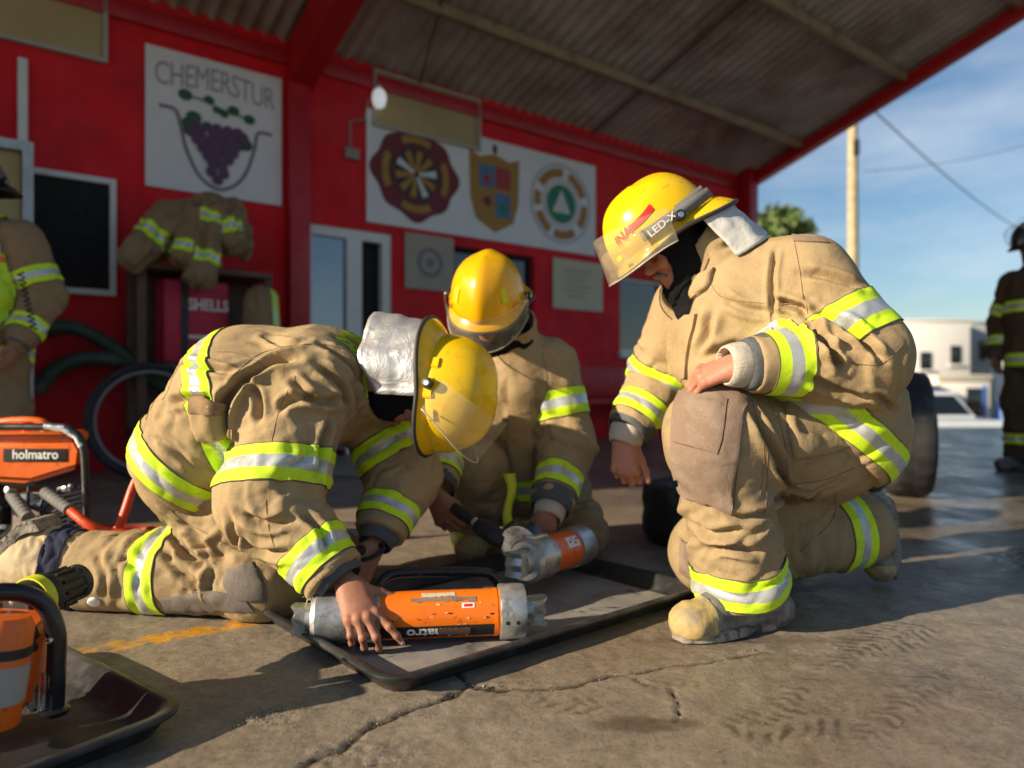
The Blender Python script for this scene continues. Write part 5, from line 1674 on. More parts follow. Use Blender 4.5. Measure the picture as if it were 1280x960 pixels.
    # sole wraps heel and runs along the far left edge
    hp = [P(62, 655, 2.07), P(40, 660, 2.07), P(26, 676, 2.06), P(4, 694, 2.05), P(-30, 712, 2.03), P(-70, 728, 2.02)]
    Vs = []; sp = smooth_path(hp, 6)
    for q in sp:
        for dy, dn in ((-.055, -.012), (-.055, .014), (.055, .014), (.055, -.012)):
            Vs.append(q+np.array((-.5*dn, dy, .8*dn)))
    Fs = grid_faces(len(sp), 4); Fs += [[i*4+3, i*4, i*4+4, i*4+7] for i in range(len(sp)-1)]+[[0, 1, 2, 3], [len(Vs)-4, len(Vs)-1, len(Vs)-2, len(Vs)-3]]
    so = mesh('sole', Vs, Fs, M['sole'], bt); so.data.set_sharp_from_angle(angle=math.radians(40))
    for q in range(1, len(sp)-1, 2):
        g = Geo(); g.box(sp[q]+np.array((-.012, 0, .016)), (.018, .104, .012), frame(sp[q+1]-sp[q-1], (-.5, 0, .8)), .003); g.build('tread_lug', M['sole'], so)
    t_ = bone_t(V, P(120, 708, 2.06), P(55, 703, 2.07))
    band('boot_strap', V, F, t_-.15*(V[:, 2]-.1), .042, .098, M['navy'], bt, None, .006)
    for (x, y) in ((38, 728), (46, 722), (55, 716), (62, 712)):
        l, n_ = bs.hit(x, y)
        if l is None: continue
        g = Geo(); g.lathe(l-n_*.003, n_, [(0, .006), (.005, .006), (.006, .003)], 10); g.build('eyelet', M['black'], bt)
    put_boot(p, la+np.array((-.05, 0, -.0)), la+np.array((-.12, 0, .10)), la+np.array((-.16, .02, -.09)), (1, 0, .3), ('bootleather', 'bootleather', 'sole'), .9)
    # --- jacket
    S = Sdf(.0055)
    Yw = (0, 1, 0)
    S.cone(pel+np.array((.002, -.01, -.035)), mid, .176, .190, .05, [(Yw, 1.42)], 1); S.cone(mid, che, .186, .172, .06, [(Yw, 1.32)], 1); S.cone(che, nek, .165, .085, .05, [(Yw, 1.25)], 1)
    S.cone(rs, re, .128, .125, .05, None, 2); S.cone(re, rw, .122, .079, .045, None, 3); S.ball(re+np.array((-.01, 0, -.015)), .115, .03, None, 3)
    S.cone(ls, le, .118, .110, .05, None, 4); S.cone(le, lw, .108, .076, .045, None, 5)
    # collar
    S.cone(nek+np.array((-.01, 0, -.01)), nek+np.array((.035, 0, -.012)), .092, .098, .02, None, 6)
    S.ball(nek+np.array((.085, 0, -.02)), .075, .012, None, 0, True)
    hemn = nrm(np.array((-.66, 0.0, -.72))); hemo = P(232, 590, 2.1)
    S.cut(lambda G: np.where(G[..., 0] < che[0]-.1, (G-hemo)@hemn-.03, -1))
    for (e, w_, ln_) in ((re, rw, .0), (le, lw, .0)):
        ax = nrm(w_-e); S.cut(lambda G, o=w_, x=ax: np.where(((G-o)**2).sum(-1) < .13**2, (G-o)@x, -1))
    V, F = S.mesh(2)
    d = ring_folds(V, rs, re, .30, .10, .013, .05, 3, (.6, 0, -.2), rad=.17, skew=.4)+ring_folds(V, re, rw, .05, .09, .012, .045, 8, (.7, -.2, .4), rad=.17)
    d += ring_folds(V, re, rw, .26, .06, .006, .03, 9, rad=.14)
    d += ring_folds(V, ls, le, .24, .10, .012, .045, 11, rad=.17)+ring_folds(V, le, lw, .08, .10, .010, .04, 12, rad=.15)
    d += ring_folds(V, pel, mid, .05, .12, .012, .06, 14, rad=.30)*.8
    d += long_folds(V, (.75, -.1, .35), .05, .010, 22, P(300, 490, 1.9), .20)
    d += long_folds(V, (.3, -.3, -.8), .045, .012, 23, P(480, 470, 1.95), .14)
    d += long_folds(V, (.1, 0, -1), .05, .007, 24, P(330, 570, 1.78), .16)
    d += .004*fbm(V/.12, 2, 6)
    s0 = Skin(V, F)
    def cz(px, dep, wd, lip=.6):
        pts = s0.line(px, 4)
        return crease(V, pts, dep*2.0, wd*.85, lip) if len(pts) > 2 else 0
    d += cz([(282, 505), (300, 480), (320, 468), (345, 452), (372, 448)], .018, .012)+cz([(288, 560), (278, 520), (290, 480)], .020, .014)
    d += cz([(400, 430), (430, 450), (450, 475)], .012, .012)+cz([(395, 455), (425, 480), (438, 515)], .012, .012)+cz([(230, 455), (270, 462), (300, 470)], .009, .010)
    d += cz([(205, 505), (240, 498), (275, 500)], .010, .012)+cz([(190, 545), (215, 560), (245, 590)], .004, .01)+cz([(415, 520), (400, 560), (395, 600)], .012, .012)
    d += cz([(300, 640), (330, 655), (365, 650)], .010, .012)+cz([(295, 665), (330, 690), (370, 690)], .008, .012)+cz([(345, 515), (365, 500), (400, 498)], .008, .012)
    d += cz([(455, 470), (470, 510), (500, 540)], .012, .013)+cz([(360, 470), (395, 500), (430, 500)], .010, .012)+cz([(310, 475), (325, 500), (322, 530)], .008, .011)+cz([(285, 640), (305, 690), (345, 720)], .008, .012)+cz([(375, 640), (400, 660), (410, 690)], .008, .011)+cz([(330, 420), (360, 432), (385, 425)], .006, .011)
    V, N = finish(S, V, F, d)
    V[:, 2] = np.maximum(V[:, 2], .02)
    j = mesh('jacket', V, F, M['tan'], p)
    lab = S.labels(V); sk_ = Skin(V, F)
    tu = bone_t(V, rs, re); tf = bone_t(V, re, rw); Lf = np.linalg.norm(rw-re)
    band('reflective_band', V, F, tu+.28*(V[:, 0]-rs[0]), .192, .287, M['trim'], j, None, sep=S.sep((2, 3,)))
    band('reflective_band', V, F, tf, Lf-.105, Lf-.022, M['trim'], j, None, sep=S.sep((3,)))
    tl = bone_t(V, ls, le); tg = bone_t(V, le, lw); Lg = np.linalg.norm(lw-le)
    band('reflective_band', V, F, tl, .17, .25, M['trim'], j, None, sep=S.sep((4,)))
    band('reflective_band', V, F, tg, Lg-.10, Lg-.03, M['trim'], j, None, sep=S.sep((5,)))
    th = (V-hemo)@hemn
    band('reflective_band', V, F, th, -.072, .008, M['trim'], j, None, sep=S.sep((1,)))
    tb = bone_t(V, pel, che)
    band('reflective_band', V, F, V[:, 0]*1.0+.30*V[:, 2]-.0, P(268, 415, 2.1)[0]+.30*P(268, 415, 2.1)[2]-.030, P(268, 415, 2.1)[0]+.30*P(268, 415, 2.1)[2]+.056, M['trim'], j, None, sep=S.sep((1,)))
    # pocket with flap on the hip
    sk_.patch('pocket', [((238, 508), (282, 510)), ((240, 530), (286, 528)), ((246, 552), (290, 548))], M['tan'], j, 14, 12, .010, .008)
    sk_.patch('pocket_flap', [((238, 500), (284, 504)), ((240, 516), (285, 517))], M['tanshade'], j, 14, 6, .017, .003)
    # lettering high on the back
    tv, tf_ = text_geo('BOMBEROS', .062, .018); tv, tf_ = subdiv_text(tv, tf_, 1)
    xs = [v[0] for v in tv]; x0, x1 = min(xs), max(xs)
    VV = []
    ctr = P(420, 420, 2.1)
    axx = np.array((.05, 1, 0)); ayy = nrm((.96, .0, -.1))
    for v in tv:
        q = Vector(tuple(np.array((ctr[0], 2.10, 1.4))+axx*v[0]*.95+ayy*v[1]*1.9))
        loc, nn_, i_, ds = sk_.b.ray_cast(q, Vector((0.12, 0, -1)).normalized())
        VV.append(np.array(loc)+np.array(nn_)*.0035 if loc is not None else np.array(q)*np.array((1, 1, 0))+np.array((0, 0, .7)))
    mesh('back_lettering', VV, tf_, M['lime'], j)
    for px in (((262, 448), (235, 448), (205, 480), (182, 525)), ((372, 465), (350, 510), (338, 560), (334, 580)), ((332, 625), (336, 660), (345, 690)), ((290, 470), (330, 440), (395, 430), (440, 440), (470, 460)), ((338, 462), (300, 442), (270, 440))):
        sk_.seam('seam', px, M['seam'], j, .0009)
    l1 = [q for q in sk_.line([(388, 745), (400, 752), (412, 756), (425, 752)], 5, .002)]
    if l1: rag_strips('frayed_threads', l1, M['cuff'], j, 26, .022, 3)
    l1 = sk_.line([(345, 722), (356, 738), (370, 748)], 5, .002)
    if l1: rag_strips('frayed_threads', l1, M['cuff'], j, 22, .02, 4)
    ax = nrm(rw-re); cuff_ring('cuff', rw-ax*.02, rw+ax*.022, .070, .060, M['darkcuff'], j, ribs=0)
    ax = nrm(lw-le); cuff_ring('cuff', lw-ax*.02, lw+ax*.035, .066, .048, M['darkcuff'], j, ribs=0)
    # watch on the left wrist
    wq = P(464, 690, 2.025)
    g = Geo(); Vw, Fw = tube([wq+np.array((.035*math.cos(a), .02*math.sin(a)-.005, .030*math.sin(a)*.4+.012*math.cos(a))) for a in np.linspace(0, 2*math.pi, 24, endpoint=False)], .007, 6, closed=True); g.add(Vw, Fw)
    g.lathe(wq+np.array((-.02, -.032, .012)), (-.3, -1, .2), [(0, .014), (.008, .015), (.01, .011)], 14); g.build('wristwatch', M['black'], p)
    # --- helmet
    o, w, bp, dims = make_helmet(p, hc, Rh, 'shell', .98, 'alflap', flap_len=.155, flap_out=.10, seed=2, size=1.06, rear=.042, dr=.45)
firefighter_left()
# ================================================================== firefighter on one knee (right)
def firefighter_right():
    pel = P(1040, 552, 2.08); mid = P(1008, 478, 2.05); che = P(948, 382, 2.02); nek = P(893, 325, 2.0)
    ls, le, lw = P(1003, 355, 1.88), P(1072, 446, 1.80), P(938, 455, 1.745)
    rs, re, rw = P(862, 385, 2.20), P(826, 478, 2.28), P(787, 535, 2.20)
    lh, lk, la = P(1018, 560, 1.98), P(897, 540, 1.86), P(926, 728, 1.90)
    rh, rk, ra = P(1028, 574, 2.16), P(890, 690, 2.16), P(1070, 662, 2.28)
    base = np.array((.6, 2.0, 0))
    hc = P(829, 292, 2.0)
    fw = nrm((-.77, -.12, -.61)); up = nrm((-.61, -.06, .78))
    Rh = frame(fw, up)
    # --- skin
    h1 = hand(P(924, 455, 1.74), (-.80, .45, -.22), (.1, -.62, .75), (-.2, .5, .3), ((.7, .9, .5),)*4, (.05, .02, -.02, -.05), (.75, .5, -.2), 1.05, arm=lw+(le-lw)*.1)
    h2 = hand(P(781, 549, 2.185), (-.06, -.35, -.93), (-.35, -.80, .45), (1, -.1, 0), ((1.15, 1.45, .9),)*3+((1.2, 1.4, .9),), (.04, .01, -.02, -.05), (.85, .45, -.25), 1.08, arm=rw+(re-rw)*.1, tcurl=.15)
    sk = hc-np.array(Rh)@np.array((.004, 0, .030))
    hm = head_mesh(sk, Rh, nek, h=.004)
    cV, cF = body_core([(pel, che, .12, .12), (che, nek, .11, .06), (rs, re, .05, .045), (re, rw, .042, .028), (ls, le, .05, .045), (le, lw, .042, .028), (rs, ls, .06, .06),
                        (rh, rk, .08, .06), (rk, ra, .055, .04), (lh, lk, .08, .06), (lk, la, .055, .04), (rh, lh, .1, .1)], [hm, h1[:2], h2[:2]])
    p = mesh('person', cV, cF, M['skin2'], None, base=base)
    setp(p, 'person in tan gear on one knee, left hand on his thigh, red decal on helmet', 'person', 'firefighters in tan turnout gear')
    Z = np.array(Rh)[:, 2]; X = np.array(Rh)[:, 0]; Yh = np.array(Rh)[:, 1]
    # moustache and eyes
    S = Sdf(.003)
    for s in (-1, 1): S.cone(sk+X*.097-Z*.052+Yh*.004*s, sk+X*.084-Z*.064+Yh*.028*s, .0075, .005, .004)
    V, F = S.mesh(0); V = V+normals(V, F)*(.0015*pnoise(V/.004, 3))[:, None]; mesh('moustache', V, F, col('grey hair', (.20, .17, .15)), p)
    # --- hood
    S = Sdf(.0055)
    S.ball(sk+Z*.03, .100, .02, [(Yh, .93)]); S.cone(sk-Z*.03-X*.005, sk-Z*.105+X*.018, .086, .074, .03, [(Yh, .95)]); S.cone(sk-Z*.07-X*.01, nek+(che-nek)*.15, .082, .105, .04); S.cone(sk-Z*.10+X*.02, nek+np.array((-.05, -.0, -.13)), .07, .06, .04)
    S.cone(sk+X*.15-Z*.030, sk+X*.055-Z*.030, .062, .056, .010, [(Z, 1.28)], 0, True)
    V, F = S.mesh(1); N = normals(V, F); V = V+N*(long_folds(V, (0.15, 0, -1), .028, .007, 4)+.003*fbm(V/.03, 2, 2))[:, None]
    mesh('hood', V, F, M['hood'], p)
    # --- trousers
    S = Sdf(.007)
    S.cone(lh, lk, .128, .118, .05, None, 1); S.cone(lk, la, .124, .122, .05, [((1, 0, 0), .98)], 2); S.ball(lk+np.array((-.012, -.005, -.02)), .122, .05, None, 2)
    S.cone(rh, rk, .125, .112, .04, None, 3); S.cone(rk, ra, .118, .118, .05, None, 4); S.ball(rk+np.array((-.01, 0, -.0)), .11, .03, None, 4)
    S.cone(lh+np.array((-.005, 0, .01)), rh+np.array((-.02, 0, 0)), .125, .125, .05, None, 5); S.cone(pel, pel+(mid-pel)*.6, .16, .15, .05, [((0, 1, 0), 1.2)], 5)
    S.cut(lambda G: .006-G[..., 2])
    hx = nrm(la-lk); S.cut(lambda G, o=la, x=hx: np.where(((G-o)**2).sum(-1) < .2**2, (G-o)@x-.045+.25*(G[..., 0]-la[0])*0, -1))
    rx = nrm(ra-rk); S.cut(lambda G, o=ra, x=rx: np.where(((G-o)**2).sum(-1) < .22**2, (G-o)@x-.075, -1))
    V, F = S.mesh(2)
    d = ring_folds(V, lk, la, .24, .10, .013, .040, 3, rad=.16, skew=.2)+ring_folds(V, lk, la, .38, .06, .008, .035, 5, rad=.16)
    d += ring_folds(V, lh, lk, .10, .10, .009, .075, 7, (.2, -.6, .5), rad=.19, skew=.7)
    d += ring_folds(V, rk, ra, .28, .15, .012, .045, 9, rad=.15)+ring_folds(V, rk, ra, .08, .08, .010, .04, 10, rad=.15)
    d += .003*fbm(V/.09, 2, 5)+long_folds(V, (-.8, 0, .3), .075, .008, 22, P(1000, 570, 1.85), .14)
    s0 = Skin(V, F)
    def cz(px, dep, wd, lip=.6):
        pts = s0.line(px, 4); return crease(V, pts, dep*2.0, wd*.85, lip) if len(pts) > 2 else 0
    d += cz([(935, 500), (955, 545), (975, 590), (965, 640)], .014, .014)+cz([(985, 520), (1010, 540), (1040, 545)], .008, .010)+cz([(960, 560), (975, 600), (1010, 612), (1050, 600)], .010, .010)
    d += cz([(965, 620), (1000, 622), (1050, 605)], .010, .014)+cz([(862, 655), (890, 668), (930, 662)], .010, .012)+cz([(880, 690), (910, 684), (950, 692)], .010, .011)+cz([(900, 640), (930, 648), (965, 640)], .008, .010)
    V, N = finish(S, V, F, d); V[:, 2] = np.maximum(V[:, 2], .004)
    tr = mesh('trousers', V, F, M['tan2'], p)
    lab = S.labels(V); sk_ = Skin(V, F)
    tl = bone_t(V, lk, la); Ll = np.linalg.norm(la-lk)
    band('reflective_band', V, F, tl+.08*(V[:, 0]-la[0])-.012*np.sin(V[:, 0]*22), Ll-.062, Ll+.024, M['trim'], tr, None, .006, sep=S.sep((2,)))
    tq = bone_t(V, rk, ra); Lr = np.linalg.norm(ra-rk)
    band('reflective_band', V, F, tq, Lr-.10, Lr-.015, M['trim'], tr, None, sep=S.sep((4,)))
    sk_.patch('kneepad', [((866, 478), (922, 474)), ((846, 500), (937, 492)), ((841, 545), (928, 520)), ((842, 585), (922, 570)), ((850, 612), (916, 612)), ((856, 622), (915, 640))], M['kneepad'], tr, 34, 40, .008, .004)
    sk_.patch('kneepad', [((852, 492), (908, 502)), ((845, 545), (902, 545)), ((846, 552), (896, 566))], M['kneepad'], tr, 20, 20, .0135, .003)
    sk_.patch('kneepad', [((850, 672), (872, 690)), ((850, 715), (880, 735))], M['kneepad'], tr, 8, 10, .004, .002)
    sk_.patch('cargo_pocket', [((980, 494), (1048, 505)), ((985, 540), (1052, 548)), ((992, 575), (1066, 560))], M['tan2'], tr, 22, 18, .008, .014)
    for px in (((951, 485), (975, 530), (985, 590), (975, 600)), ((940, 500), (955, 560), (950, 620)), ((918, 480), (928, 520), (922, 580), (917, 640)), ((985, 606), (1030, 600), (1068, 585)), ((960, 560), (958, 620), (955, 645)), ((1000, 690), (1040, 650), (1045, 615))):
        sk_.seam('seam', px, M['seam'], tr, .0010)
    # boots
    put_boot(p, la+np.array((.01, 0, .06)), P(978, 768, 1.94)*np.array((1, 1, 0))+np.array((0, 0, .002)), P(846, 790, 1.79)*np.array((1, 1, 0))+np.array((0, 0, .002)), (0, 0, 1), toecap=.085, r=1.02)
    put_boot(p, ra+np.array((.0, 0, .0)), P(1113, 622, 2.31), P(1118, 722, 2.30), (-.99, .0, -.08), r=.98, toecap=.05)
    # --- jacket
    S = Sdf(.0055); Yw = (0, 1, 0)
    S.cone(pel+np.array((.005, 0, .03)), mid+np.array((.012, 0, 0)), .185, .198, .05, [(Yw, 1.36)], 1); S.cone(mid, che, .195, .185, .06, [(Yw, 1.2)], 1); S.cone(che, nek, .178, .085, .05, [(Yw, 1.25)], 1)
    S.cone(P(905, 400, 2.0), P(895, 455, 2.0), .125, .105, .05, [(Yw, 1.3)], 1)
    S.cone(ls, le, .130, .118, .05, None, 2); S.cone(le, lw, .112, .070, .045, None, 3); S.ball(le+np.array((.012, 0, .0)), .112, .03, None, 3)
    S.cone(rs, re, .115, .105, .05, None, 4); S.cone(re, rw, .102, .074, .045, None, 5)
    S.cone(nek+np.array((.015, 0, -.02)), nek+np.array((-.03, 0, .035)), .105, .100, .02, None, 6)
    S.ball(nek+np.array((-.065, 0, .06)), .088, .012, None, 0, True)
    S.cone(P(842, 372, 1.95), P(835, 430, 1.97), .055, .035, .012, None, 0, True)
    # hem: level over the thigh in front, dropping down the back
    ox = P(1000, 480, 2.0)[0]
    def hem(G):
        x = G[..., 0]; z0 = CAM_H-(492-480)/FPX*2.0
        zz = np.where(x < ox, z0+.0*x, z0-.72*(x-ox))
        return zz-.105-G[..., 2]
    S.cut(lambda G: hem(G))
    for (e, w_) in ((le, lw), (re, rw)):
        ax = nrm(w_-e); S.cut(lambda G, o=w_, x=ax: np.where(((G-o)**2).sum(-1) < .125**2, (G-o)@x, -1))
    V, F = S.mesh(2)
    d = ring_folds(V, ls, le, .16, .10, .010, .045, 3, (-.6, -.3, -.5), rad=.17)+ring_folds(V, le, lw, .03, .07, .010, .060, 8, (-.2, -.5, -.6), rad=.16, skew=.6)
    d += ring_folds(V, rs, re, .2, .1, .010, .045, 11, rad=.15)+ring_folds(V, re, rw, .06, .09, .010, .04, 12, rad=.14)
    d += ring_folds(V, pel, mid, .08, .10, .012, .06, 14, (.6, -.4, 0), rad=.32)*.8
    d += long_folds(V, (.55, -.1, -.6), .07, .010, 22, P(920, 410, 1.85), .16)+.004*fbm(V/.12, 2, 6)
    d += long_folds(V, (.2, 0, -1), .05, .008, 24, P(880, 450, 1.85), .10)
    s0 = Skin(V, F)
    def cz(px, dep, wd, lip=.6):
        pts = s0.line(px, 4); return crease(V, pts, dep*2.0, wd*.85, lip) if len(pts) > 2 else 0
    d += cz([(968, 375), (980, 378), (1000, 385), (1010, 395)], .014, .010)+cz([(970, 310), (965, 350), (968, 400)], .006, .008)+cz([(1010, 400), (1030, 430), (1048, 445)], .014, .012)
    d += cz([(1020, 390), (1060, 410), (1090, 430)], .012, .012)+cz([(1030, 420), (1040, 445), (1055, 462)], .014, .010)+cz([(1058, 412), (1085, 432), (1105, 452)], .010, .010)+cz([(1010, 470), (1050, 488), (1090, 500)], .010, .012)
    d += cz([(890, 385), (884, 415), (872, 445)], .008, .014)+cz([(902, 372), (930, 385), (965, 392)], .006, .012)+cz([(900, 310), (925, 300), (950, 295)], .006, .010)+cz([(868, 452), (900, 440), (935, 428)], .008, .016)
    d += cz([(1000, 340), (1035, 345), (1080, 360)], .007, .012)+cz([(1085, 490), (1105, 500), (1125, 520)], .008, .010)
    V, N = finish(S, V, F, d)
    j = mesh('jacket', V, F, M['tan'], p); lab = S.labels(V); sk_ = Skin(V, F)
    tu = bone_t(V, ls, le); Lu = np.linalg.norm(le-ls); tf = bone_t(V, le, lw); Lf = np.linalg.norm(lw-le)
    band('reflective_band', V, F, tu, Lu-.125, Lu-.015, M['trim'], j, None, sep=S.sep((2,)))
    band('reflective_band', V, F, tf, Lf-.122, Lf-.032, M['trim'], j, None, sep=S.sep((3,)))
    tl = bone_t(V, rs, re); tg = bone_t(V, re, rw); Lg = np.linalg.norm(rw-re); Lv = np.linalg.norm(re-rs)
    band('reflective_band', V, F, tl, Lv-.06, Lv+.02, M['trim'], j, None, sep=S.sep((4,)))
    band('reflective_band', V, F, tg, Lg-.095, Lg-.025, M['trim'], j, None, sep=S.sep((5,)))
    th = -hem(V)
    band('reflective_band', V, F, th, .022, .125, M['trim'], j, None, sep=S.sep((1,)))
    # storm flap down the front, collar flap, name tag strip on the shoulder
    sk_.patch('storm_flap', [((838, 400), (872, 392)), ((834, 440), (862, 440)), ((836, 470), (858, 478))], M['tan'], j, 12, 22, .010, .006)
    sk_.patch('collar_flap', [((866, 345), (893, 334)), ((862, 362), (890, 352)), ((868, 374), (884, 362))], M['tan'], j, 12, 10, .012, .008)
    sk_.patch('shoulder_tab', [((990, 294), (1030, 299)), ((992, 302), (1036, 304))], M['kneepad'], j, 12, 5, .004, .001)
    for px in (((966, 315), (962, 360), (968, 420), (1000, 428)), ((975, 382), (1005, 378), (1010, 392)), ((990, 288), (1000, 340), (1005, 385)), ((885, 350), (905, 372), (960, 380)), ((1130, 430), (1100, 455), (1050, 452))):
        sk_.seam('seam', px, M['seam'], j, .0009)
    ax = nrm(lw-le); cuff_ring('cuff', lw-ax*.03, lw+ax*.022, .072, .060, M['darkcuff'], j, ribs=0)
    cuff_ring('knit_cuff', lw+ax*.010, lw+ax*.068, .055, .047, M['cuff'], j, ribs=30, bulge=.003)
    ax = nrm(rw-re); cuff_ring('cuff', rw-ax*.03, rw+ax*.018, .076, .064, M['darkcuff'], j, ribs=0)
    cuff_ring('knit_cuff', rw+ax*.005, P(779, 556, 2.185), .056, .045, M['cuff'], j, ribs=30, bulge=.003)
    # --- helmet
    o, w, bp, (A, B, H) = make_helmet(p, hc, Rh, 'shell', .30, 'greyflap', flap_len=.135, flap_out=.22, seed=5, size=1.02, rear=.048, vr=.192, flap_arc=(108, 252))
    # goggle strap round the shell with its lettering, goggles in front
    V = []; n = 60; rows = [(.034, .0135), (.034, .0165), (.008, .0165), (.008, .0135)]
    th0 = [math.radians(52+(308-52)*i/(n-1)) for i in range(n)]
    for th in th0:
        for z, of in rows: V.append(on_crown(w, th, z+.010*math.cos(th), of))
    mesh('goggle_strap', V, [[i*4+k, i*4+(k+1) % 4, i*4+4+(k+1) % 4, i*4+4+k] for i in range(n-1) for k in range(4)], M['strap'], o)
    V = []; n = 40
    for i in range(n):
        th = math.radians(-56+112*i/(n-1))
        for z, of in ((-.022, .016), (-.022, .028), (-.012, .034), (.036, .034), (.046, .028), (.046, .016)): V.append(on_crown(w, th, max(z, 0), of)+np.array(Rh)@np.array((0, 0, min(z, 0))))
    mesh('goggles', V, [[i*6+k, i*6+(k+1) % 6, i*6+6+(k+1) % 6, i*6+6+k] for i in range(n-1) for k in range(6)]+[[0, 1, 2, 3, 4, 5], [(n-1)*6+k for k in range(5, -1, -1)]], M['goggle'], o)
    def crown_text(s, size, thc, zc, tilt, name, mat, bold=.02, off=.0185, sx=1.0):
        tv, tf_ = text_geo(s, size, bold); tv, tf_ = subdiv_text(tv, tf_, 1)
        VV = []
        for v in tv:
            x, y = v[0]*sx, v[1]; x, y = x*math.cos(tilt)-y*math.sin(tilt), x*math.sin(tilt)+y*math.cos(tilt)
            VV.append(on_crown(w, thc-x/.125*-1.0, zc+y, off))
        return mesh(name, VV, tf_, mat, o)
    # left side seen from outside: front of the helmet is to the left
    crown_text('LED-X', .024, math.radians(74), .0215, 0.02, 'strap_lettering', M['whiteink'], off=.0178)
    crown_text('INA', .034, math.radians(33), .060, .12, 'side_lettering', M['reddecal'], .03, off=.0035)
    V = []
    for i in range(12):
        for k in range(5):
            th = math.radians(44+34*i/11); z = .056+.017*k/4-.004*math.sin(i/11*3)+.012*(i/11)
            V.append(on_crown(w, th, z, .0032))
    mesh('red_decal', V, grid_faces(12, 5), M['reddecal'], o)
    V = [on_crown(w, math.radians(t), z, .0355) for t, z in ((22, .012), (28, .012), (28, .022), (22, .022))]; mesh('lime_tag', V, [[0, 1, 2, 3]], M['limetape'], o)
    # band of grey webbing round the back of the shell
    V = []; n = 40
    for i in range(n):
        th = math.radians(95+170*i/(n-1))
        for z, of in ((.016, .006), (.016, .009), (.040, .009), (.040, .006)): V.append(on_crown(w, th, z, of))
    mesh('webbing', V, [[i*4+k, i*4+(k+1) % 4, i*4+4+(k+1) % 4, i*4+4+k] for i in range(n-1) for k in range(4)], M['strap'], o)
firefighter_right()
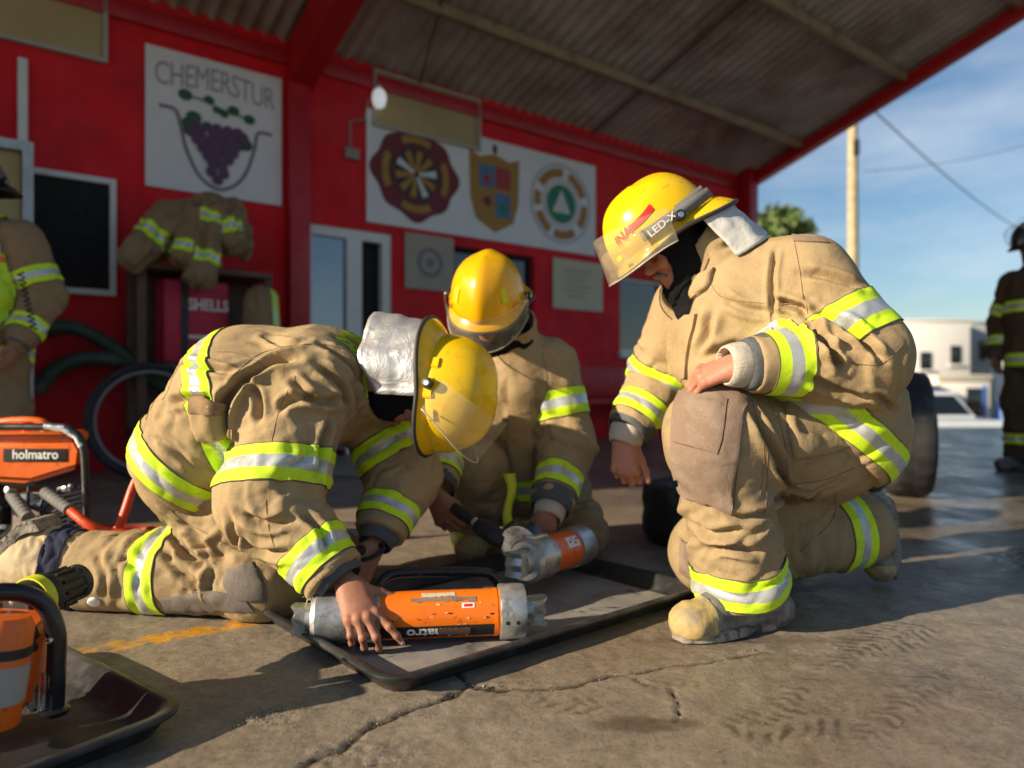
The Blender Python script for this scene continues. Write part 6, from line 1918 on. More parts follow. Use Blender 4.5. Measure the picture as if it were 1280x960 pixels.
# ================================================================== firefighter crouching behind (middle)
def firefighter_middle():
    pel = P(655, 600, 2.85); che = P(645, 478, 2.66); nek = P(636, 418, 2.59)
    ls, le, lw = P(688, 456, 2.64), P(710, 556, 2.60), P(690, 628, 2.43)
    rs, re, rw = P(588, 470, 2.66), P(548, 556, 2.60), P(546, 606, 2.44)
    lh, lk, la = P(690, 610, 2.88), P(722, 668, 2.66), P(700, 650, 3.05)
    rh, rk, ra = P(620, 610, 2.86), P(600, 585, 2.60), P(592, 668, 2.72)
    base = np.array((0, 2.75, 0))
    hc = P(610, 374, 2.47)
    fw = nrm((-.16, -.80, -.62)); up = nrm((-.06, -.58, .80))
    Rh = frame(fw, up)
    h1 = hand(P(684, 640, 2.38), (-.15, -.35, -.9), (.25, -.8, .4), (-1, 0, 0), ((.9, 1.2, .8),)*4, (.05, .02, -.02, -.05), (.7, .5, -.4), 1.05, arm=lw+(le-lw)*.1)
    h2 = hand(P(543, 618, 2.40), (.35, -.35, -.8), (-.5, -.8, .1), (.6, 0, .7), ((.9, 1.3, .8),)*4, (.05, .02, -.02, -.05), (.7, .5, -.4), 1.05, arm=rw+(re-rw)*.1)
    sk = hc-np.array(Rh)@np.array((.004, 0, .030))
    hm = head_mesh(sk, Rh, nek, h=.005)
    cV, cF = body_core([(pel, che, .12, .12), (che, nek, .11, .06), (rs, re, .05, .045), (re, rw, .042, .028), (ls, le, .05, .045), (le, lw, .042, .028), (rs, ls, .06, .06),
                        (rh, rk, .08, .06), (rk, ra, .055, .04), (lh, lk, .08, .06), (lk, la, .055, .04), (rh, lh, .1, .1)], [hm, h1[:2], h2[:2]])
    p = mesh('person', cV, cF, M['skin'], None, base=base)
    setp(p, 'person in tan gear crouching behind the tray, gripping the short ram and its black handle', 'person', 'firefighters in tan turnout gear')
    Z = np.array(Rh)[:, 2]; X = np.array(Rh)[:, 0]; Yh = np.array(Rh)[:, 1]
    S = Sdf(.007)
    S.ball(sk+Z*.03, .100, .02, [(Yh, .93)]); S.cone(sk-Z*.03-X*.005, sk-Z*.105+X*.018, .086, .074, .03, [(Yh, .95)]); S.cone(sk-Z*.07-X*.01, nek+(che-nek)*.2, .082, .105, .04)
    S.cone(sk+X*.15-Z*.022, sk+X*.06-Z*.022, .056, .046, .010, [(Z, 1.28)], 0, True)
    V, F = S.mesh(1); mesh('hood', V, F, M['hood'], p)
    S = Sdf(.009)
    S.cone(lh, lk, .115, .10, .04, None, 1); S.cone(lk, la, .10, .09, .05, None, 2); S.cone(rh, rk, .115, .098, .04, None, 3); S.cone(rk, ra, .098, .088, .05, None, 4)
    S.cone(lh, rh, .15, .15, .05, None, 5); S.cone(pel, pel+(che-pel)*.3, .16, .15, .04, [((1, 0, 0), 1.2)], 5)
    S.cut(lambda G: .006-G[..., 2])
    V, F = S.mesh(2)
    d = ring_folds(V, rk, ra, .15, .12, .012, .045, 3, rad=.15)+ring_folds(V, lh, lk, .2, .15, .014, .05, 4, rad=.17)+.005*fbm(V/.07, 3, 5)+ring_folds(V, lk, la, .1, .15, .012, .05, 6, rad=.16)
    V, N = finish(S, V, F, d); V[:, 2] = np.maximum(V[:, 2], .004)
    tr = mesh('trousers', V, F, M['tan2'], p); lab = S.labels(V); t_ = bone_t(V, rk, ra); L_ = np.linalg.norm(ra-rk)
    band('reflective_band', V, F, t_, L_-.06, L_+.02, M['trim'], tr, None, sep=S.sep((4,)))
    put_boot(p, ra, P(592, 697, 2.85)*np.array((1, 1, 0))+np.array((0, 0, .002)), P(588, 702, 2.56)*np.array((1, 1, 0))+np.array((0, 0, .002)), (0, 0, 1), r=1.0)
    put_boot(p, la, la+np.array((.0, .10, .03)), la+np.array((.0, .09, -.12)), (0, -1, .05), r=.95)
    S = Sdf(.008); Xw = (1, 0, 0)
    S.cone(pel, che, .165, .160, .06, [(Xw, 1.12)], 1); S.cone(che, nek, .15, .085, .05, [(Xw, 1.12)], 1)
    S.cone(ls, le, .102, .098, .05, None, 2); S.cone(le, lw, .096, .074, .04, None, 3); S.cone(rs, re, .105, .098, .05, None, 4); S.cone(re, rw, .102, .076, .04, None, 5)
    S.cone(nek+np.array((.0, 0.02, -.02)), nek+np.array((0, -.02, .03)), .105, .10, .02, None, 6); S.ball(nek+np.array((0, -.05, .06)), .088, .012, None, 0, True)
    S.cut(lambda G: pel[2]-.10-G[..., 2])
    for (e, w_) in ((le, lw), (re, rw)):
        ax = nrm(w_-e); S.cut(lambda G, o=w_, x=ax: np.where(((G-o)**2).sum(-1) < .125**2, (G-o)@x, -1))
    V, F = S.mesh(2)
    d = ring_folds(V, ls, le, .25, .10, .013, .045, 3, (-.6, -.5, 0), rad=.16)+ring_folds(V, le, lw, .05, .08, .012, .04, 4, rad=.15)+ring_folds(V, rs, re, .22, .1, .012, .045, 5, rad=.15)
    d += long_folds(V, (.3, -.2, -1), .06, .012, 6, P(650, 520, 2.5), .2)+.006*fbm(V/.09, 3, 6)
    V, N = finish(S, V, F, d)
    j = mesh('jacket', V, F, M['tan'], p); lab = S.labels(V); sk_ = Skin(V, F)
    tu = bone_t(V, ls, le); Lu = np.linalg.norm(le-ls); tf = bone_t(V, le, lw); Lf = np.linalg.norm(lw-le)
    band('reflective_band', V, F, tu, Lu-.20, Lu-.10, M['trim'], j, None, sep=S.sep((2,))); band('reflective_band', V, F, tf, Lf-.12, Lf-.04, M['trim'], j, None, sep=S.sep((3,)))
    tu = bone_t(V, rs, re); Lu = np.linalg.norm(re-rs); tf = bone_t(V, re, rw); Lf = np.linalg.norm(rw-re)
    band('reflective_band', V, F, tu, Lu-.16, Lu-.07, M['trim'], j, None, sep=S.sep((4,))); band('reflective_band', V, F, tf, Lf-.10, Lf-.03, M['trim'], j, None, sep=S.sep((5,)))
    band('reflective_band', V, F, V[:, 2], pel[2]-.06, pel[2]+.03, M['trim'], j, None, sep=S.sep((1,)))
    band('reflective_band', V, F, V[:, 2], che[2]-.16, che[2]-.08, M['trim'], j, None, sep=S.sep((1,)))
    sk_.patch('storm_flap', [((636, 470), (668, 470)), ((636, 540), (666, 540)), ((638, 600), (662, 600))], M['tan'], j, 10, 24, .012, .004)
    for px in (((678, 440), (684, 480), (680, 530)), ((640, 470), (640, 590))): sk_.seam('seam', px, M['seam'], j)
    ax = nrm(lw-le); cuff_ring('cuff', lw-ax*.03, lw+ax*.03, .078, .066, M['darkcuff'], j, ribs=0); cuff_ring('knit_cuff', lw+ax*.01, lw+ax*.07, .058, .048, M['cuff'], j)
    ax = nrm(rw-re); cuff_ring('cuff', rw-ax*.03, rw+ax*.03, .076, .062, M['darkcuff'], j, ribs=0)
    # loose lime strap hanging in front
    pts = smooth_path([P(636, 592, 2.46), P(640, 612, 2.44), P(634, 640, 2.43), P(637, 662, 2.42)], 8); V = []
    for i, q in enumerate(pts):
        wd = .022-.008*math.sin(i/len(pts)*3.14); V += [q+np.array((-wd, 0, 0)), q+np.array((wd, .006, 0)), q+np.array((wd, .010, 0)), q+np.array((-wd, .004, 0))]
    mesh('strap_end', V, [[i*4+k, i*4+(k+1) % 4, i*4+4+(k+1) % 4, i*4+4+k] for i in range(len(pts)-1) for k in range(4)], M['limetape'], j)
    o, w, bp, dims = make_helmet(p, hc, Rh, 'shell2', -.04, None, size=1.03, vr=.196)
    for s in (-1, 1):
        V = []
        for i in range(8):
            for k in range(5): V.append(on_crown(w, s*math.radians(38+10*k/4), .05+.045*i/7, .0035))
        mesh('lime_sticker', V, grid_faces(8, 5), M['limetape'], o)
firefighter_middle()
# ================================================================== trays
def make_tray(name, label, corner, e1, e2, L1, L2, h=.048, r=.06, floor='trayfloor'):
    """corner: outer rim corner on the ground plan; e1,e2 unit directions of the two sides"""
    c = np.asarray(corner, float); e1 = nrm(e1); e2 = nrm(e2)
    def loop(inset, z, rad):
        pts = []
        cs = [(inset, inset, math.pi), (L1-inset, inset, -math.pi/2), (L1-inset, L2-inset, 0), (inset, L2-inset, math.pi/2)]
        for (x, y, a0) in cs:
            sx = 1 if x < L1/2 else -1; sy = 1 if y < L2/2 else -1
            cx, cy = x+sx*rad, y+sy*rad
            for k in range(9):
                a = a0+k*math.pi/16
                pts.append(c+e1*(cx+rad*math.cos(a))+e2*(cy+rad*math.sin(a))+np.array((0, 0, z)))
        return pts
    prof = [(.03, .0015, r*.7), (.026, .006, r*.75), (.004, h-.012, r), (-.006, h-.010, r+.006), (-.008, h-.004, r+.008), (-.005, h, r+.006), (.006, h+.001, r), (.016, h-.002, r*.92), (.040, .012, r*.65), (.050, .0075, r*.55), (.06, .0065, r*.5)]
    V = []
    for (i, z, rad) in prof: V += loop(i, z, rad)
    n = 36; F = []
    for j in range(len(prof)-1):
        for i in range(n): F.append([j*n+i, j*n+(i+1) % n, (j+1)*n+(i+1) % n, (j+1)*n+i])
    o = mesh(name, V, F, M['traymat'], None, base=c+e1*L1/2+e2*L2/2)
    o.data.set_sharp_from_angle(angle=math.radians(50))
    setp(o, label, 'tray', 'black plastic trays')
    # floor of the tray, dusty
    nu, nv = 60, 40; V = []
    for i in range(nu):
        for j in range(nv):
            q = c+e1*(.052+(L1-.104)*i/(nu-1))+e2*(.052+(L2-.104)*j/(nv-1)); V.append(q+np.array((0, 0, .0058+.0012*math.sin(i*.31)*math.sin(j*.27))))
    mesh('tray_floor', V, grid_faces(nu, nv), M[floor], o)
    V2 = []
    g = Geo(); V = loop(.045, .0045, r*.6); g.add(V, [list(range(36))]); g.build('underside', M['traymat'], o, False)
    return o
m, t, b = nodes('dusty tray floor')
c = ramp(t, noise(t, 5.0, 7, 0.65, dist=0.6), [(0.28, (0.06, 0.058, 0.055)), (0.42, (0.20, 0.192, 0.178)), (0.75, (0.34, 0.325, 0.30))])
c = mixc(t, ramp(t, noise(t, 7, 6, 0.7, dist=1.2), [(0.60, (0, 0, 0)), (0.66, (0.95,)*3)]), c, (0.018, 0.017, 0.017))
c = mixc(t, ramp(t, noise(t, 40, 6, 0.7, dist=1.0), [(0.5, (0, 0, 0)), (0.75, (0.5,)*3)]), c, (0.33, 0.31, 0.27))
t.links.new(c, b.inputs['Base Color']); b.inputs['Roughness'].default_value = 0.62
bump(t, b, noise(t, 60, 5), 0.25, 0.002)
M['trayfloor'] = m
def rimpt(px, py, z=.046):
    Y = (CAM_H-z)*FPX/(py-480); return np.array(((px-640)/FPX*Y, Y, 0))
t1 = make_tray('tray', 'large shallow black tray on the slab holding both orange rams', rimpt(487, 852), (.772, .636, 0), (-.670, .742, 0), 1.08, .70)
t2 = make_tray('tray', 'black tray at the lower left corner holding the spreader tool', rimpt(234, 884), (-.81, .586, 0), (-.586, -.81, 0), .62, 1.0, floor='traymat')
# ================================================================== rescue rams
def claw(g, o, ax, up, r, sg, m=0):
    """toothed grip plate on the end of a ram"""
    ax = nrm(ax); up = nrm(np.asarray(up)-ax*np.dot(up, ax)); sd = np.cross(ax, up)
    prof = [(-1, 1.0), (-.55, .62), (0, .95), (.55, .62), (1, 1.0)]
    V = []
    k = r*.80
    for (w_) in (-.8, -.25, .25, .8):
        for (x, y) in [(u*k, .018+.026*h) for u, h in prof]+[(k*.9, -.004), (-k*.9, -.004)]:
            bow = 1-.25*abs(w_)
            V.append(np.asarray(o)+up*x+ax*(y*bow if y > 0 else y)+sd*w_*k)
    n = 7; F = []
    for j in range(3):
        for i in range(n): F.append([j*n+i, j*n+(i+1) % n, (j+1)*n+(i+1) % n, (j+1)*n+i])
    F.append(list(range(n))[::-1]); F.append([3*n+i for i in range(n)])
    g.add(V, F, m)
def ram(name, label, A, B_, R, segs, group='orange rescue rams', up=(0, 0, 1)):
    A, B_ = np.asarray(A), np.asarray(B_); ax = nrm(B_-A); L_ = np.linalg.norm(B_-A)
    root = empty(name, (A+B_)/2*np.array((1, 1, 0))+np.array((0, 0, .008)), label, 'rescue ram', group)
    for (nm, prof, mt) in segs:
        g = Geo(); g.lathe(A, ax, [(a*L_, r*R) for a, r in prof], 48, ref=up); g.build(nm, M[mt], root, angle=30)
    return root, ax, L_
A1, B1 = P(394, 773, 1.752), P(655, 763, 1.815)
R1 = .062
M['claw'] = M['alu']
r1, ax1, L1_ = ram('rescue_ram', 'long orange ram with dented aluminium collars under the bending firefighter\'s hand', A1, B1, R1, [
    ('tube', [(.10, .5), (.10, .93), (.90, .93), (.90, .5)], 'orangetool'),
    ('end_collar', [(-.01, .3), (-.01, .86), (.012, 1.0), (.30, 1.0), (.305, .95), (.305, .5)], 'alu'),
    ('tube_ring', [(.845, .5), (.845, .95), (.862, .955), (.864, .5)], 'orangetool'),
    ('end_collar', [(.875, .5), (.875, 1.08), (.88, 1.10), (.985, 1.10), (1.0, 1.05), (1.0, .3)], 'alu')])
g = Geo(); g.lathe(B1, ax1, [(-.002, .036), (.022, .036), (.022, .02)], 24); claw(g, B1+ax1*.018, ax1, (0, 0, 1), .042, 1); g.build('grip_claw', M['claw'], r1)
g = Geo(); g.lathe(A1, -ax1, [(-.002, .036), (.02, .036), (.02, .02)], 24); claw(g, A1-ax1*.016, -ax1, (0, 0, 1), .042, 1); g.build('grip_claw', M['claw'], r1)
# frame round a ram: up, and towards the camera
upv = nrm(np.array((0, 0, 1.0))-ax1*ax1[2]); frv = np.cross(upv, ax1)
if frv[1] > 0: frv = -frv
def on_ram(s, ang, r=1.0):
    """s along in metres, ang from straight towards the camera, up positive"""
    return A1+ax1*s+(frv*math.cos(ang)+upv*math.sin(ang))*r
for s_ in (.905, .955):
    g = Geo(); q = on_ram(L1_*s_, -.12, R1*1.1); nn_ = q-(A1+ax1*L1_*s_); g.lathe(q-nrm(nn_)*.004, nn_, [(0, .0052), (.0046, .0052), (.0046, .002)], 14); g.build('screw_hole', M['darkbox'], r1)
V = []; F = []
def wrap(s0, s1, a0, a1, off, nu=30, nv=8, rough=0, seed=0):
    V = []
    for i in range(nu):
        for k in range(nv):
            s = s0+(s1-s0)*i/(nu-1); a = a0+(a1-a0)*k/(nv-1)
            if rough and (k in (0, nv-1)): a += rough*pnoise(np.array([[i*.43, seed+k, 0]]), seed)[0]
            V.append(on_ram(L1_*s, a, R1*.93+off))
    return V, grid_faces(nu, nv)
v_, f_ = wrap(.31, .845, -.86, -.20, .0007); mesh('brand_label', v_, f_, M['darkbox'], r1, False)
tv, tf = text_geo('holmatro', .038, .03); tv, tf = subdiv_text(tv, tf, 1)
# the ram lies with its lettering upside down
mesh('brand_lettering', [on_ram(L1_*.575-v[0]*1.05, -.52-v[1]/(R1*.93)*1.0, R1*.93+.0014) for v in tv], tf, M['whiteink'], r1, False)
v_, f_ = wrap(.58, .73, -.72, -.30, .0022, rough=.14, seed=3); mesh('torn_label', v_, f_, col('torn brown label', (.12, .06, .05)), r1, False)
v_, f_ = wrap(.69, .75, .50, .72, .0012); mesh('warning_sticker', v_, f_, M['whiteink'], r1, False)
v_, f_ = wrap(.70, .74, .55, .67, .0018); mesh('sticker_print', v_, f_, M['reddecal'], r1, False)
v_, f_ = wrap(.45, .76, .82, 1.05, .0012, rough=.12, seed=5); mesh('torn_label', v_, f_, M['kneepad'], r1, False)
v_, f_ = wrap(.50, .66, 1.07, 1.3, .0014, rough=.08, seed=7); mesh('worn_sticker', v_, f_, M['cream'], r1, False)
rn = np.random.RandomState(4)
for k in range(16):
    s = rn.uniform(.36, .84); a = rn.uniform(-.4, .7); v_, f_ = wrap(s, s+rn.uniform(.006, .02), a, a+rn.uniform(.02, .08), .0009, 5, 4, .03, k); mesh('paint_chip', v_, f_, M['cream'] if k % 2 else M['darkbox'], r1, False)
# second, shorter ram pointing at the camera
A2, B2 = P(655, 702, 2.12), P(728, 680, 2.42)
r2, ax2, L2_ = ram('rescue_ram', 'short ram with a silver head and orange body held by the crouching firefighter', A2, B2, .066, [
    ('head', [(0, .3), (0, .86), (.04, 1.0), (.30, 1.0), (.32, .7)], 'alu'), ('tube', [(.33, .4), (.33, .9), (.72, .9), (.72, .4)], 'orange'),
    ('end_cap', [(.725, .4), (.725, 1.0), (.96, 1.0), (1.0, .88), (1.0, .2)], 'alu')])
g = Geo(); g.lathe(A2, -ax2, [(-.002, .040), (.03, .038), (.03, .02)], 24); claw(g, A2-ax2*.026, -ax2, (0, 0, 1), .044, 1); g.build('grip_claw', M['claw'], r2)
up2 = nrm(np.array((0, 0, 1.0))-ax2*ax2[2]); fr2 = np.cross(up2, ax2); fr2 = -fr2 if fr2[1] > 0 else fr2
g = Geo(); g.box(A2+ax2*L2_*.16+up2*.068, (.075, .05, .012), frame(ax2, up2), .004); g.build('head_flat', M['alu'], r2)
V = []
for i in range(10):
    for k in range(6): s = .48+.2*i/9; a = .35+.6*k/5; V.append(A2+ax2*L2_*s+(fr2*math.cos(a)+up2*math.sin(a))*(.066*.9+.001))
mesh('warning_sticker', V, grid_faces(10, 6), M['whiteink'], r2, False)
for (s, a) in ((.52, .6), (.57, .75), (.60, .5), (.64, .7)):
    V = []
    for i in range(3):
        for k in range(3): V.append(A2+ax2*L2_*(s+.025*i/2)+(fr2*math.cos(a+.12*k/2)+up2*math.sin(a+.12*k/2))*(.066*.9+.0018))
    mesh('sticker_print', V, grid_faces(3, 3), M['darkbox'] if s != .57 else M['reddecal'], r2, False)
# its control valve: black collar and dead man handle pointing up left
q0 = A2+ax2*L2_*.10+up2*.02+np.array((-.035, .05, .02))
g = Geo(); g.lathe(q0, (.35, .9, .1), [(-.02, .03), (-.02, .062), (.0, .068), (.035, .068), (.05, .05)], 28); g.build('valve_collar', M['blacksat'], r2)
g = Geo(); g.lathe(q0+np.array((-.0, -.014, .0)), (-.35, -.9, -.1), [(0, .058), (.008, .058), (.01, .046)], 28); g.build('collar_rim', M['steel'], r2)
hs = P(622, 672, 2.22); he_ = P(556, 627, 2.36)
g = Geo(); g.lathe(hs, he_-hs, [(-.03, .022), (0, .030), (.06, .030), (.085, .026), (.09, .016)], 20); g.build('valve_handle', M['black'], r2)
g = Geo(); g.lathe(hs, he_-hs, [(.086, .017), (.105, .017)], 16); g.build('handle_collar', M['alu'], r2)
g = Geo(); g.lathe(hs, he_-hs, [(.104, .018), (.16, .022), (.20, .018)], 16); g.build('hose_coupling', M['black'], r2)
# black carrying handle between the rams
hp = smooth_path([P(470, 742, 1.86), P(480, 724, 1.90), P(505, 716, 1.93), P(590, 715, 2.0), P(612, 718, 2.03), P(624, 730, 2.04)], 10)
g = Geo(); g.tube(hp, .014, 12); o = g.build('carry_handle', M['blacksat'], None, base=hp[len(hp)//2]*np.array((1, 1, 0))); setp(o, 'black bent tube handle lying behind the long orange ram', 'handle')
# ================================================================== spreader in the left tray
def spreader():
    root = empty('spreader_tool', P(30, 900, 1.33)*np.array((1, 1, 0))+np.array((0, 0, .008)), 'orange hydraulic spreader with a black loop handle in the left tray', 'rescue tool')
    lp = smooth_path([P(-70, 800, 1.24), P(-40, 752, 1.26), P(10, 740, 1.30), P(52, 752, 1.335), P(70, 790, 1.345), P(70, 840, 1.345), P(68, 888, 1.345)], 10)
    g = Geo(); g.tube(lp, .0165, 14); g.build('loop_handle', M['blacksat'], root)
    g = Geo(); q = P(68, 888, 1.345); g.lathe(q+np.array((0, 0, -.006)), (0, 0, 1), [(0, .024), (.008, .026), (.012, .02)], 20); g.build('handle_foot', M['blacksat'], root)
    for (x, y) in ((63, 800), (18, 752)):
        q = P(x, y, 1.325); g = Geo(); g.lathe(q, (.1, -1, .1), [(0, .006), (.006, .006), (.008, .003)], 8); g.build('bolt', M['steel'], root)
    # orange valve block
    bm = bmesh.new(); bmesh.ops.create_cube(bm, size=1)
    for v in bm.verts: v.co = Vector((v.co.x*.17, v.co.y*.11, v.co.z*.13))
    bmesh.ops.bevel(bm, geom=bm.edges[:], offset=.016, segments=3, affect='EDGES')
    g = Geo(); g.addbm(bm, P(-5, 812, 1.34), frame((.95, .3, -.15), (.12, 0, 1)))
    bm = bmesh.new(); bmesh.ops.create_cube(bm, size=1)
    for v in bm.verts: v.co = Vector((v.co.x*.11, v.co.y*.13, v.co.z*.09))
    bmesh.ops.bevel(bm, geom=bm.edges[:], offset=.012, segments=3, affect='EDGES')
    g.addbm(bm, P(12, 842, 1.36), frame((.95, .3, -.1), (.1, 0, 1)))
    g.build('body', M['orange'], root)
    for (x, y) in ((30, 792), (40, 787), (38, 803)):
        g = Geo(); q = P(x, y, 1.30); g.lathe(q, (.1, -.6, .8), [(-.02, .008), (.002, .0085), (.004, .006), (.004, .002)], 14); g.build('socket', M['darkbox'], root)
    # yellow banded grip behind
    a, b_ = P(36, 752, 1.42), P(100, 726, 1.545)
    g = Geo(); g.lathe(a, b_-a, [(-.03, .03), (0, .044), (.04, .046), (.05, .038), (.105, .034), (.11, .038), (.125, .038), (.13, .028)], 24); g.build('valve_grip', M['black'], root)
    g = Geo(); g.lathe(a, b_-a, [(.002, .0475), (.022, .0485)], 24); g.build('yellow_ring', M['limetape'], root)
    for k in range(10):
        an = 2*math.pi*k/10; ax = nrm(b_-a); u = perp(ax); w_ = np.cross(ax, u); c_ = a+ax*.055+(u*math.cos(an)+w_*math.sin(an))*.0385
        g = Geo(); g.tube([c_, c_+ax*.05], .0035, 6); g.build('grip_rib', M['black'], root)
    # orange cylinder with a grey sleeve, near the frame edge
    c0 = P(-14, 905, 1.24)
    g = Geo(); g.lathe(c0, (.1, .1, 1), [(-.01, .03), (0, .046), (.165, .046), (.185, .036)], 28); g.build('cylinder', M['orange'], root)
    g = Geo(); g.lathe(c0, (.1, .1, 1), [(.04, .0475), (.105, .0475)], 28); g.build('grey_sleeve', col('grey sleeve', (.33, .32, .30)), root)
    g = Geo(); g.lathe(c0, (.1, .1, 1), [(.118, .0478), (.135, .0478)], 28); g.build('black_ring', M['black'], root)
    for dx in (0, 18):
        q = P(40+dx*.9, 865, 1.34); g = Geo(); g.lathe(q+np.array((0, 0, -.035)), (.05, 0, 1), [(0, .009), (.075, .009)], 14); g.build('piston_rod', M['steel'], root)
    # spreader arms lying in the tray, running out of the picture
    for s in (-1, 1):
        V = []
        for (u, wd, th) in ((0, .05, .05), (.12, .06, .055), (.3, .05, .045), (.48, .02, .022)):
            c_ = P(-20, 880, 1.30)+np.array((-.586, -.3, 0))*u+np.array((.3, -.6, 0))*s*(.03+.06*math.sin(u*5)); c_[2] = .04
            for (i, j) in ((-1, -1), (1, -1), (1, 1), (-1, 1)): V.append(c_+np.array((.4, -.9, 0))*wd*.5*i+np.array((0, 0, th*.5*j)))
        g = Geo(); g.add(V, [[a_*4+k, a_*4+(k+1) % 4, a_*4+4+(k+1) % 4, a_*4+4+k] for a_ in range(3) for k in range(4)]+[[3, 2, 1, 0], [12, 13, 14, 15]]); g.build('spreader_arm', M['alu'], root)
spreader()
# ================================================================== petrol pump
def pump():
    Yp = 2.62; c = P(35, 700, Yp)*np.array((1, 1, 0))
    root = empty('hydraulic_pump', c, 'orange petrol pump in a black tube frame on the floor behind the boot', 'pump')
    def q(px, py, dy=0): return P(px, py, Yp+dy)
    # fuel tank
    sec = [(-70, 556), (95, 548), (103, 562), (100, 585), (38, 604), (-30, 600), (-75, 585)]
    V = [q(x, y, -.10) for x, y in sec]+[q(x, y, .14) for x, y in sec]; n = len(sec)
    bm = bmesh.new(); vs = [bm.verts.new(v) for v in V]
    bm.faces.new(vs[:n]); bm.faces.new(vs[n:][::-1])
    for i in range(n): bm.faces.new((vs[i], vs[i+n], vs[(i+1) % n+n], vs[(i+1) % n]))
    bmesh.ops.bevel(bm, geom=bm.edges[:], offset=.018, segments=3, affect='EDGES')
    bmobj('fuel_tank', bm, M['orange'], root, True, 40)
    tank = [o for o in root.children][-1]
    g = Geo(); g.box(q(25, 546, .0), (.42, .17, .045), None, .018); g.build('tank_rim', M['orange'], tank)
    a0, a1 = q(5, 562, -.1035), q(84, 562, -.1035)
    g = Geo(); g.box((q(44, 569, -.102)), (.225, .004, .046), None, .001); g.build('brand_plate', M['darkbox'], tank)
    tv, tf = text_geo('holmatro', .046, .02); cc = q(44, 568.5, -.1055)
    mesh('brand_lettering', [cc+np.array((v[0]*.95, 0, v[1])) for v in tv], tf, M['whiteink'], tank, False)
    g = Geo(); g.lathe(q(36, 545), (0, 0, 1), [(0, .022), (.03, .024), (.035, .03), (.05, .03), (.055, .022)], 18); g.build('fuel_cap', M['reddecal'], root)
    # orange carrying grip over the tank
    g = Geo(); hp = smooth_path([q(-60, 540), q(-20, 531), q(20, 526), q(52, 528), q(58, 538)], 8); g.tube(hp, [.016]*len(hp), 10); g.build('top_grip', M['orange'], root)
    # frame
    for dy in (-.13, .2):
        fp = smooth_path([q(-120, 534, dy), q(60, 534, dy), q(92, 540, dy), q(104, 560, dy), q(107, 600, dy), q(108, 655, dy), q(104, 688, dy), q(60, 694, dy), q(-120, 694, dy)], 8)
        g = Geo(); g.tube(fp, .013, 10); g.build('frame_tube', M['blacksat'] if dy > 0 else M['blacksat'], root)
    g = Geo(); g.tube([q(57, 533, -.13), q(80, 535, -.13), q(97, 546, -.13), q(103, 558, -.13)], .0142, 10); g.build('frame_elbow', M['steel'], root)
    # engine: block, fins, carburettor, recoil housing
    g = Geo(); g.box(q(20, 640, .04), (.24, .22, .17), None, .012); g.build('engine_block', M['alu'], root)
    for k in range(9):
        g = Geo(); g.box(q(60, 612+k*6, .06), (.15, .19, .006), None, .001); g.build('cooling_fin', M['alu'], root)
    g = Geo(); g.box(q(45, 648, -.085), (.15, .05, .10), None, .01); g.build('valve_block', col('primer brown block', (.22, .15, .13)), root)
    g = Geo(); g.lathe(q(-25, 640, -.1), (0, -1, 0), [(-.05, .1), (0, .1), (.03, .08), (.035, .03)], 26); g.build('recoil_housing', M['blacksat'], root)
    rn = np.random.RandomState(9)
    for k in range(26):
        px, py = rn.uniform(-10, 100), rn.uniform(606, 690); g = Geo(); qq = q(px, py, -.11+rn.uniform(-.02, .03))
        if k % 3: g.lathe(qq, (rn.uniform(-.3, .3), -1, rn.uniform(-.3, .3)), [(0, .008), (.012, .008), (.018, .011), (.03, .011), (.032, .005)], 12)
        else: g.box(qq, (.02+.03*rn.rand(), .02, .015+.02*rn.rand()), frame((1, rn.uniform(-.4, .4), rn.uniform(-.4, .4)), (0, 0, 1)), .003)
        g.build('fitting', M['steel'] if k % 2 else M['blacksat'], root)
    for k in range(5):
        pts = smooth_path([q(rn.uniform(0, 90), rn.uniform(605, 630), -.09), q(rn.uniform(0, 90), rn.uniform(630, 660), -.14), q(rn.uniform(0, 90), rn.uniform(655, 690), -.1)], 6)
        g = Geo(); g.tube(pts, .005, 6); g.build('fuel_line', M['black'], root)
    # grey strain reliefs where the hoses leave
    for (a, b_) in (((56, 615), (88, 638)), ((14, 618), (36, 648))):
        A_, B_ = q(*a, -.12), q(*b_, -.20); ax = B_-A_
        L_ = np.linalg.norm(ax); pr = []
        for k in range(14): pr += [(L_*k/14, .021 if k % 2 else .0185), (L_*(k+.5)/14, .021 if k % 2 else .0185)]
        g = Geo(); g.lathe(A_, ax, pr, 16); g.build('strain_relief', M['strap'], root)
    for (x, y) in ((-60, 697), (95, 697)):
        for dy in (-.13, .2): g = Geo(); qq = q(x, y, dy); g.lathe((qq[0], qq[1], 0), (0, 0, 1), [(0, .02), (.03, .018)], 12); g.build('rubber_foot', M['black'], root)
pump()
hp = smooth_path([P(88, 638, 2.42), P(110, 655, 2.40), P(135, 664, 2.42), P(170, 668, 2.46), P(205, 664, 2.6), P(225, 662, 2.75), P(260, 655, 2.9)], 10)
g = Geo(); g.tube(hp, .0155, 12); o = g.build('hydraulic_hose', M['hoseorange'], None, base=hp[30]*np.array((1, 1, 0))); setp(o, 'bright orange hose leaving the pump and running behind the bending firefighter', 'hose', 'orange hydraulic hoses')
hp = smooth_path([P(146, 664, 2.50), P(156, 640, 2.52), P(168, 605, 2.55), P(184, 572, 2.58), P(205, 545, 2.6), P(235, 530, 2.6)], 10)
g = Geo(); g.tube(hp, .0155, 12); o = g.build('hydraulic_hose', M['hoseorange'], None, base=hp[0]*np.array((1, 1, 0))); setp(o, 'orange hose loop slanting up behind the firefighter\'s hip', 'hose', 'orange hydraulic hoses')
hp = smooth_path([P(118, 660, 2.7), P(150, 661, 2.68), P(180, 662, 2.7), P(215, 664, 2.66), P(250, 668, 2.6)], 10)
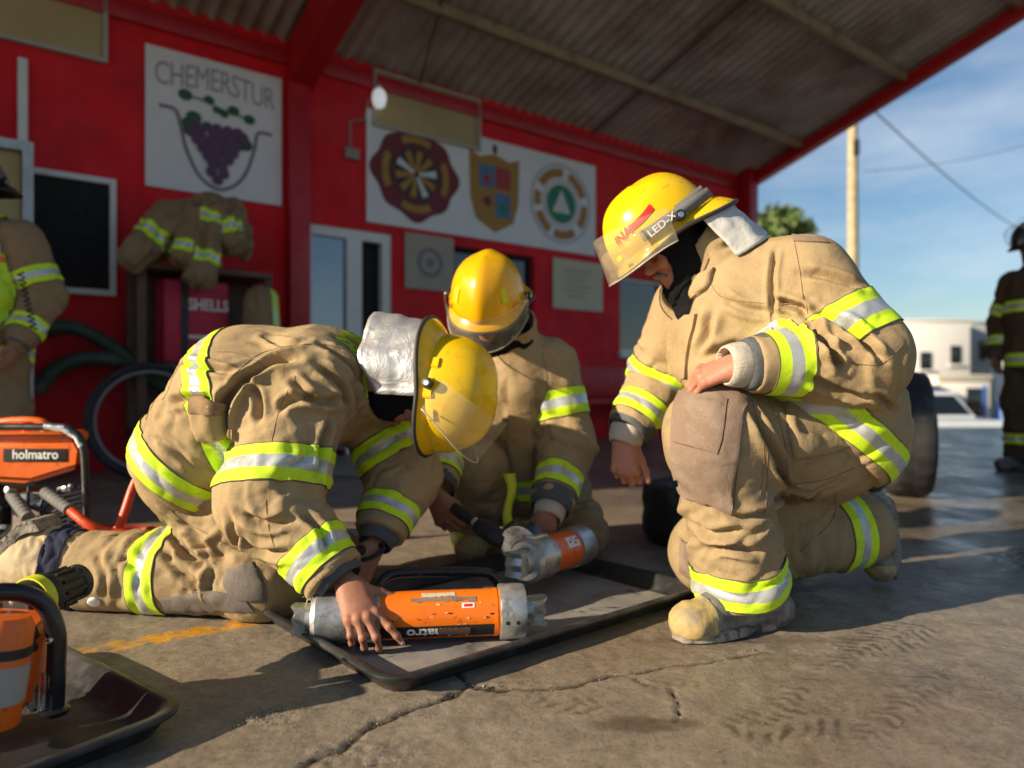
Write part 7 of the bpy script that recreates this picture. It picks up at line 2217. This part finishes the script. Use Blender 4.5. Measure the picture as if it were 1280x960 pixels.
g = Geo(); g.tube(hp, .015, 12); o = g.build('hydraulic_hose', M['hosered'], None, base=hp[10]*np.array((1, 1, 0))); setp(o, 'darker red hose lying flat behind the raised orange loop', 'hose', 'orange hydraulic hoses')
# ================================================================== tyres
def tyre(label, c, ax, R, wd, group, scale=1.0):
    c = np.asarray(c, float); ax = nrm(ax); u = perp(ax); w_ = np.cross(ax, u)
    n = 96; prof = [(-.30, .60), (-.46, .66), (-.5, .80), (-.46, .93), (-.38, .985), (-.2, 1.0), (-.02, 1.0), (.02, 1.0), (.2, 1.0), (.38, .985), (.46, .93), (.5, .80), (.46, .66), (.30, .60), (.26, .66), (-.26, .66)]
    V = []
    for (a, r) in prof:
        for i in range(n):
            an = 2*math.pi*i/n; k = 0
            if r > .97:
                k = -.022 if (i+(int(a*20) % 3)) % 4 == 0 else 0
                if abs(a) < .03: k = -.02
            V.append(c+ax*a*wd+(u*math.cos(an)+w_*math.sin(an))*R*(r+k))
    F = []; m_ = len(prof)
    for j in range(m_):
        for i in range(n): F.append([j*n+i, j*n+(i+1) % n, ((j+1) % m_)*n+(i+1) % n, ((j+1) % m_)*n+i])
    o = mesh('tyre', V, F, M['tyre'], None, base=(c[0], c[1], 0)); o.data.set_sharp_from_angle(angle=math.radians(40))
    bm = bmesh.new(); bm.from_mesh(o.data); bmesh.ops.recalc_face_normals(bm, faces=bm.faces[:]); bm.to_mesh(o.data); bm.free()
    return setp(o, label, 'tyre', group)
M['tyre'] = plain('tyre rubber', (0.018, 0.018, 0.019), 0.75, var=0.3, vs=10, bs=0.3, bscale=60, dirt=(0.06, 0.055, 0.05), ds=8)
q = P(1133, 600, 4.15); tyre('upright black tyre nearest the kneeling firefighter\'s back', (q[0], 4.15, .36), (.92, -.38, .02), .36, .24, 'old tyres')
q = P(1078, 600, 4.35); tyre('second upright black tyre half hidden behind the kneeling firefighter\'s hip', (q[0], 4.35, .36), (.95, -.3, 0), .36, .24, 'old tyres')
q = P(905, 640, 2.95); tyre('black tyre lying flat between the crouching and the kneeling firefighter', (q[0], 2.98, .12), (0, 0, 1), .33, .235, 'old tyres')
# ================================================================== rack with coats, bag and wheel at the back wall
def gear_rack():
    s0 = wpx(170, 400, .5)[0]; s1 = wpx(338, 400, .5)[0]; zt = wpx(250, 335, .5)[1]
    root = empty('gear_rack', W((s0+s1)/2, .4, 0), 'brown wooden rack against the red wall with turnout coats piled on top', 'rack')
    for s in (s0+.03, s1-.03):
        for n_ in (.12, .52): g = Geo(); wbox(g, s-.03, s+.03, n_-.03, n_+.03, 0, zt-.045, .004); g.build('leg', M['wood'], root)
    for k, z in enumerate((.30, .78, zt-.02)):
        g = Geo(); wbox(g, s0, s1, .08, .56, z-.022 if k < 2 else z-.022, z+.02, .004); g.build('shelf', M['wood'], root)
    g = Geo(); wbox(g, s0+.07, s1-.07, .085, .10, .33, zt-.05); g.build('back_panel', M['wood'], root, False)
    # red bag on the upper shelf
    b0, b1 = wpx(200, 380, .4)[0], wpx(282, 380, .4)[0]; z0, z1 = .802, wpx(240, 352, .4)[1]
    bag = empty('gear_bag', W((b0+b1)/2, .35, z0), 'red equipment bag with white lettering on the rack shelf', 'bag')
    g = Geo(); wbox(g, b0, b1, .2, .5, z0, z1, .03); g.build('body', M['redbag'], bag)
    g = Geo(); wbox(g, b0+.12, b0+.17, .505, .512, z0, z1-.02); g.build('strap', M['black'], bag, False)
    tv, tf = text_geo('SHELLS', .13, .03); sc_ = (b0+b1)/2+.08
    k = (b1-b0)*.62/(max(v[0] for v in tv)-min(v[0] for v in tv))
    mesh('lettering', [W(sc_+v[0]*k, .507, z0+(z1-z0)*.70+v[1]*.9) for v in tv], tf, M['whiteink'], bag, False)
    wflat(*poly([(-.16, -.012), (.18, -.012), (.18, .012), (-.16, .012)]), sc_, z0+(z1-z0)*.32, .507, 'lettering_line', M['whiteink'], bag)
    # beige coat hanging at the right
    c_ = wpx(322, 380, .45)
    S = Sdf(.014); q = W(c_[0]-.02, .5, 0)
    S.cone(W(c_[0]-.03, .62, 1.30), W(c_[0]-.02, .62, .90), .10, .13, .04, [(WD, 1.2)], 1)
    V, F = S.mesh(2); d = long_folds(V, (0, 0, 1), .05, .018, 3); V, N = finish(S, V, F, d)
    o = mesh('folded_coat', V, F, M['tanshade'], None, base=W(c_[0], .6, .9)); BASE[o.name] = Matrix.Translation(o.location)
    setp(o, 'tan garment hanging from the right end of the rack', 'coat'); band('reflective_band', V, F, V@WD, (W(c_[0]+.02, 0, 0)@WD), (W(c_[0]+.09, 0, 0)@WD), M['trim'], o)
    # pile of coats on top
    def pc(px, py, n_=.5): s, z = wpx(px, py, n_); return W(s, n_, z)
    S = Sdf(.014)
    S.chain([pc(180, 318), pc(212, 288), pc(255, 276), pc(298, 292)], [.09, .13, .14, .10], .06, [(WN, 1.3)], 1)
    S.cone(pc(205, 280, .6), pc(166, 322, .62), .11, .085, .05, None, 2); S.cone(pc(240, 275, .62), pc(232, 322, .68), .11, .09, .04, None, 3)
    S.cone(pc(258, 270, .62), pc(250, 345, .72), .12, .095, .04, None, 4); S.cone(pc(275, 275, .6), pc(290, 300, .66), .12, .10, .04, None, 5)
    S.cone(pc(205, 268, .5), pc(290, 266, .5), .09, .10, .05, None, 1); S.cone(pc(262, 262, .55), pc(300, 310, .5), .11, .08, .04, None, 6); S.cone(pc(215, 285, .6), pc(262, 330, .66), .10, .07, .04, None, 6)
    V, F = S.mesh(2); d = long_folds(V, (.15, .1, 1), .075, .045, 5)+long_folds(V, (.7, .3, .6), .10, .025, 8)+.014*fbm(V/.1, 3, 2)
    V, N = finish(S, V, F, d); o = mesh('turnout_coat', V, F, M['tanshade'], None, base=pc(235, 300, .4)); BASE[o.name] = Matrix.Translation(o.location)
    setp(o, 'heap of brown turnout coats with lime bands draped over the rack', 'coat')
    lab = S.labels(V)
    for (l, a, b_, lo, hi) in ((2, pc(205, 280, .6), pc(166, 322, .62), .07, .17), (3, pc(240, 275, .62), pc(232, 322, .68), .20, .29), (4, pc(258, 270, .62), pc(250, 345, .72), .0, .09), (4, pc(258, 270, .62), pc(250, 345, .72), .30, .40), (5, pc(275, 275, .6), pc(290, 300, .66), .06, .16), (1, pc(190, 250), pc(280, 250), -9, -8)):
        band('reflective_band', V, F, bone_t(V, a, b_), lo, hi, M['trim'], o, lab == l)
    # wheel of a hand cart in front of the rack
    cw = wpx(188, 540, .75); cc = W(cw[0], .75, .40)
    cart = empty('cart_wheel', W(cw[0], .75, 0), 'large spoked cart wheel standing in front of the rack', 'wheel')
    g = Geo(); V_, F_ = tube([cc+(WD*math.cos(a)+np.array((0, 0, 1))*math.sin(a))*.375 for a in np.linspace(0, 2*math.pi, 48, endpoint=False)], .026, 10, closed=True); g.add(V_, F_); g.build('tyre', M['black'], cart)
    g = Geo(); V_, F_ = tube([cc+(WD*math.cos(a)+np.array((0, 0, 1))*math.sin(a))*.335 for a in np.linspace(0, 2*math.pi, 48, endpoint=False)], .013, 8, closed=True); g.add(V_, F_); g.build('rim', col('dull rim', (.20, .21, .22)), cart)
    g = Geo(); g.lathe(cc-WN*.05, WN, [(0, .03), (.1, .03)], 14); g.build('hub', M['blacksat'], cart)
    for k in range(18):
        a = 2*math.pi*k/18; g = Geo(); g.tube([cc+WN*(.03 if k % 2 else -.03), cc+(WD*math.cos(a)+np.array((0, 0, 1))*math.sin(a))*.33], .0022, 5); g.build('spoke', M['wire'], cart)
gear_rack()

# ================================================================== grit lying on the slab
rn = np.random.RandomState(12); g = Geo(); V = []; F = []
for k in range(900):
    if k < 220:
        c_ = gpt(*crackpx[rn.randint(len(crackpx)-1)]); c2 = gpt(*crackpx[min(len(crackpx)-1, rn.randint(len(crackpx)))]); i_ = rn.randint(len(crackpx)-1)
        a_, b_ = gpt(*crackpx[i_]), gpt(*crackpx[i_+1]); p2 = a_+(b_-a_)*rn.rand()+rn.normal(size=2)*.014
    elif k < 330: p2 = gpt(336, 896)+rn.normal(size=2)*np.array((.035, .03))
    else: p2 = np.array((rn.uniform(-1.2, 2.2), rn.uniform(1.1, 3.2)))
    r_ = rn.gamma(1.6, .0005)+.0004
    o_ = np.array((p2[0], p2[1], .0025+r_*.4)); n0 = len(V)
    for d_ in ((1, 0, 0), (-1, 0, 0), (0, 1, 0), (0, -1, 0), (0, 0, 1), (0, 0, -1)): V.append(o_+np.array(d_)*r_*rn.uniform(.6, 1.3))
    F += [[n0+a, n0+b_, n0+c_2] for a, b_, c_2 in ((0, 2, 4), (2, 1, 4), (1, 3, 4), (3, 0, 4), (2, 0, 5), (1, 2, 5), (3, 1, 5), (0, 3, 5))]
o = mesh('grit', V, F, plain('stone grit', (.20, .165, .125), .9, var=.5, vs=60), None, False); setp(o, 'loose grit scattered along the cracks of the slab', 'grit', kind='stuff')
# ================================================================== standing figures at the edges of the picture
def standing(name_label, x, y, yaw, mats, Hh, arm_out, vest=False, group=None, helmet='black', look=0.0):
    cy, sy = math.cos(yaw), math.sin(yaw)
    def q(f, l, z): return np.array((x+f*cy-l*sy, y+f*sy+l*cy, z*Hh/1.8))
    Xf = np.array((cy, sy, 0)); Yl = np.array((-sy, cy, 0)); Zu = np.array((0, 0, 1.0))
    R = frame(nrm(Xf*.97-Zu*.2), Zu); sk = q(.03, 0, 1.66)
    arms = []
    for s in (-1, 1):
        arms.append((q(-.01, s*.19, 1.42), q(-.03, s*.30, 1.13), q(.12 if arm_out else .06, s*.27, .90)))
    hands = []
    for (sh, el, wr), s in zip(arms, (-1, 1)):
        hands.append(hand(wr+np.array((0, 0, -.03)), nrm(wr-el), -Yl*s*-1.0, Xf, ((.4, .6, .3),)*4, (.06, .02, -.02, -.06), (.75, .5, -.1), 1.0, arm=wr+(el-wr)*.1)[:2])
    hm = head_mesh(sk, R, q(0, 0, 1.46), h=.007)
    legs = [(q(0, s*.10, .95), q(.02, s*.12, .52), q(-.01, s*.13, .10)) for s in (-1, 1)]
    V, F = body_core([(q(0, 0, 1.0), q(0, 0, 1.38), .12, .13), (q(0, 0, 1.38), q(0, 0, 1.5), .1, .06)]+[(a, b, .05, .045) for a, b, c in arms]+[(b, c, .042, .028) for a, b, c in arms]+[(a, b, .09, .065) for a, b, c in legs]+[(b, c, .06, .045) for a, b, c in legs], [hm]+hands)
    p = mesh('person', V, F, M['skin'], None, base=(x, y, 0)); setp(p, name_label, 'person', group)
    S = Sdf(.012); S.ball(sk+Zu*.03, .100, .02); S.cone(sk-Zu*.05, q(-.01, 0, 1.46), .08, .09, .03); S.cone(sk+Xf*.15-Zu*.02, sk+Xf*.06-Zu*.02, .055, .045, .012, [(Zu, 1.25)], 0, True)
    V, F = S.mesh(1); mesh('hood', V, F, M['hood'], p)
    S = Sdf(.013)
    for k, (a, b, c) in enumerate(legs): S.cone(a, b, .125, .115, .04, None, 2+k); S.cone(b, c, .112, .112, .05, None, 2+k)
    S.cone(q(-.01, -.06, .95), q(-.01, .06, .95), .15, .15, .05, None, 1); S.cut(lambda G: .07*Hh/1.8-G[..., 2])
    V, F = S.mesh(2); d = .012*fbm(V/.09, 3, 4)+ring_folds(V, legs[0][1], legs[0][2], .25, .15, .014, .05, 3)+ring_folds(V, legs[1][1], legs[1][2], .25, .15, .014, .05, 5)
    V, N = finish(S, V, F, d); tr = mesh('trousers', V, F, M[mats[1]], p); lab = S.labels(V)
    for l in (2, 3): band('reflective_band', V, F, V[:, 2], .20, .28, M['trim'], tr, None, sep=S.sep((l,)))
    for s, (a, b, c) in zip((-1, 1), legs): put_boot(p, c, q(-.10, s*.13, .003), q(.20, s*.15, .003), (0, 0, 1), ('bootgrey', 'bootgrey', 'black'))
    S = Sdf(.012)
    S.cone(q(-.01, 0, .82), q(-.01, 0, 1.15), .185, .175, .05, [(Yl, 1.2)], 1); S.cone(q(-.01, 0, 1.15), q(-.01, 0, 1.38), .175, .155, .05, [(Yl, 1.3)], 1); S.cone(q(0, 0, 1.38), q(0, 0, 1.50), .13, .095, .04, None, 1)
    for k, (a, b, c) in enumerate(arms): S.cone(a, b, .105, .095, .05, None, 2+k); S.cone(b, c, .092, .072, .04, None, 4+k)
    S.cut(lambda G: .75*Hh/1.8-G[..., 2])
    V, F = S.mesh(2); d = .012*fbm(V/.1, 3, 7)
    for (a, b, c) in arms: d = d+ring_folds(V, b, c, .04, .1, .012, .045, 8)
    d = d+long_folds(V, (0, 0, 1), .07, .014, 9, q(0, 0, 1.0), .25)
    V, N = finish(S, V, F, d); j = mesh('jacket', V, F, M[mats[0]], p); lab = S.labels(V)
    band('reflective_band', V, F, V[:, 2], .78*Hh/1.8, .88*Hh/1.8, M['trim'], j, None, sep=S.sep((1,)))
    if not vest: band('reflective_band', V, F, V[:, 2], 1.18*Hh/1.8, 1.27*Hh/1.8, M['trim'], j, None, sep=S.sep((1,)))
    for k, (a, b, c) in enumerate(arms):
        band('reflective_band', V, F, bone_t(V, a, b), .16, .25, M['trim'], j, None, sep=S.sep((2+k,))); L_ = np.linalg.norm(c-b); band('reflective_band', V, F, bone_t(V, b, c), L_-.11, L_-.03, M['trim'], j, None, sep=S.sep((4+k,)))
        ax = nrm(c-b); cuff_ring('glove', c-ax*.01, c+ax*.05, .062, .055, M['darkcuff'], j, ribs=0)
    if vest:
        cV, cF, cf = clip_field(V, F, V[:, 2], .92, 1.50, lab == 1)
        cV, cF, cf = drop_bits(cV, cF, cf); NN_ = poly_normals(cV, cF); ve = mesh('safety_vest', cV+NN_*.010, cF, col('lime vest', (.50, .72, .02)), p)
        for (lo, hi, mt) in ((1.02, 1.10, 'greyframe'), (1.24, 1.27, 'orange'), (1.29, 1.34, 'greyframe'), (1.36, 1.42, 'orange')):
            cV, cF, cf = clip_field(V, F, V[:, 2], lo, hi, lab == 1); cV, cF, cf = drop_bits(cV, cF, cf); NN_ = poly_normals(cV, cF); mesh('vest_stripe', cV+NN_*.014, cF, M[mt], ve)
    o, w, bp, dims = make_helmet(p, sk+np.array(R)@np.array((.004, 0, .032)), R, helmet, 1.1, None, size=1.05, rear=.05)
    return p, q, arms
M['blackshell'] = plain('black helmet shell', (0.012, 0.012, 0.013), 0.35)
q = P(1297, 590, 5.26)
standing('person in a dark brown coat and black helmet standing at the right edge', q[0], 5.26, math.radians(196), ('darkcoat', 'darkcoat'), 1.80, False, helmet='blackshell')
q = P(-24, 600, 3.56)
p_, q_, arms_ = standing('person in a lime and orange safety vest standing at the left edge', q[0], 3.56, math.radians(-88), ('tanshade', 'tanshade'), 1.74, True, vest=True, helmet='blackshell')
# radio handset on a coiled lead held at the belt
a = q_(.24, .12, .92)
g = Geo(); g.box(a, (.07, .16, .07), frame(q_(1, 0, 0)-q_(0, 0, 0), (0, 0, 1)), .012); g.lathe(a+np.array((0, 0, .0)), (0, -1, 0), [(.0, .05), (.05, .05), (.06, .03)], 16)
o = g.build('radio_set', M['black'], None, base=a); BASE[o.name] = Matrix.Translation(o.location); setp(o, 'black handset with a coiled lead held by the person in the safety vest', 'handset')
pts = [P(25, 340, 3.28)+(P(42, 412, 3.26)-P(25, 340, 3.28))*u+np.array((.012*math.cos(u*70), .012*math.sin(u*70), 0)) for u in np.linspace(0, 1, 160)]
g = Geo(); g.tube(pts, .004, 5); g.build('coiled_lead', M['black'], o)
